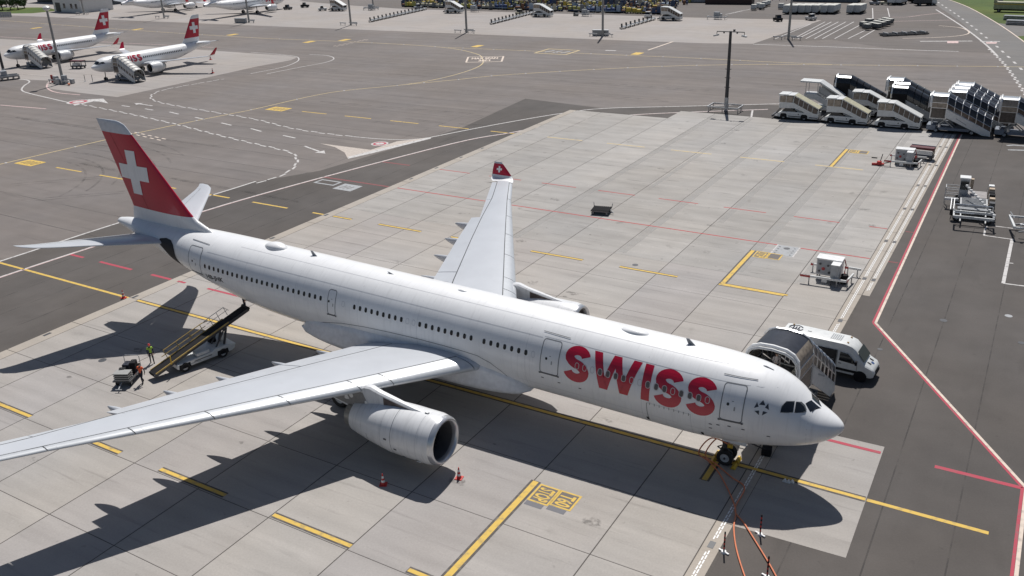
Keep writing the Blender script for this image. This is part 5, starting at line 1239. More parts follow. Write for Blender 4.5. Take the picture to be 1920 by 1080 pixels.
def stairs_open(label, loc, rz, group):
    t = thing("passenger_stairs", label, "passenger stairs", loc, rz, group)
    for s in (-1, 1):
        y = s * 1.1
        MB().prism([(-2.6, 2.0), (-2.6, 2.9), (-.6, 2.9), (3.4, .9), (3.4, .35), (2.6, .35), (-.8, 2.0)], 'y', y - .03, y + .03).build("stair_side", TWHITE, t)
        m = MB(); m.bar((-2.4, y, 2.9), (-2.4, y, 4.7), .08); m.bar((-.5, y, 2.9), (-.5, y, 4.7), .08); m.bar((3.3, y, .9), (3.4, y, 2.6), .08); m.build("canopy_post", STEEL, t)
        MB().prism([(-.4, 3.0), (3.2, 1.15), (3.3, 2.3), (-.3, 4.3)], 'y', y - .01, y + .01).build("side_panel", mat("pale acrylic", (.50, .50, .49), .15), t)
        m = MB(); m.bar((-.5, y, 3.4), (3.3, y, 1.5), .06); m.build("handrail", DSTEEL, t)
    MB().prism([(-3.4, 4.72), (-3.4, 5.0), (-.2, 4.95), (3.6, 2.75), (3.5, 2.6), (-.3, 4.7)], 'y', -1.2, 1.2).build("canopy_roof", TWHITE, t, bev=.03)
    MB().bx(-3.45, -3.38, -.9, .9, 4.75, 4.95).build("roof_sign_plate", TGREY, t)
    MB().bx(-2.6, -.6, -1.05, 1.05, 2.85, 2.92).build("platform_floor", GALV, t)
    m = MB()
    for k in range(13): m.bx(-.6 + k * .3, -.28 + k * .3, -1.0, 1.0, 2.7 - k * .19, 2.76 - k * .19)
    o = m.build("step", GALV, t); o["kind"] = "stuff"
    MB().bx(-3.0, 2.8, -1.0, 1.0, .4, .95).build("chassis", TWHITE, t, bev=.04); wheel4(t, (-2.1, 1.6), .95)
    m = MB(); m.bar((-2.0, -.8, .9), (-2.0, -.8, 2.9), .12); m.bar((-2.0, .8, .9), (-2.0, .8, 2.9), .12); m.build("lift_frame", STEEL, t)
    return t
GS = "boarding stairs parked in a cluster along the stand"
sb1 = stairs_box("white boarding stairs truck with yellowed roof, leftmost of the front row", (-20.4, 98.4, 0), 0, GS, OLIVE)
dup(sb1, (-12.9, 97.9, 0), R_(-1.5), "white boarding stairs truck with yellowed roof, second from left in the front row", GS)
sb3 = stairs_box("white boarding stairs truck with clean white roof, third from left in the front row", (-5.4, 97.7, 0), 0, GS, TWHITE)
dup(sb3, (-10.4, 104.6, 0), R_(2), "white boarding stairs truck with white roof standing behind the second yellow-roofed one", GS)
stairs_open("white boarding stairs with open sides and flat long roof, behind the leftmost yellow-roofed truck", (-18.6, 105.6, 0), 0, GS)
sg1 = stairs_glazed("glazed boarding stairs with curved ribbed tunnel at the front, where the cream road line begins", (3.2, 97.6, 0), 0, GS, H=3.2, L=6.2)
dup(sg1, (12.2, 98.0, 0), 0, "glazed boarding stairs cut by the right edge of the frame, front row", GS)
dup(sg1, (5.2, 101.4, 0), R_(1.5), "ribbed glazed boarding stairs directly behind the front glazed one", GS)
dup(sg1, (5.3, 104.5, 0), R_(-1), "ribbed glazed boarding stairs with gleaming roof end, middle of the rear three", GS)
dup(sg1, (5.5, 107.6, 0), R_(2), "ribbed glazed boarding stairs farthest back of the rear three", GS)
dup(sg1, (-4.6, 108.4, 0), 0, "ribbed glazed boarding stairs behind the two black tube stairs", GS)
sd1 = stairs_glazed("black smooth tube boarding stairs, nearer of the pair behind the third stairs truck", (-3.0, 102.2, 0), 0, GS, H=3.2, L=6.2, dark=True, hoops=False)
dup(sd1, (-3.2, 105.3, 0), R_(-2), "black smooth tube boarding stairs, farther of the pair behind the third stairs truck", GS)
dup(sd1, (-12.6, 108.2, 0), 0, "black tube boarding stairs alone at the back, left of the white-roofed truck", GS)
tag(MB().box((9.3, 96.6, 2.9), (1.5, .12, 1.1)).build("notice_board", YELM), "small yellow notice board hanging between the glazed stairs", "sign")
# stairs at the forward door of the wide-body, and at the regional jets
sj = stairs_glazed("glazed boarding stairs docked at the far forward door of the large airliner", (1.9, 7.6, 0), R_(85), None, H=4.45, L=6.6, W=1.68, roofm=ROOFG, plat=2.7)
person("person in a pale shirt with dark hair standing on the stairs at the airliner door", (1.55, 4.1, 4.45), R_(-60), {"re": (.12, -.24, 1.2), "rw": (.28, -.15, 1.15), "rh": (.34, -.12, 1.15)}, SHIRT, NAVY, scale=1.02)
for k, (x, y) in enumerate(((.75, 4.0), (2.75, 4.35))):
    b = thing("paper_sack", ("cream sack leaning in the left corner of the boarding stairs platform", "small pale box by the right post of the boarding stairs platform")[k], "sack", (x, y, 4.46))
    MB().prism([(-.22, 0), (.22, 0), (.25, .45), (.1, .72), (-.15, .7), (-.26, .4)], 'y', -.16, .16).build("sack_body", CREAM, b, bev=.05); MB().box((0, 0, .74), (.2, .1, .08)).build("sack_neck", CREAM, b)
# ------------------------------------------------------------------ white minibus
def make_van(label, loc, rz):
    t = thing("minibus", label, "van", loc, rz)
    sec = []   # x, half width, floor, waist z, roof z, roof half width
    for x, w, zb, zt, wt in ((-3.45, .94, .55, 2.55, .76), (-3.38, .99, .45, 2.68, .80), (-2.5, 1.0, .42, 2.72, .82), (1.2, 1.0, .42, 2.70, .82), (1.75, 1.0, .42, 2.55, .78), (2.05, 1.0, .42, 2.28, .74), (2.75, .99, .42, 1.42, .80), (3.25, .95, .45, 1.20, .74), (3.42, .86, .5, .98, .66), (3.46, .8, .55, .8, .62)):
        wz = min(1.35, zt - .12); ring = []
        for s in (1, -1):
            L = [(s * w * .97, zb), (s * w, zb + .3 if zt > 1 else zb + .08), (s * w, min(wz, zt - .06)), (s * (w * .4 + wt * .6), zt - (zt - wz) * .30), (s * wt, zt - .05 if zt > 1 else zt - .02), (s * wt * .8, zt)]
            ring += [Vector((x, y, z)) for y, z in (L if s > 0 else L[::-1])]
        sec.append(ring)
    bd = MB().loft(sec).build("body", TWHITE, t, smooth=True, angle=32)
    s = -1
    # open sliding door bay on the near side; cabin shade is a near-black block
    MB().bx(-.95, .75, -1.012, -.62, .55, 2.12).build("door_opening", DARK, bd); m = MB()
    for z in (1.05, 1.5, .75): m.bar((-.8, -1.018, z), (.6, -1.018, z - .12), .03)
    m.build("seat_rail", TGREY, bd)
    MB().prism([(-3.0, .55), (-1.05, .55), (-1.05, 2.15), (-3.0, 2.2)], 'y', -1.09, -1.035).build("sliding_door", TWHITE, bd, bev=.02)
    MB().prism([(-2.85, 1.35), (-1.2, 1.35), (-1.2, 2.05), (-2.85, 2.08)], 'y', -1.105, -1.088).build("side_window", GLASS, bd)
    for sd in (-1, 1):
        MB().prism([(.95, 1.38), (2.15, 1.30), (1.98, 1.62), (1.55, 2.02), (1.0, 2.08)], 'y', sd * 1.0 - .012, sd * 1.0 + .012).build("cab_window", GLASS, bd)
        m = MB(); m.bar((.8, sd * 1.006, .6), (.8, sd * .99, 2.2), .02); m.bar((2.25, sd * 1.006, .6), (2.25, sd * 1.0, 1.3), .02); m.build("door_gap", BLACKM, bd)
        MB().bx(-3.3, 2.6, sd * 1.0 - .02, sd * 1.0 + .02, .60, .80).build("side_moulding", BLACKM, bd)
        MB().bx(.95, 1.15, sd * 1.01 - .015, sd * 1.01 + .015, 1.16, 1.2).build("door_handle", BLACKM, bd)
        MB().box((2.2, sd * 1.16, 1.5), (.12, .22, .3)).build("wing_mirror", BLACKM, bd)
        for x in (-2.2, 2.55): MB().cyl((x, sd * .97, .42), (x, sd * 1.012, .42), .46, n=18).build("wheel_arch", BLACKM, bd)
        MB().prism([(3.1, .82), (3.38, .78), (3.33, .98), (3.05, 1.12)], 'y', sd * .72 - .14, sd * .72 + .14).build("headlight", mat("headlight glass", (.55, .58, .6), .1), bd)
    MB().bx(-.9, .75, -1.2, -1.0, .42, .50).build("side_step", ALU, bd)
    MB().ngon([(2.12, -.80, 2.21), (2.68, -.86, 1.52), (2.68, .86, 1.52), (2.12, .80, 2.21)]).build("windscreen", GLASS, bd)
    wb = bd.children[-1] if False else None
    for o in [q for q in bpy.data.objects if q.name.startswith("windscreen") and q.parent == bd]: o.location = (.045, 0, .045)
    MB().bx(3.3, 3.5, -.82, .82, .42, .68).build("bumper", BLACKM, bd, bev=.05); MB().bx(3.40, 3.47, -.5, .5, .72, .92).build("grille", BLACKM, bd)
    for y in (-.35, .35): MB().box((2.95, y, 1.335), (.3, .18, .02), ry=R_(22)).build("bonnet_vent", BLACKM, bd)
    for x in (-2.9, 1.35):
        for y in (-.5, .5): MB().box((x + .0, y, 2.745 if x < 0 else 2.70), (.12, .1, .06)).build("roof_lamp", mat("roof lamp", (.35, .2, .05), .4), bd)
    m = MB()
    for k in range(6): m.box((.1 + k * .14, 0, 2.725), (.06, .9, .03))
    m.build("roof_vent_ridge", TGREY, bd)
    # round roof emblem and number mark
    R = [(.55 * math.cos(a), .55 * math.sin(a)) for a in [2 * math.pi * k / 28 for k in range(28)]]; r_ = [(x * .8, y * .8) for x, y in R]
    m = MB()
    for k in range(28):
        j = (k + 1) % 28
        if k % 14 in (0, 1): continue
        m.quad((-2.6 + R[k][0], R[k][1], 2.735), (-2.6 + R[j][0], R[j][1], 2.735), (-2.6 + r_[j][0], r_[j][1], 2.735), (-2.6 + r_[k][0], r_[k][1], 2.735))
    for x in (-.2, 0, .2): m.quad((-2.6 + x - .05, -.28, 2.735), (-2.6 + x + .05, -.28, 2.735), (-2.6 + x + .05, .28, 2.735), (-2.6 + x - .05, .28, 2.735))
    m.quad((-2.95, -.2, 2.736), (-2.25, -.2, 2.736), (-2.25, -.1, 2.736), (-2.95, -.1, 2.736)); m.quad((-1.7, -.1, 2.732), (-1.4, -.1, 2.732), (-1.4, -.04, 2.732), (-1.7, -.04, 2.732))
    m.build("roof_emblem", NAVY, bd)
    m = MB(); m.cyl((3.12, 0, 1.262), (3.13, 0, 1.28), .13, n=14); m.build("bonnet_badge", mat("badge blue", (.05, .1, .25), .4), bd)
    wheel4(t, (-2.2, 2.55), .86, .36, .25); return t
make_van("white minibus with its sliding door open beside the boarding stairs", (2.75, 15.35, 0), R_(-3))
# ------------------------------------------------------------------ belt loader, baggage cart, handlers
YELB = mat("dull yellow enamel", (.46, .32, .10), .55, var=.2)
bl = thing("belt_loader", "white belt loader with yellow rails raised to the rear hold of the airliner", "belt loader", (-41.35, -5.8, 0), math.atan2(3.05, .74))
c = MB(); c.prism([(-2.35, .45), (-2.2, .35), (2.35, .35), (2.6, .5), (2.75, .85), (2.2, .95), (.9, .98), (.7, .85), (-1.6, .80), (-2.3, .78)], 'y', -.98, .98); ch = c.build("chassis", TWHITE, bl, bev=.05)
for s in (-1, 1):
    for x in (-1.7, 1.55): MB().prism([(x - .5, .34), (x - .45, .72), (x + .45, .72), (x + .5, .34)], 'y', s * .97 - .02, s * .97 + .025).build("wheel_arch", BLACKM, ch)
    MB().bx(-.9, .6, s * .985 - .008, s * .985 + .008, .60, .66).build("side_stripe", DSTEEL, ch)
    MB().bx(-1.25, -.35, s * .985 - .006, s * .985 + .006, .50, .56).build("number_plate", TGREY, ch)
wheel4(bl, (-1.7, 1.55), .88, .40, .26)
MB().bx(1.2, 1.75, .3, .8, .95, 1.5).build("driver_seat", BLACKM, bl, bev=.04); MB().prism([(2.0, .9), (2.55, .9), (2.4, 1.5), (2.15, 1.55)], 'y', .1, .95).build("dash_panel", TWHITE, bl); MB().bx(-.6, .5, -.9, -.2, .86, 1.12).build("engine_cover", TWHITE, bl, bev=.04); MB().bx(-1.4, -.75, .25, .9, .82, 1.0).build("battery_box", TGREY, bl, bev=.03)
P0, P1 = Vector((-4.1, -.25, .55)), Vector((4.45, -.25, 3.25)); d = (P1 - P0).normalized(); nrm = Vector((-d.z, 0, d.x))
def bp(t, y, h): q = P0.lerp(P1, t) + nrm * h; return (q.x, P0.y + y, q.z)
m = MB()
for s in (-1, 1): m.bar(bp(0, s * .44, -.1), bp(1, s * .44, -.1), .08, .24)
m.bar(bp(0, 0, -.2), bp(1, 0, -.2), .7, .08); boom = m.build("boom", DSTEEL, bl)
MB().bar(bp(.005, 0, .02), bp(.998, 0, .02), .78, .06).build("conveyor_belt", BLACKM, boom)
m = MB(); m.bar(bp(.02, -.48, .04), bp(.78, -.48, .04), .06, .10); m.build("side_rail", YELB, boom); m = MB(); m.bar(bp(.02, .48, .04), bp(.78, .48, .04), .06, .10); m.build("side_rail", YELB, boom)
m = MB(); m.tube([bp(.20, .62, .75), bp(.60, .62, .75), bp(.66, .62, .62)], .035); m.tube([bp(.16, .62, .35), bp(.62, .62, .35)], .03)
for k in (.2, .33, .46, .58): m.bar(bp(k, .6, 0), bp(k, .62, .75), .05)
m.build("handrail", YELB, boom)
m = MB(); m.tube([bp(.60, .62, .72), bp(.70, .62, .8), bp(.84, .62, .8), bp(.87, .62, .3)], .025); m.tube([bp(.64, .62, .4), bp(.86, .62, .4)], .02)
for k in (.68, .76, .84): m.bar(bp(k, .6, 0), bp(k, .62, .8), .04)
m.build("guard_rail", GALV, boom)
m = MB(); m.cyl(bp(1.0, -.5, 0), bp(1.0, .5, 0), .12, n=10); m.build("end_bumper", RUBBER, boom); m = MB(); m.bar(bp(.17, -.56, 0), (bp(.17, -.56, 0)[0], bp(.17, -.56, 0)[1], bp(.17, -.56, 0)[2] + .7), .07); m.build("corner_post", YELM, boom)
m = MB()
for s in (-.4, .4): m.bar((1.9, s - .25, .95), bp(.74, s, -.25), .14); m.bar((1.2, s - .25, .95), bp(.72, s, -.25), .10)
m.bar((-2.2, -.7, .7), bp(.2, -.4, -.2), .1); m.bar((-2.2, .2, .7), bp(.2, .4, -.2), .1); m.build("lift_arms", DSTEEL, bl)
# baggage cart with cases
bc = thing("baggage_cart", "dark baggage cart loaded with suitcases at the foot of the belt loader", "baggage cart", (-43.75, -10.7, 0), R_(-62))
MB().bx(-1.1, 1.1, -.7, .7, .42, .52).build("deck", DSTEEL, bc); m = MB()
for x in (-.75, .75):
    for s in (-1, 1): make_wheel(.2, .12, bc, (x, s * .55, .2), STEEL)
m = MB(); m.tube([(-1.05, -.6, .5), (-1.05, -.6, 1.55), (-1.05, -.5, 1.65), (-1.05, .5, 1.65), (-1.05, .6, 1.55), (-1.05, .6, .5)], .03); m.build("end_hoop", GALV, bc); m = MB(); m.bar((1.1, 0, .4), (1.9, .1, .25), .07); m.bar((1.9, -.15, .25), (1.9, .35, .25), .05); m.build("tow_bar", GALV, bc)
for k, (x, y, z, a, b_, h, mm, nm) in enumerate(((-.55, -.2, .52, .75, .5, .72, NAVY, "dark blue suitcase standing at the back of the baggage cart"), (-.5, .35, .52, .7, .42, .9, BLACKM, "black holdall heaped on the back of the baggage cart"), (.2, -.25, .52, .6, .5, .62, BLACKM, "black suitcase in the middle of the baggage cart"))):
    o = thing("suitcase", nm, "suitcase", bc.matrix_basis @ Vector((x, y, z)), R_(-62 + 8 * k)); MB().bx(-a / 2, a / 2, -b_ / 2, b_ / 2, .02, h).build("shell", mm, o, bev=.07); MB().bx(-.12, .12, -.02, .02, h, h + .05).build("handle", DSTEEL, o)
bx_ = thing("crate_stack", "silver slatted crate on the front end of the baggage cart", "crate", bc.matrix_basis @ Vector((.72, .02, .52)), R_(-62))
for k in range(4): MB().bx(-.38, .38, -.58, .58, .02 + k * .17, .10 + k * .17).build("slat", mat("dull slat metal", (.34, .34, .33), .5, metal=.3), bx_)
MB().bx(-.33, .33, -.5, .5, .02, .6).build("core", BLACKM, bx_)
person("handler in a yellow safety vest and red cap standing left of the belt loader", (-44.5, -7.9, 0), R_(-25), {"lk": (.10, .09, .5), "la": (.14, .1, .09), "lt": (.29, .1, .04), "ra": (-.16, -.1, .10), "rt": (-.02, -.1, .04), "rk": (-.02, -.1, .5), "rw": (.2, -.24, .95), "rh": (.27, -.24, .92)}, NAVY, NAVY, "ramp workers by the belt loader", HIVIS, CONER)
person("handler in an orange vest walking beside the loaded baggage cart", (-42.3, -10.55, 0), R_(-75), {"lk": (.16, .09, .52), "la": (.12, .1, .09), "lt": (.27, .1, .05), "ra": (-.24, -.1, .16), "rt": (-.12, -.1, .05), "rk": (-.04, -.1, .5), "le": (-.12, .24, 1.16), "lw": (-.05, .3, .95), "lh": (-.02, .3, .87), "re": (.08, -.26, 1.16), "rw": (.22, -.22, 1.0), "rh": (.3, -.2, .97)}, NAVY, NAVY, "ramp workers by the belt loader", HIORANGE, None, scale=1.03)
person("handler in dark clothes on top of the raised belt, half hidden by the fuselage", (-40.12, -1.55, 3.02), R_(75), {}, NAVY, NAVY, "ramp workers by the belt loader", None, None)
# ------------------------------------------------------------------ cones, hose posts, hoses, chocks
def cone(label, x, y, rz=0, group="traffic cones around the airliner", s=.84):
    t = thing("traffic_cone", label, "traffic cone", (x, y, .02), rz, group)
    MB().bx(-.28 * s, .28 * s, -.28 * s, .28 * s, 0, .05 * s).build("base", CONER, t, bev=.01); c = MB()
    def rr(z): return (.19 - .155 * z / .95) * s
    for a, b, mm, nm in ((.05, .25, CONER, "cone_band"), (.25, .42, WHITEP, "white_band"), (.42, .58, CONER, "cone_band"), (.58, .76, WHITEP, "white_band"), (.76, .95, CONER, "cone_tip")):
        MB().cyl((0, 0, a * s), (0, 0, b * s), rr(a), rr(b), 16).build(nm, mm, t, smooth=True, angle=40)
    return t
x, y = G(232, 559); cone("red and white cone on the centre line behind the tail", x, y, .3)
x, y = G(719, 909); cone("red and white cone standing in the shadow under the engine", x, y, .5)
x, y = G(861, 897); cone("red and white cone in sunlight just in front of the engine", x, y, .2)
def post(label, px):
    x, y = G(*px); t = thing("marker_post", label, "marker post", (x, y, .01), 0, "striped marker posts by the hoses")
    for k in range(9):
        MB().cyl((0, 0, .1 + k * .14), (0, 0, .1 + (k + 1) * .14), .045, n=10).build("stripe", CONER if k % 2 else BLACKM, t)
    MB().cyl((0, 0, 0), (0, 0, .1), .17, .13, 14).build("foot", WHITEP, t); MB().bar((-.3, .1, .05), (.3, -.1, .05), .09, .07).build("cross_foot", WHITEP, t)
post("striped marker post left of the orange hoses", (1357, 1036)); post("striped marker post right of the orange hoses near the pad corner", (1425, 1003)); post("striped marker post on the right hose at the bottom edge", (1438, 1083))
def hose(label, pts, r, m, name="hose"):
    mb = MB(); P = []
    for p in pts: P.append(Vector(p))
    out = []
    for i in range(len(P) - 1):
        a, b, c, d = P[max(i - 1, 0)], P[i], P[i + 1], P[min(i + 2, len(P) - 1)]
        for j in range(8): t = j / 8; out.append(.5 * ((2 * b) + (c - a) * t + (2 * a - 5 * b + 4 * c - d) * t * t + (3 * b - a - 3 * c + d) * t ** 3))
    out.append(P[-1]); mb.tube(out, r, 8); return tag(mb.build(name, m, None, smooth=True), label, "hose", "ground power cables")
gz = lambda px, py, z=.09: (*G(px, py, z), z)
hose("orange ground cable curving from the nose wheel to the bottom edge, left one", [(.15, -.1, 1.35), (-.9, -.5, 1.75), (-1.5, -1.0, .8), gz(1330, 866), gz(1352, 893), gz(1378, 950), gz(1376, 990), gz(1381, 1030), gz(1397, 1082), gz(1420, 1140)], .042, ORANGE)
hose("orange ground cable from the nose wheel to the bottom edge, right one", [(.1, .1, 1.35), (-.6, -.3, 1.7), (-1.1, -.9, .7), gz(1345, 872), gz(1372, 895), gz(1396, 915), gz(1378, 955), gz(1398, 985), gz(1440, 1053), gz(1458, 1085), gz(1480, 1120)], .042, ORANGE)
x, y = G(1437, 852); t = thing("tow_bar_head", "small black box on a dark bar under the nose", "tow bar", (x, y, .02), R_(8)); MB().bx(-.3, .3, -.3, .3, .02, .5).build("box", BLACKM, t, bev=.03); MB().bar((-.3, .1, .3), (-1.9, .5, .55), .07).build("bar", DSTEEL, t); MB().bx(-2.6, -1.8, .1, .9, .5, .58).build("tray", WHITEP, t)
for k, (px, lb) in enumerate((((1471, 903), "small white chock on the yellow line, left of three"), ((1478, 905), "small white chock on the yellow line, middle of three"), ((1485, 905), "small white chock on the yellow line, right of three"))):
    x, y = G(*px); tag(MB().prism([(-.13, 0), (.13, 0), (0, .18)], 'y', -.1, .1).build("wheel_chock", WHITEP), lb, "wheel chock", "white chocks on the centre line").location = (x, y, .02)
for s in (-1, 1):
    for q in (-.75, .62): tag(MB().prism([(-.16, 0), (.16, 0), (.05, .2), (-.05, .2)], 'y', -.3, .3).build("wheel_chock", YELM), "yellow chock " + ("behind" if q < 0 else "in front of") + (" the near" if s < 0 else " the far") + " nose wheel", "wheel chock").location = (q, s * .4, .025)
# ------------------------------------------------------------------ power cabinets inside bumper rails
def power_unit(label, loc, group):
    t = thing("power_cabinet", label, "power cabinet", loc, 0, group)
    m = MB(); m.bx(-1.15, 1.05, -.45, .75, .45, 2.0); b = m.build("cabinet", TWHITE, t, bev=.03); MB().bx(-1.2, 1.1, -.5, .8, 2.0, 2.08).build("lid", WHITEP, b)
    MB().bx(-1.05, .25, -.475, -.45, .6, 1.9).build("front_panel", TGREY, b)
    for x, z, q in ((-.8, 1.55, .11), (-.5, 1.1, .16), (-.1, 1.45, .10), (.05, .8, .12), (-.85, .85, .1)): MB().cyl((x, -.47, z), (x, -.52, z), q, n=12).build("socket", FADED if q > .12 else DSTEEL, b)
    MB().bx(.35, 1.08, -1.5, -.5, .45, 1.95).build("control_column", TGREY, t, bev=.03); MB().bx(.33, 1.1, -1.52, -.48, 1.95, 2.0).build("column_lid", WHITEP, t)
    m = MB()
    for x in (-1.0, .9):
        for y in (-.35, .65): m.bar((x, y, 0), (x, y, .46), .1)
    for y in (-1.4, -.7): m.bar((.45, y, 0), (.45, y, .46), .08); m.bar((1.0, y, 0), (1.0, y, .46), .08)
    m.build("legs", DSTEEL, t); MB().cyl((1.45, -.6, .1), (1.45, -.6, .9), .32, n=14).build("cable_drum", BLACKM, t); MB().bx(-.4, .05, -1.2, -.9, .05, .42).build("cable_box", WHITEP, t); m = MB(); m.tube([(1.1, .6, 1.9), (1.3, .5, 1.4), (1.25, .3, .7), (1.45, -.4, .9)], .05); m.build("cable", FADED, t)
    def rail(pts, name="bumper_rail"):
        for a, b_ in zip(pts, pts[1:]):
            L = (Vector(b_) - Vector(a)); n = max(1, int(L.length / 1.0))
            r = MB().bar((*a, .72), (*b_, .72), .13, .2).build(name, TWHITE, t)
            MB().bar((*(Vector(a).lerp(Vector(b_), .0)), .715), (*(Vector(a).lerp(Vector(b_), .22)), .715), .14, .21).build("red_band", FADED, r)
            for k in range(2): q = Vector(a).lerp(Vector(b_), .2 + .6 * k); MB().bar((q.x, q.y, 0), (q.x, q.y, .65), .09).build("rail_post", STEEL, r)
    rail([(-2.2, -1.9), (1.85, -1.75), (2.05, .3)]); rail([(-2.0, 1.25), (-.9, 1.3)]); rail([(1.0, 1.75), (2.45, 1.7)])
    return t
pu = power_unit("white ground power cabinet inside red and white rails, the one nearer the airliner nose", (-1.05, 32.9, .02), "ground power cabinets on the stands")
dup(pu, (-1.2, 76.6, .02), 0, "white ground power cabinet inside rails near the parked stairs, with a red cart behind", "ground power cabinets on the stands")
x, y = G(1727, 298); t = thing("tool_cart", "dark red two-shelf cart with pale top, behind the farther power cabinet", "cart", (x, y, .02), R_(-4))
MB().bx(-1.5, 1.5, -.6, .6, 1.35, 1.6).build("upper_shelf", mat("dark red panel", (.10, .015, .02), .5), t); MB().bx(-1.5, 1.5, -.62, .62, 1.6, 1.66).build("top_cover", mat("dark red panel", (.10, .015, .02), .5), t); MB().bx(-1.5, 1.5, .5, .62, 1.66, 1.78).build("back_edge", TWHITE, t); MB().bx(-1.4, 1.4, -.66, -.60, .85, 1.25).build("front_panel", TWHITE, t); MB().bx(-1.5, 1.5, -.6, .6, .35, .55).build("lower_shelf", DSTEEL, t)
m = MB()
for sx in (-1.4, 1.4):
    for sy in (-.5, .5): m.bar((sx, sy, .1), (sx, sy, 1.4), .12)
m.build("frame", DSTEEL, t)
for sx in (-1.2, 1.2):
    for sy in (-.5, .5): make_wheel(.2, .12, t, (sx, sy, .2), STEEL)
x, y = G(1648, 310); t = thing("jack_trolley", "red floor jack with a raised black handle, left of the farther power cabinet", "jack", (x, y, .02), .2)
MB().cyl((0, 0, .1), (0, 0, .55), .3, n=12).build("pump", CONER, t); MB().bar((-.9, 0, .15), (.6, 0, .2), .35, .2).build("frame", CONER, t); MB().bar((.1, 0, .5), (.3, .05, 1.5), .08).build("handle", BLACKM, t); MB().bar((-1.0, .3, .9), (-.3, .2, .9), .12).build("pad", BLACKM, t); MB().bar((.6, 0, .3), (1.4, .1, .5), .1).build("tow_eye", BLACKM, t)
x, y = G(1124, 402); t = thing("pallet_dolly", "black roller pallet dolly standing alone on the red line", "dolly", (x, y + .5, .02), R_(12))
m = MB(); m.bx(-1.05, 1.05, -.9, .9, .42, .52); fr_ = m.build("frame", BLACKM, t)
for k in range(9): MB().cyl((-.95 + k * .235, -.85, .56), (-.95 + k * .235, .85, .56), .05, n=8).build("roller", BLACKM, t)
for sx in (-.8, .8):
    for sy in (-.75, .75): make_wheel(.2, .12, t, (sx, sy, .2), STEEL)
m = MB(); m.bar((1.05, 0, .45), (1.5, -.3, .2), .08); m.bar((1.05, .8, .5), (1.15, .8, 1.0), .07); m.bar((-1.05, .85, .5), (-1.1, .85, .95), .07); m.bar((-1.05, -.85, .45), (1.05, -.85, .45), .1); m.build("tow_bar", STEEL, t)
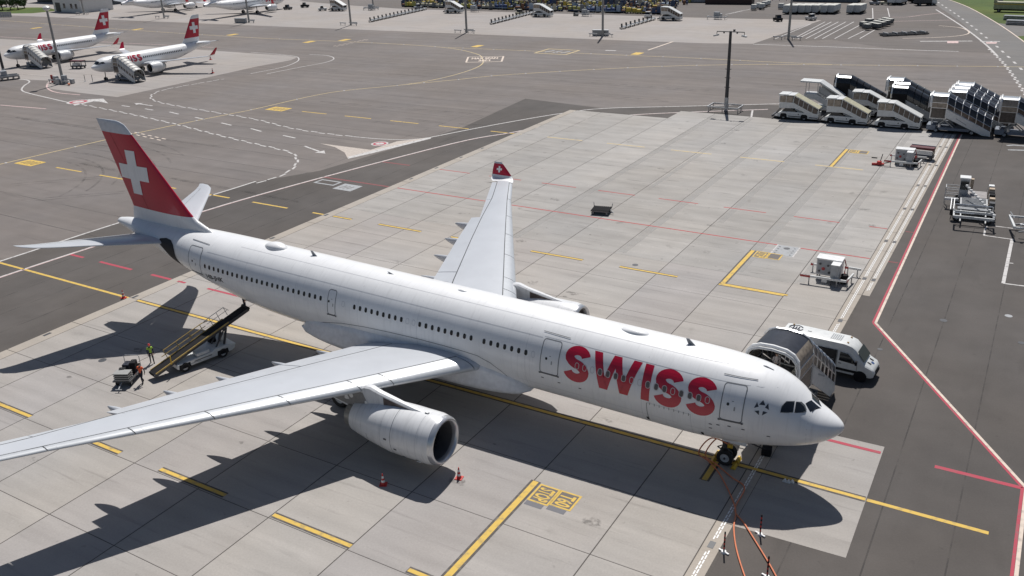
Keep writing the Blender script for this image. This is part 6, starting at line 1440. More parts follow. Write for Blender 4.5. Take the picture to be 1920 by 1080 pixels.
# ------------------------------------------------------------------ cargo loaders
def cargo_loader(label, loc, rz, group):
    t = thing("cargo_loader", label, "cargo loader", loc, rz, group)
    MB().bx(-1.3, 1.3, 1.7, 9.2, .35, .75).build("chassis", DSTEEL, t, bev=.03)
    MB().bx(-1.35, 1.35, 2.6, 5.6, .95, 1.15).build("main_deck", GALV, t); MB().bx(-1.3, 1.3, 5.9, 8.6, .95, 1.12).build("rear_deck", mat("worn deck grey", (.30, .28, .27), .5, var=.2), t)
    m = MB()
    for k in range(9): m.bx(-1.2, 1.2, 2.75 + k * .31, 2.85 + k * .31, 1.15, 1.19)
    o = m.build("deck_roller", STEEL, t); o["kind"] = "stuff"
    for x in (-.75, .35): MB().bx(x, x + .9, 5.65, 5.85, .96, 1.1).build("deck_slot", BLACKM, t)
    MB().bx(-1.55, 1.55, 1.7, 2.6, .85, 1.0).build("bridge_hinge", STEEL, t)
    # front bridge
    m = MB(); m.bx(-1.95, 1.95, -1.55, -1.35, .95, 1.15); m.bx(-1.95, 1.95, .35, .5, .95, 1.15); m.bx(-1.95, -1.8, -1.55, .5, .95, 1.1); m.bx(1.8, 1.95, -1.55, .5, .95, 1.1); m.build("bridge_frame", TWHITE, t)
    m = MB(); m.tube([(-1.8, .45, 1.7), (1.7, .45, 1.7)], .06); m.bar((-1.85, .45, 1), (-1.85, .45, 1.7), .07); m.bar((1.75, .45, 1), (1.75, .45, 1.7), .07); m.tube([(-1.9, -1.45, 1.4), (.0, -1.3, 1.4)], .04); m.build("bridge_rail", ALU, t)
    # scissor legs
    m = MB()
    for s in (-1.2, 1.2): m.bar((s, -.9, .5), (s, 2.4, .95), .12); m.bar((s, 3.0, .6), (s, 5.2, 1.0), .12)
    m.build("scissor_arm", STEEL, t)
    # diagonal beaded handrail
    m = MB(); m.bar((-.9, 5.0, 2.3), (1.9, -.9, 1.25), .10); rr_ = m.build("diagonal_rail", GALV, t)
    for k in range(13): p = Vector((-.9, 5.0, 2.36)).lerp(Vector((1.9, -.9, 1.31)), k / 12); MB().box(tuple(p), (.24, .2, .16), R_(-20)).build("rail_block", WHITEP, rr_)
    # cab and side gear
    MB().bx(-1.55, -.65, 6.6, 7.6, .8, 2.6).build("cab", TGREY, t, bev=.03); MB().bx(-1.65, -.55, 6.5, 7.7, 2.6, 2.72).build("cab_roof", WHITEP, t); MB().bx(-1.5, -.7, 6.58, 6.6, 1.6, 2.4).build("cab_window", GLASS, t); MB().bx(-.5, -.2, 7.2, 7.7, 1.4, 2.5).build("tan_box", TAN, t)
    m = MB()
    for z in (.9, 1.35, 1.8): m.bar((-2.9, 6.1, z), (-1.6, 6.1, z), .06); m.bar((-2.9, 7.3, z), (-1.6, 7.3, z), .06)
    m.bar((-2.9, 6.1, .3), (-2.9, 6.1, 1.8), .09); m.bar((-2.9, 7.3, .3), (-2.9, 7.3, 1.8), .09); m.bar((-2.9, 6.1, 1.8), (-2.9, 7.3, 1.8), .07); m.build("side_guard", GALV, t)
    MB().bx(-2.9, -1.5, 5.3, 5.6, .8, 1.0).build("outrigger", WHITEP, t)
    m = MB(); m.bar((-1.9, 1.6, .4), (-1.9, 4.6, 1.2), .06); m.bar((-2.2, 1.6, .4), (-2.2, 4.6, 1.2), .06)
    for k in range(8): m.bar((-1.9, 1.8 + k * .37, .45 + k * .1), (-2.2, 1.8 + k * .37, .45 + k * .1), .05)
    m.build("ladder", STEEL, t)
    for k, (y, mm) in enumerate(((2.0, DSTEEL), (3.2, TAN), (4.3, BLACKM), (4.9, WHITEP), (5.7, BLACKM), (6.6, TAN), (7.9, BLACKM), (8.3, WHITEP))): MB().bx(1.4, 1.95, y - .35, y + .35, .8, 1.75 + .1 * (k % 3)).build("side_box", mm, t, bev=.02)
    for y in (1.0, 7.5):
        for s in (-1, 1): make_wheel(.45, .3, t, (s * 1.5, y, .45), STEEL)
    MB().cyl((-1.9, 1.2, .5), (-1.9, 1.2, 1.0), .35, n=12).build("hydraulic_drum", BLACKM, t)
    return t
cl1 = cargo_loader("grey cargo loader with white beaded diagonal rail, left of the white yard lines", (8.9, 54.3, 0), R_(5), "cargo loaders in the yard"); cl1.scale = (1, 1, 1.22)
x, y = G(1893, 441); dup(cl1, (x + 1.4, y + .9, 0), R_(-80), "cargo loader cut by the right edge of the frame", "cargo loaders in the yard")
# ------------------------------------------------------------------ light masts with bumper rails
def mast(label, px, h, arm=True, dark=True, rails=True, group="light masts on the apron", guard=3.6):
    x, y = G(*px); t = thing("light_mast", label, "light mast", (x, y, 0), 0, group)
    mm = mat("dark mast steel", (.055, .055, .06), .45, metal=.3, var=.15) if dark else mat("pale mast steel", (.33, .33, .32), .5, metal=.3, var=.1)
    MB().cyl((0, 0, 0), (0, 0, h), .32, .22, 14).build("pole", mm, t, smooth=True, angle=40)
    if dark: MB().cyl((0, 0, 0), (0, 0, 2.2), .335, n=14).build("pole_sleeve", GALV, t, smooth=True, angle=40)
    if arm:
        a = MB(); a.bar((-2.3, 0, h - .1), (2.3, 0, h - .1), .12); a.bar((-2.3, 0, h - .1), (-2.3, 0, h - .6), .08); a.bar((2.3, 0, h - .1), (2.3, 0, h - .6), .08); ar = a.build("cross_arm", DSTEEL, t)
        for s in (-1, 1): MB().box((s * 2.35, -.15, h - .7), (.8, .6, .22), 0, R_(s * 12)).build("floodlight", GALV, ar); MB().box((s * 1.1, 0, h - .25), (.2, .2, .25)).build("lamp_bracket", DSTEEL, ar)
        MB().box((.6, 0, h + .15), (.3, .3, .3)).build("sensor_head", DSTEEL, ar)
        for z in (h * .42, h * .53, h * .3): MB().bar((-.5, 0, z), (.5, 0, z), .1).build("climbing_bracket", DSTEEL, t)
    if rails:
        for k, (a, b) in enumerate((((-guard, -1.1), (-1.0, -1.2)), ((1.0, -1.2), (guard, -1.0)), ((-1.5, .9), (1.8, 1.0)))):
            r = MB().bar((*a, .75), (*b, .75), .18, .25).build("bumper_rail", GALV, t)
            for q in (.12, .85): p = Vector(a).lerp(Vector(b), q); MB().bar((p.x, p.y, 0), (p.x, p.y, .7), .12).build("rail_post", STEEL, r)
    return t
t = mast("tall dark light mast with two floodlights on a cross arm", (1361, 207), 13.0, True, True, False)
m = [(-2.6, -2.0), (2.6, -2.0), (2.6, 1.2), (-2.6, 1.2)]
for a, b in zip(m, m[1:] + m[:1]):
    r = MB().bar((*a, .85), (*b, .85), .14, .2).build("bumper_rail", GALV, t)
    for q in (.05, .5): p = Vector(a).lerp(Vector(b), q); MB().bar((p.x, p.y, 0), (p.x, p.y, .8), .1).build("rail_post", STEEL, r)
t = mast("grey light mast standing among cabinets left of the nearer regional jet", (119, 156), 15.8, False, False, True)
MB().lathe([(15.6, .3), (15.9, .75), (16.3, .8), (16.6, .4), (16.7, .02)], 16, 'z').build("lamp_crown", TWHITE, t, smooth=True)
for k, (a, b, w, d, h) in enumerate(((-1.6, -.6, 1.0, .7, 1.6), (1.3, -.4, 1.1, .8, 1.9), (.2, -1.3, 1.3, .6, 1.2), (-2.6, .2, .8, .8, 1.3), (2.6, .5, .9, .7, 1.0))): MB().bx(a - w / 2, a + w / 2, b - d / 2, b + d / 2, 0.05, h).build("switch_cabinet", TGREY if k % 2 else GALV, t, bev=.03)
MB().cyl((-3.3, -.4, 0), (-3.3, -.4, 1.7), .25, n=10).build("fire_bottle", FADED, t); MB().bar((3.6, -1.2, .3), (4.6, -1.6, .3), .3).build("kerb_block", ORANGE, t)
mast("grey light mast in front of the tail of the farther white jet", (467, 42), 22, False, False)
x, y = G(448, 44); 
for k, (px, lb) in enumerate((((658, 47), "grey light mast behind the left row of small dollies"), ((875, 61), "grey light mast at the edge of the far concrete, above the taxi sign"), ((1130, 68), "grey light mast right of the middle row of dollies"), ((1478, 74), "grey light mast by the white parking lines"), ((308, 34), "grey light mast under the nearest jet of the top edge"), ((158, 27), "grey light mast by the white shed at the top left"), ((700, 17), "slim light mast on a small base behind the left row of dollies"))):
    mast(lb, px, 22 if px[0] != 700 else 8, False, k % 2 == 1 and False)
mast("dark light mast at the left edge beside the regional jet stairs", (10, 146), 20, False, True, False)
for k, (px, lb) in enumerate((((452, 43), "grey control cabinet by the mast under the top edge jets"), ((1126, 67), "dark grey box on the bumper rail of the mast right of the middle dollies"))):
    x, y = G(*px); t = thing("control_cabinet", lb, "cabinet", (x, y, 0), R_(10)); MB().bx(-2.2, 2.2, -.5, .5, .1, 1.5).build("casing", TGREY, t, bev=.04); MB().bx(-2.3, 2.3, -.6, .6, 1.5, 1.58).build("lid", GALV, t); MB().bx(-2.0, 2.0, -.53, -.5, .3, 1.3).build("door_panel", STEEL, t)

# ------------------------------------------------------------------ smaller jets
def small_jet(label, loc, rz, L=33.6, r=1.78, zc=3.35, span=16.8, ngs=3.0, mgx=-12.4, ex=-8.0, ey=5.2, erl=1.12, ez=1.75, elen=3.9, finh=8.6, word_=True, redfin=True, nwin=21, gearonly=False):
    t = thing("regional_jet" if redfin else "airliner", label, "airplane", loc, rz)
    Bd = Body(ngs, L, r, zc, 0.0); Bd.mesh(WHITE, t, 32)
    tx = ngs - L
    k = r / 2.82
    # wings
    y0 = r * .6; xr = mgx + 4.0 * (r / 1.78); ch = 5.6 * (r / 1.78)
    STA = [(y0, xr, xr - ch * 1.05, zc - r * .55, .12, .03), (span * .34, xr - span * .34 * .52, xr - ch * 1.05, zc - r * .35, .11, .01), (span * .93, xr - span * .93 * .5, xr - span * .93 * .5 - ch * .30, zc + .35, .10, 0)]
    for s in (-1, 1):
        w = Wing(STA, s); c = w.solid(y0, span * .93, 0, .74, "wing", GREYW, t, n=8, ny=4); w.solid(y0 + .3, span * .9, .75, 1.0, "flap", GREYW, c, n=4, ny=4, off=.003)
        yb = span * .93; _, le, te, z, _, _ = w.row(yb); c2 = le - te
        def rg(y, z_, le_, cc, u):
            n = Vector((0, -u, 1 - u)); R = []
            for sg, xs in ((1, [0, .1, .35, .7, 1]), (-1, [.7, .35, .1])):
                for q in xs: h = foil(q, .09) * cc * sg; R.append(Vector((le_ - q * cc, s * (y + n.y * h), z_ + n.z * h)))
            return R
        MB().loft([rg(yb, z, le, c2, 0), rg(yb + .45, z + .25, le - .35, c2 * .85, .7)]).build("winglet_root", WHITE, c, smooth=True)
        MB().loft([rg(yb + .45, z + .25, le - .35, c2 * .85, .7), rg(yb + .95, z + 1.5, le - 1.5, c2 * .45, .95), rg(yb + 1.0, z + 1.75, le - 1.85, c2 * .25, .95)]).build("winglet", REDA, c, smooth=True)
        make_engine(t, ex, s * ey, ez, elen, erl, erl * 1.08, blades=18)
        mb = MB(); rings = [[Vector((x, s * ey - h, zb)), Vector((x, s * ey - h, zt)), Vector((x, s * ey + h, zt)), Vector((x, s * ey + h, zb))] for x, zb, zt, h in ((ex - .9, ez + erl * .95, ez + erl * 1.1, .05), (ex - 2.2, ez + erl * .8, zc - r * .38, .16), (ex - 4.2, ez + erl * .5, zc - r * .5, .16), (ex - 5.0, zc - r * .6, zc - r * .55, .06))]; mb.loft(rings).build("pylon", NACM, t)
        # tailplane
        H = Wing([(.3, tx + 5.2, tx + 1.9, zc + r * .75, .10, 0), (5.4 * r / 1.78, tx + 2.4, tx + .9, zc + r * .75 + .55, .09, 0)], s); h_ = H.solid(.3, 5.4 * r / 1.78, 0, 1.0, "stabiliser", GREYW, t, n=8, ny=3)
        mg = MB(); yy = s * 3.35 * r / 1.78 * .98; mg.cyl((mgx, yy, .5), (mgx + .1, yy * .95, zc - r * .6), .13, n=8); leg = mg.build("main_gear", DSTEEL, t)
        for o_ in (-.28, .28): make_wheel(.55, .36, leg, (mgx, yy + o_, .55), STEEL)
    # fin
    zr = zc + r * .9; fh = finh
    tx += 1.3
    F_ = Fin([(zr - .6, tx + 8.2, tx + 1.6, .06), (zr + .1, tx + 6.9, tx + 1.5, .09), (zr + 1.2, tx + 5.9, tx + 1.35, .095), (zr + fh * .64, tx + 3.2, tx + .45, .09), (zr + fh * .72, tx + 2.7, tx + .35, .08), (zr + fh * .74, tx + 2.3, tx + .32, .05)])
    f = F_.solid([zr - .6, zr - .2, zr + .1, zr + .6, zr + 1.2], "tail_fin", WHITE, t); a, b = zr + 1.202, zr + fh * .64
    F_.solid([a + (b - a) * q / 6 for q in range(7)], "fin_band", REDA, f); F_.solid([b + .002, zr + fh * .68, zr + fh * .72, zr + fh * .74], "fin_cap", WHITE, f)
    cz = (a + b) / 2 + .1; _, le, te, _ = F_.row(cz); F_.decal(cross_pts((le + te) / 2 - .1, cz, (b - a) * .30, (b - a) * .19), "fin_cross", WHITE, f, .04)
    # windows, doors, lettering on both flanks
    for s in (-1, 1):
        m_ = MB(); z = .33 * k * 2.82 / 1.0 * .5 if False else r * .28
        x = ngs - L * .30
        for q in range(nwin + 6):
            xx = x - q * (L * .42 / (nwin + 6))
            p = [Bd.az(xx + dx * .13, z + dz * .2, s, .015) for dx, dz in ((-1, -1), (1, -1), (1, 1), (-1, 1))]
            if q > 4 or q in (1, 3): m_.quad(*p)
        o = m_.build("window_row", WGLASS, t); o["kind"] = "stuff"
        for xd in (ngs - 4.2, ngs - L * .74): Bd.ribbon(rrect(xd - .45, xd + .45, -.55 * r / 1.78, 1.15 * r / 1.78, .1, 2), .06, s, .012, "door_outline", SEAM, t, True, sub=.6)
        for P in ([(ngs - .95, .42), (ngs - 1.15, .72), (ngs - 1.75, .86), (ngs - 1.95, .5)], [(ngs - 2.0, .5), (ngs - 1.85, .87), (ngs - 2.5, .92), (ngs - 2.75, .55)]):
            Bd.patch([(p[0] + .1, p[1] * r / 1.78) for p in P], s, .02, "cockpit_window", GLASS, t, step=.2)
        swiss(Bd, (ngs - 12.2 if s < 0 else ngs - 5.7), 6.5 * r / 1.78, -.10 * r, 1.62 * r / 1.78, s, REDA, t, .012)
    w_ = [q for q in (0,)]
    mb = MB()
    fr = [Bd.at(ngs - 1.05 * k * 1.55, R_(a_), .02) for a_ in (50, 70, 90, 110, 130)]; bk = [Bd.at(ngs - 1.75 * k * 1.55, R_(a_), .03) for a_ in (56, 72, 90, 108, 124)]
    for q in range(4): mb.quad(fr[q], fr[q + 1], bk[q + 1], bk[q])
    mb.build("windscreen", GLASS, t)
    n = MB(); n.cyl((0, 0, .3), (-.1, 0, zc - r * .8), .09, n=8); leg = n.build("nose_gear", DSTEEL, t)
    for o_ in (-.2, .2): make_wheel(.36, .2, leg, (0, o_, .36), STEEL)
    tx -= 1.3; tcn = MB(); tcn.lathe([(tx + 5.5, .95 * r / 1.78), (tx + 3.5, .82 * r / 1.78), (tx + 1.2, .62 * r / 1.78), (tx - .35, .42 * r / 1.78), (tx - .35, .28 * r / 1.78)], 20, "x", (0, 0, zc + r * .52)); tcn.build("tail_cone", WHITE, t, smooth=True); MB().cyl((tx + .3, 0, zc + r * .52), (tx - .40, 0, zc + r * .52), .30 * r / 1.78, n=12).build("apu_exhaust", DARK, t)
    return t
small_jet("white twin-engine regional jet with red winglets, the nearer of the two at the upper left", (-170.0, 80.6, 0), R_(-90))
j2 = small_jet("white twin-engine regional jet cut by the left edge of the frame", (-211.6, 85.7, 0), R_(-90))
GJ = "boarding stairs at the regional jets"
def deck_stairs(label, x, y): return stairs_glazed(label, (x, y, 0), R_(-6), GJ, H=2.75, L=5.6, W=1.3, roofm=mat("pale stair roof", (.55, .53, .49), .4), plat=2.0)
ds = deck_stairs("pale boarding stairs at the forward door of the nearer regional jet", -163.6, 82.2)
dup(ds, (-205.2, 87.4, 0), R_(-6), "pale boarding stairs at the forward door of the regional jet on the left edge", GJ)
for (px, lb) in (((395, 112), "small cone under the near wing tip of the nearer regional jet"), ((399, 137), "small cone near the edge of the regional jet apron"), ((160, 153), "small striped post left of the nearer regional jet nose"), ((174, 153), "small striped post under the nearer regional jet nose")):
    x, y = G(*px)
    if px[0] > 200: cone(lb, x, y, .2, "cones around the nearer regional jet", 1.2)
    else: t = thing("marker_post", lb, "marker post", (x, y, 0), 0, "posts by the regional jet nose"); MB().cyl((0, 0, 0), (0, 0, 1.5), .06, n=8).build("pole", DSTEEL, t); MB().cyl((0, 0, 0), (0, 0, .1), .25, n=10).build("foot", WHITEP, t)
# jets at the top edge, nose away
small_jet("white airliner at the top edge with its engine and wheels showing, left of the pair", (-291.0, 212.5, 0), R_(90), L=39.5, r=2.0, zc=3.75, span=18.2, ngs=5.0, mgx=-13.6, ex=-6.2, ey=5.75, erl=1.15, ez=1.75, elen=4.3, redfin=False)
small_jet("white airliner at the top edge right of its twin, its tail behind a light mast", (-248.5, 214.5, 0), R_(90), L=39.5, r=2.0, zc=3.75, span=18.2, ngs=5.0, mgx=-13.6, ex=-6.2, ey=5.75, erl=1.15, ez=1.75, elen=4.3, redfin=False)

# ------------------------------------------------------------------ far apron equipment
def small_dolly(label, loc, rz, group):
    t = thing("container_dolly", label, "dolly", loc, rz, group)
    MB().bx(-.85, .85, -.75, .75, .42, .56).build("deck", GALV, t); m = MB()
    for sx in (-.6, .6):
        for sy in (-.6, .6): m.cyl((sx, sy - .07, .2), (sx, sy + .07, .2), .2, n=8)
    o = m.build("wheel", RUBBER, t); o["kind"] = "stuff"
    MB().bar((-.8, 0, .5), (-.9, 0, 1.55), .5, .12).build("upright_tow_bar", DSTEEL, t); MB().bx(.5, .85, -.7, .7, .56, .8).build("end_stop", WHITEP, t)
    return t
DG = "rows of small container dollies on the far apron"
sdol = None
ORD = "first second third fourth fifth sixth seventh eighth ninth tenth eleventh twelfth thirteenth fourteenth fifteenth".split()
for nm, a, b, n in (("left", (697, 41), (795, 19), 15), ("middle", (924, 45), (1001, 25), 13), ("right", (1168, 54), (1223, 38), 8)):
    A, Bv = Vector(G(*a)), Vector(G(*b)); ang = math.atan2(Bv.y - A.y, Bv.x - A.x)
    for k in range(n):
        p = A.lerp(Bv, k / (n - 1)); lb = "small container dolly in the %s diagonal row, %s from the near end" % (nm, ORD[k]); g = DG + ", %s row" % nm
        if sdol is None: sdol = small_dolly(lb, (p.x, p.y, 0), ang, g)
        else: dup(sdol, (p.x, p.y, 0), ang, lb, g)
def tractor(label, px, m=TWHITE, rz=.3, L=3.2):
    x, y = G(*px); t = thing("tow_tractor", label, "tractor", (x, y, 0), rz)
    MB().prism([(-L / 2, .35), (L / 2, .35), (L / 2, .95), (.3, 1.05), (-.2, 1.0), (-L / 2, 1.05)], 'y', -.8, .8).build("chassis", m, t, bev=.05); MB().prism([(-.9, 1.0), (-.6, 1.75), (.2, 1.75), (.45, 1.05)], 'y', -.7, .7).build("cab", GLASS, t); MB().bx(-.8, .3, -.75, .75, 1.75, 1.83).build("cab_roof", m, t)
    for x_ in (-L * .3, L * .3):
        for s in (-1, 1): make_wheel(.34, .2, t, (x_, s * .72, .34), STEEL)
    return t
fs = None
FS = "boarding stairs on the far apron"
for px, lb, rz in (((852, 24), "boarding stairs truck at the end of the left dolly row on the far apron", 0), ((1018, 31), "boarding stairs truck at the end of the middle dolly row on the far apron", 0), ((1258, 38), "boarding stairs truck at the end of the right dolly row on the far apron", 0), ((635, 20), "boarding stairs truck behind the leftmost far light mast", 0)):
    x, y = G(*px)
    fs = dup(sb3, (x, y, 0), rz, lb, FS)
for k, (px, lb) in enumerate((((540, 18), "dark tractor with raised platform under the jet at the top edge"), ((572, 14), "small dark tractor between the top edge jets"), ((605, 20), "small cart tractor left of the far stairs"), ((785, 17), "small tractor at the far end of the left dolly row"), ((975, 28), "small green tractor behind the middle dolly row"), ((1215, 33), "pale tractor at the far end of the right dolly row"), ((1080, 29), "dark tractor left of the second far cabinet"), ((1458, 40), "grey tractor left of the mast by the white parking lines"), ((1520, 38), "red and white tractor parked above the white lines"), ((1640, 9), "small white car parked right of the white containers"), ((1660, 9), "dark car parked beyond the white containers"), ((1745, 9), "grey trailer tractor at the corner of the road"))):
    tractor(lb, px, (DSTEEL, BLACKM, GALV, TGREY, OLIVE, TWHITE)[k % 6], .2 + .3 * k)
def rail_cabinet(label, px):
    x, y = G(*px); t = thing("rail_cabinet", label, "cabinet", (x, y, 0), 0, "railed cabinets along the far apron"); MB().bx(-1.2, .4, -.5, .5, .3, 2.1).build("casing", TGREY, t); MB().bx(.7, 1.2, -.4, .4, .3, 1.7).build("side_casing", GALV, t)
    for a, b in (((-3, -1.2), (2.6, -1.2)), ((2.6, -1.2), (2.6, 1.0)), ((-3, -1.2), (-3, .2))): MB().bar((*a, .8), (*b, .8), .15, .25).build("bumper_rail", GALV, t)
    m = MB(); [m.bar((x_, -1.2, 0), (x_, -1.2, .8), .12) for x_ in (-2.9, -.5, 2.5)]; o = m.build("rail_post", STEEL, t); o["kind"] = "stuff"
for px, lb in (((697, 19), "railed cabinet left of the left dolly row"), ((889, 22), "railed cabinet beside the second far light mast"), ((1098, 30), "railed cabinet left of the third far light mast"), ((1346, 36), "railed cabinet at the right end of the far concrete")): rail_cabinet(lb, px)
# white containers on trailers
def container(label, loc, rz, group, L=6.0, Wd=2.0, H=2.6):
    t = thing("white_container", label, "container", loc, rz, group)
    MB().prism([(-Wd / 2, .55), (Wd / 2 - .35, .55), (Wd / 2, .95), (Wd / 2, H), (-Wd / 2, H)], 'y', -L / 2, L / 2).build("box", mat("container white", (.55, .57, .57), .5, var=.12, objvar=.06), t, bev=.04); MB().bx(-Wd / 2 + .05, Wd / 2 - .05, -L / 2 + .05, L / 2 - .05, H, H + .06).build("roof", mat("container roof", (.60, .59, .53), .5, var=.12), t)
    MB().bx(-Wd / 2, Wd / 2, -L / 2, L / 2, .3, .5).build("trailer", BLACKM, t)
    m = MB()
    for k in range(1, 5): m.bx(-Wd / 2 + k * Wd / 5 - .02, -Wd / 2 + k * Wd / 5 + .02, -L / 2 - .015, -L / 2 + .01, .6, H - .1)
    o = m.build("door_bar", STEEL, t); o["kind"] = "stuff"
    return t
A = Vector(G(1466, 27.5)); c0 = None; CG = "white containers parked in a line"
names = ["first", "second", "third", "fourth", "fifth", "sixth", "seventh", "eighth"]
xs = [1474, 1489, 1503, 1515, 1529, 1545, 1559, 1594, 1608]
ords = ["first from the left", "second from the left", "third from the left", "fourth from the left", "fifth from the left", "sixth from the left", "seventh, before the gap", "eighth, past the gap", "rightmost, past the gap"]
for k, px in enumerate(xs):
    x, y = G(px, 27); lb = "white container in the long line by the parking lines, " + ords[k]
    if c0 is None: c0 = container(lb, (x, y + 3.2, 0), R_(-6), CG)
    else: dup(c0, (x, y + 3.2, 0), R_(-6), lb, CG)
sc = None
for k, (px, lb) in enumerate((((1412, 20), "small white box container nearest of the group of five"), ((1421, 17), "small white box container second of the group of five"), ((1427, 18.5), "small white box container third of the group of five"), ((1432, 14), "small white box container fourth of the group of five"), ((1438, 12), "small white box container farthest of the group of five"), ((1463, 18), "small white box container alone left of the long line"))):
    x, y = G(*px)
    if sc is None: sc = container(lb, (x, y + .8, 0), 0, "small white box containers", 1.7, 1.6, 1.8)
    else: dup(sc, (x, y + .8, 0), 0, lb, "small white box containers")
# dollies with dark boxes, steel barrier stack, barrier, trucks
db = None
for k, (a, b) in enumerate(((1619, 52), (1629, 46), (1625, 56), (1634, 53), (1643, 50), (1651, 47), (1659, 44), (1644, 55), (1653, 52), (1661, 49), (1667, 46))):
    x, y = G(a, b); lb = "dark box trailer in the cluster right of the parking lines, " + ("left pair" if k < 2 else "near row" if k > 6 else "middle row")
    if db is None: db = container(lb, (x, y, 0), R_(60), "dark box trailers", 1.8, 1.6, 1.5); db.children[0].data.materials[0] = mat("dark box grey", (.10, .11, .12), .5); db.name = "box_trailer"
    else: dup(db, (x, y, 0), R_(60), lb, "dark box trailers")
a, b = Vector(G(1652, 68)), Vector(G(1739, 64)); t = thing("barrier_stack", "long dark stack of steel barriers on the ground beside the road", "barriers", ((a.x + b.x) / 2, (a.y + b.y) / 2, 0), math.atan2(b.y - a.y, b.x - a.x)); L = (b - a).length / 2
for k in range(4): MB().bar((-L, -1.0 + k * .75, .25 + .2 * (k % 2)), (L, -1.0 + k * .75 + .35, .30 + .2 * (k % 2)), .35, .3).build("barrier_beam", DSTEEL, t)
for k in range(5): MB().bx(-L * .8 + k * L * .4 - .1, -L * .8 + k * L * .4 + .1, -1.2, 1.6, .55, .85).build("strap", GALV, t)
def truck(label, px, col, rz, L=6.5, H=2.8):
    x, y = G(*px); t = thing("truck", label, "truck", (x, y, 0), rz); MB().bx(-L / 2, L / 2 - 1.6, -1.15, 1.15, .8, H).build("cargo_box", col, t, bev=.04); MB().prism([(L / 2 - 1.5, .6), (L / 2, .6), (L / 2, 1.3), (L / 2 - .35, 2.2), (L / 2 - 1.5, 2.25)], 'y', -1.1, 1.1).build("cab", TWHITE, t, bev=.04); MB().bx(-L / 2, L / 2, -1.0, 1.0, .45, .8).build("chassis", BLACKM, t)
    for x_ in (-L * .28, L * .3):
        for s in (-1, 1): make_wheel(.45, .3, t, (x_, s * 1.0, .45), STEEL)
for px, lb, c_, rz in (((1654, 4), "dark box truck parked beyond the dark trailers", DSTEEL, .1), ((1676, 8), "white flat truck, left of two beyond the dark trailers", TWHITE, 1.4), ((1688, 8), "white flat truck, right of two beyond the dark trailers", TWHITE, 1.4), ((1722, 5), "black truck parked beside the road at the top", BLACKM, .4), ((1734, 10), "grey truck parked at the road edge", DSTEEL, .4), ((1600, 3), "white truck behind the container line", TWHITE, .1)): truck(lb, px, c_, rz)
a, b = Vector(G(1398, 1.2)), Vector(G(1720, 3)); t = thing("guard_rail", "long grey guard rail behind the white containers", "guard rail", (a.x, a.y, 0)); MB().bar((0, 0, .7), (b.x - a.x, b.y - a.y, .7), .12, .35).build("rail_beam", GALV, t)
m = MB(); [m.bar(((b.x - a.x) * k / 24, (b.y - a.y) * k / 24, 0), ((b.x - a.x) * k / 24, (b.y - a.y) * k / 24, .7), .15) for k in range(25)]; o = m.build("rail_post", STEEL, t); o["kind"] = "stuff"
x, y = G(1905, 23); t = thing("yellow_trailer", "long olive yellow trailer parked on the grass", "trailer", (x, y, 0), R_(-5)); MB().bx(-6, 6, -1.2, 1.2, .9, 2.9).build("box", OLIVE, t, bev=.05); MB().bx(-5.9, 5.9, -1.25, -1.2, 2.2, 2.4).build("rail", YELM, t); MB().prism([(-6.1, 2.6), (-6.1, 3.6), (-5.6, 3.7), (-5.2, 2.9)], 'y', -1.2, 1.2).build("headboard", OLIVE, t); MB().bx(-5.8, 5.8, -1, 1, .5, .85).build("chassis", BLACKM, t)
for x_ in (-4.5, 3.5, 4.6):
    for s in (-1, 1): make_wheel(.45, .3, t, (x_, s * 1.0, .45), STEEL)
x, y = G(1871, 18); t = thing("field_sign", "small pale post sign on the grass left of the yellow trailer", "sign", (x, y, 0)); MB().bar((0, 0, 0), (0, 0, 2.2), .2).build("post", GALV, t); MB().bx(-1.0, 1.0, -.06, .06, 2.2, 3.1).build("panel", TGREY, t)
for k, (px, lb) in enumerate((((1912, 38), "stack of grey pallets in the storage yard, rear one"), ((1918, 47), "stack of grey pallets in the storage yard, front one"))):
    x, y = G(*px); t = thing("pallet_stack", lb, "pallets", (x, y, 0), R_(-8))
    for q in range(3): MB().bx(-4, 4, -1.1, 1.1, .15 + q * .4, .40 + q * .4).build("pallet", GALV if q % 2 else STEEL, t)

# ------------------------------------------------------------------ the crowded field of coloured baggage trolleys
cols = [mat("trolley yellow", (.62, .47, .08), .6), mat("trolley grey", (.20, .21, .22), .6), mat("trolley blue", (.04, .08, .22), .6), mat("trolley navy", (.05, .08, .16), .6), mat("trolley cream", (.62, .57, .42), .6), mat("trolley olive", (.42, .42, .12), .6), mat("trolley brown", (.26, .12, .06), .6), mat("trolley pale blue", (.38, .46, .55), .6)]
tmesh = []
for k, c_ in enumerate(cols):
    mb = MB(); mb.use(c_); mb.bx(-.9, .9, -.65, .65, .35, .55); mb.bx(-.85, -.75, -.6, .6, .55, 1.9 - .1 * (k % 3)); mb.use(DSTEEL); mb.bx(.72, .8, -.6, .6, .55, 1.4 + .15 * (k % 4)); mb.use(cols[(k + 3) % 8]); mb.bx(-.7, .65, -.5, .5, .55, .95 + .2 * (k % 3)); mb.use(BLACKM); mb.bx(-.6, -.3, -.68, .68, 0, .35); mb.bx(.3, .6, -.68, .68, 0, .35)
    tmesh.append(mb.mesh("baggage_trolley"))
cname = ["yellow", "grey", "blue", "navy", "cream", "olive", "brown", "pale blue"]
rowsd = [((757, 12.5), (1238, 26.5), 58), ((760, 9.5), (1250, 23.5), 58), ((765, 7), (1260, 21), 56), ((850, 2.5), (1262, 16), 50), ((900, 0.2), (1265, 12), 46)]
rnd = random.Random(3); nt_ = 0
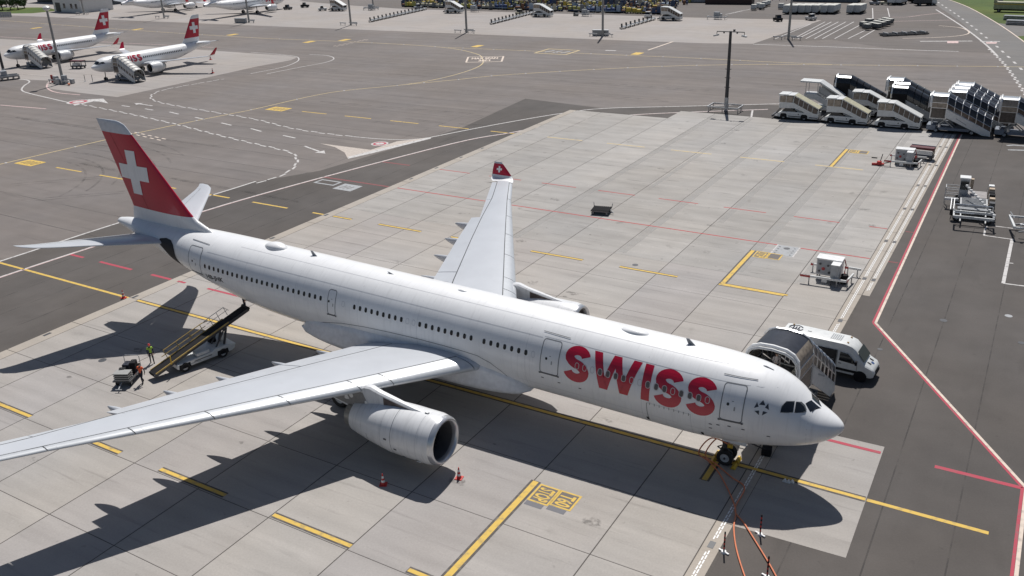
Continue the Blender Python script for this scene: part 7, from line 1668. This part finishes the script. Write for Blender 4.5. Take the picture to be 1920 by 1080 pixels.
for r_i, (a, b, n) in enumerate(rowsd):
    A, Bv = Vector(G(*a)), Vector(G(*b)); run = 1
    for k in range(n):
        if rnd.random() < .05: continue
        if rnd.random() < .45 or k == 0: run = rnd.choice([0, 1, 1, 2, 3, 3, 4, 5, 6, 7])
        p = A.lerp(Bv, k / (n - 1)); o = bpy.data.objects.new("baggage_trolley", tmesh[run]); COL.objects.link(o); o.location = (p.x + rnd.uniform(-.2, .2), p.y + rnd.uniform(-.5, .5), 0); o.rotation_euler = (0, 0, rnd.choice([0, 1.57, .3]) + rnd.uniform(-.2, .2)); s = rnd.uniform(.95, 1.25); o.scale = (s, s, s * rnd.uniform(.9, 1.25))
        tag(o, "%s baggage trolley in the crowded field at the top, %s row" % (cname[run], ("front", "second", "third", "fourth", "back")[r_i]), "baggage trolley", "%s trolleys of the crowded field, %s row" % (cname[run], ("front", "second", "third", "fourth", "back")[r_i])); nt_ += 1
# filler between rows and the far part of the same field
mb = MB()
for r_i, (a, b, n) in enumerate((((757, 11), (1245, 25), 70), ((762, 8), (1255, 22), 70), ((870, 1), (1265, 14), 60), ((1050, 1), (1290, 9), 40), ((1150, 0), (1300, 5), 30))):
    A, Bv = Vector(G(*a)), Vector(G(*b))
    for k in range(n):
        mb.use(cols[rnd.randrange(8)]); p = A.lerp(Bv, (k + rnd.random()) / n); mb.box((p.x, p.y + rnd.uniform(-1, 1), .7), (rnd.uniform(.4, 1.2), rnd.uniform(.4, .9), rnd.uniform(.8, 1.6)), rnd.uniform(0, 3))
o = mb.build("stored_equipment", None, None, fix=False); tag(o, "mass of mixed trolleys and frames filling gaps in the crowded field", "equipment", None, "stuff")
for k, (px, w, d, h, c_, lb) in enumerate((((1368, 7), 16, 5, 2.8, mat("brown container", (.055, .03, .028), .6), "long dark brown container at the right end of the crowded field"), ((1310, 4), 9, 4, 2.6, TGREY, "grey container behind the crowded field"), ((1230, 1), 7, 4, 2.6, mat("rust container", (.12, .05, .04), .6), "rust red container behind the crowded field"), ((1545, 3), 22, 3, 3.0, mat("trailer block grey", (.16, .17, .2), .6), "long grey trailer block behind the white containers"))):  # the trailer block has one even blue-grey
    x, y = G(*px); t = thing("storage_container", lb, "container", (x, y, 0), R_(6 if k < 3 else -2)); MB().bx(-w / 2, w / 2, -d / 2, d / 2, .15, h).build("box", c_, t); MB().bx(-w / 2 - .05, w / 2 + .05, -d / 2 - .05, d / 2 + .05, h, h + .1).build("roof", DSTEEL, t)
    for q in range(int(w / .9)): MB().bx(-w / 2 + .4 + q * .9, -w / 2 + .6 + q * .9, -d / 2 - .06, -d / 2, .3, h - .15).build("side_rib", c_, t)
# ------------------------------------------------------------------ top left: shed, dark building, trees, fence
x, y = G(128, 23); t = thing("white_shed", "white gabled shed with small windows at the top left", "building", (x, y, 0), R_(-4))
MB().prism([(-10, 0), (10, 0), (10, 5.0), (0, 7.6), (-10, 5.0)], 'y', 0, 14).build("wall", TWHITE, t); MB().prism([(-10.5, 4.9), (0, 7.6), (10.5, 4.9), (10.5, 5.2), (0, 7.95), (-10.5, 5.2)], 'y', -.4, 14.4).build("roof", mat("grey roof sheet", (.22, .22, .23), .6), t)
for q in (-2, 3.2, 6.6): w = MB().bx(q - .7, q + .7, -.06, .02, 1.6, 3.4).build("window", GLASS, t); MB().bx(q - .8, q + .8, -.12, -.03, 1.45, 1.6).build("sill", GALV, w)
MB().bx(-8.5, -5, -.06, .02, .1, 3.6).build("door", DSTEEL, t)
x, y = G(60, 10); t = thing("dark_hangar", "dark building behind the trees at the top left corner", "building", (x - 2, y + 12, 0), R_(-4)); MB().bx(-14, 26, 0, 22, 0, 11).build("wall", mat("dark cladding", (.05, .055, .065), .6), t); MB().bx(-14.4, 26.4, -.4, 22.4, 11, 11.4).build("roof", DSTEEL, t)
for q in range(6): MB().bx(-12 + q * 6.2, -8 + q * 6.2, -.08, .02, 1, 6).build("gate_panel", mat("gate brown", (.12, .09, .07), .6), t)
x, y = G(205, 8); t = thing("grey_hut", "grey flat-roofed hut left of the first top edge jet", "building", (x, y, 0)); MB().bx(-4, 4, 0, 6, 0, 5.5).build("wall", mat("hut grey", (.13, .14, .15), .6), t); MB().bx(-4.2, 4.2, -.2, 6.2, 5.5, 5.7).build("roof", TGREY, t); MB().bx(-1, 1, -.06, .02, 0, 2.4).build("door", DSTEEL, t)
sheet("far_grass_strip", GP((-60, 26), (60, 25), (110, 20), (90, 14), (-80, 14)), .007, GRASSM)
def tree(label, px, h, w, seed):
    x, y = G(*px); t = thing("tree", label, "tree", (x, y, 0), seed, "trees at the top left corner"); R = random.Random(seed); tr = MB(); tr.cyl((0, 0, 0), (0, 0, h * .55), .22, .10, 8)
    for k in range(5): a = k * 1.3; tr.cyl((0, 0, h * .3 + k * .2), (w * .3 * math.cos(a), w * .3 * math.sin(a), h * .65), .08, .03, 5)
    tr.build("trunk", BARK, t); lf = MB()
    cl = [(Vector((R.uniform(-.6, .6) * w, R.uniform(-.6, .6) * w, h * R.uniform(.35, .9))), R.uniform(.25, .5) * w) for _ in range(12)]
    for k in range(1500):
        c, q = R.choice(cl); d = Vector((R.gauss(0, 1), R.gauss(0, 1), R.gauss(0, 1))).normalized(); p = c + d * q * R.uniform(.6, 1.05); s = R.uniform(.12, .28); u = Vector((R.gauss(0, 1), R.gauss(0, 1), R.gauss(0, 1))).normalized(); v = u.cross(d).normalized() if u.cross(d).length > .1 else Vector((1, 0, 0))
        lf.quad(p - u * s - v * s * .5, p + u * s - v * s * .5, p + u * s + v * s * .5, p - u * s + v * s * .5)
    lf.build("crown", LEAF, t, fix=False)
for k, (px, h, w, lb) in enumerate((((5, 19), 6, 3.6, "bushy dark green tree at the very top left corner"), ((20, 18), 5.5, 3.4, "dark green tree second from the left corner"), ((34, 18), 5, 3.2, "dark green tree right of the corner trees"), ((-12, 20), 6, 3.6, "bushy tree on the left edge of the frame"), ((12, 12), 8, 4, "taller tree behind the corner trees"), ((46, 15), 4.5, 2.6, "small tree beside the dark building"))): tree(lb, px, h, w, k + 2)
a, b = Vector(G(-30, 33)), Vector(G(23, 32)); t = thing("pale_fence", "row of pale panels along the grass at the left edge", "fence", (a.x, a.y, 0)); n = 12
for k in range(n): p, q = (b - a) * k / n, (b - a) * (k + .88) / n; MB().bar((p.x, p.y, 1.1), (q.x, q.y, 1.1), .12, 2.0).build("panel", GALV, t)
a, b = G(-6, 152), G(36, 147); t = thing("baggage_conveyor", "low dark conveyor frame at the left edge by the dark mast", "conveyor", (a[0], a[1], 0), math.atan2(b[1] - a[1], b[0] - a[0])); L = math.hypot(b[0] - a[0], b[1] - a[1]); MB().bx(0, L, -1.0, 1.0, .6, .9).build("bed", DSTEEL, t); MB().bx(0, L, -1.15, -1.0, .75, 1.1).build("side_rail", GALV, t); MB().bx(0, L, 1.0, 1.15, .75, 1.1).build("side_rail", GALV, t)
for k in range(5): MB().bx(L * k / 4 - .1, L * k / 4 + .1, -1, 1, 0, .6).build("leg", STEEL, t)
MB().bx(L * .25, L * .5, -.8, .8, .9, 2.1).build("machine_box", TGREY, t)
x, y = G(148, 128); t = thing("luggage_trailer", "dark red open luggage trailer standing between the regional jets", "trailer", (x, y, 0), R_(15)); MB().bx(-1.7, 1.7, -.8, .8, .45, .7).build("deck", DSTEEL, t); MB().bx(-1.7, 1.7, -.8, .8, 1.75, 1.9).build("roof", mat("dark red panel", (.10, .015, .02), .5), t); m = MB(); [m.bar((sx, sy, .6), (sx, sy, 1.8), .12) for sx in (-1.6, 1.6) for sy in (-.7, .7)]; o = m.build("post", DSTEEL, t); o["kind"] = "stuff"; MB().bx(-1.2, .2, -.6, .6, .7, 1.3).build("load", TWHITE, t)
for sx in (-1.2, 1.2):
    for sy in (-.7, .7): make_wheel(.25, .15, t, (sx, sy, .25), STEEL)
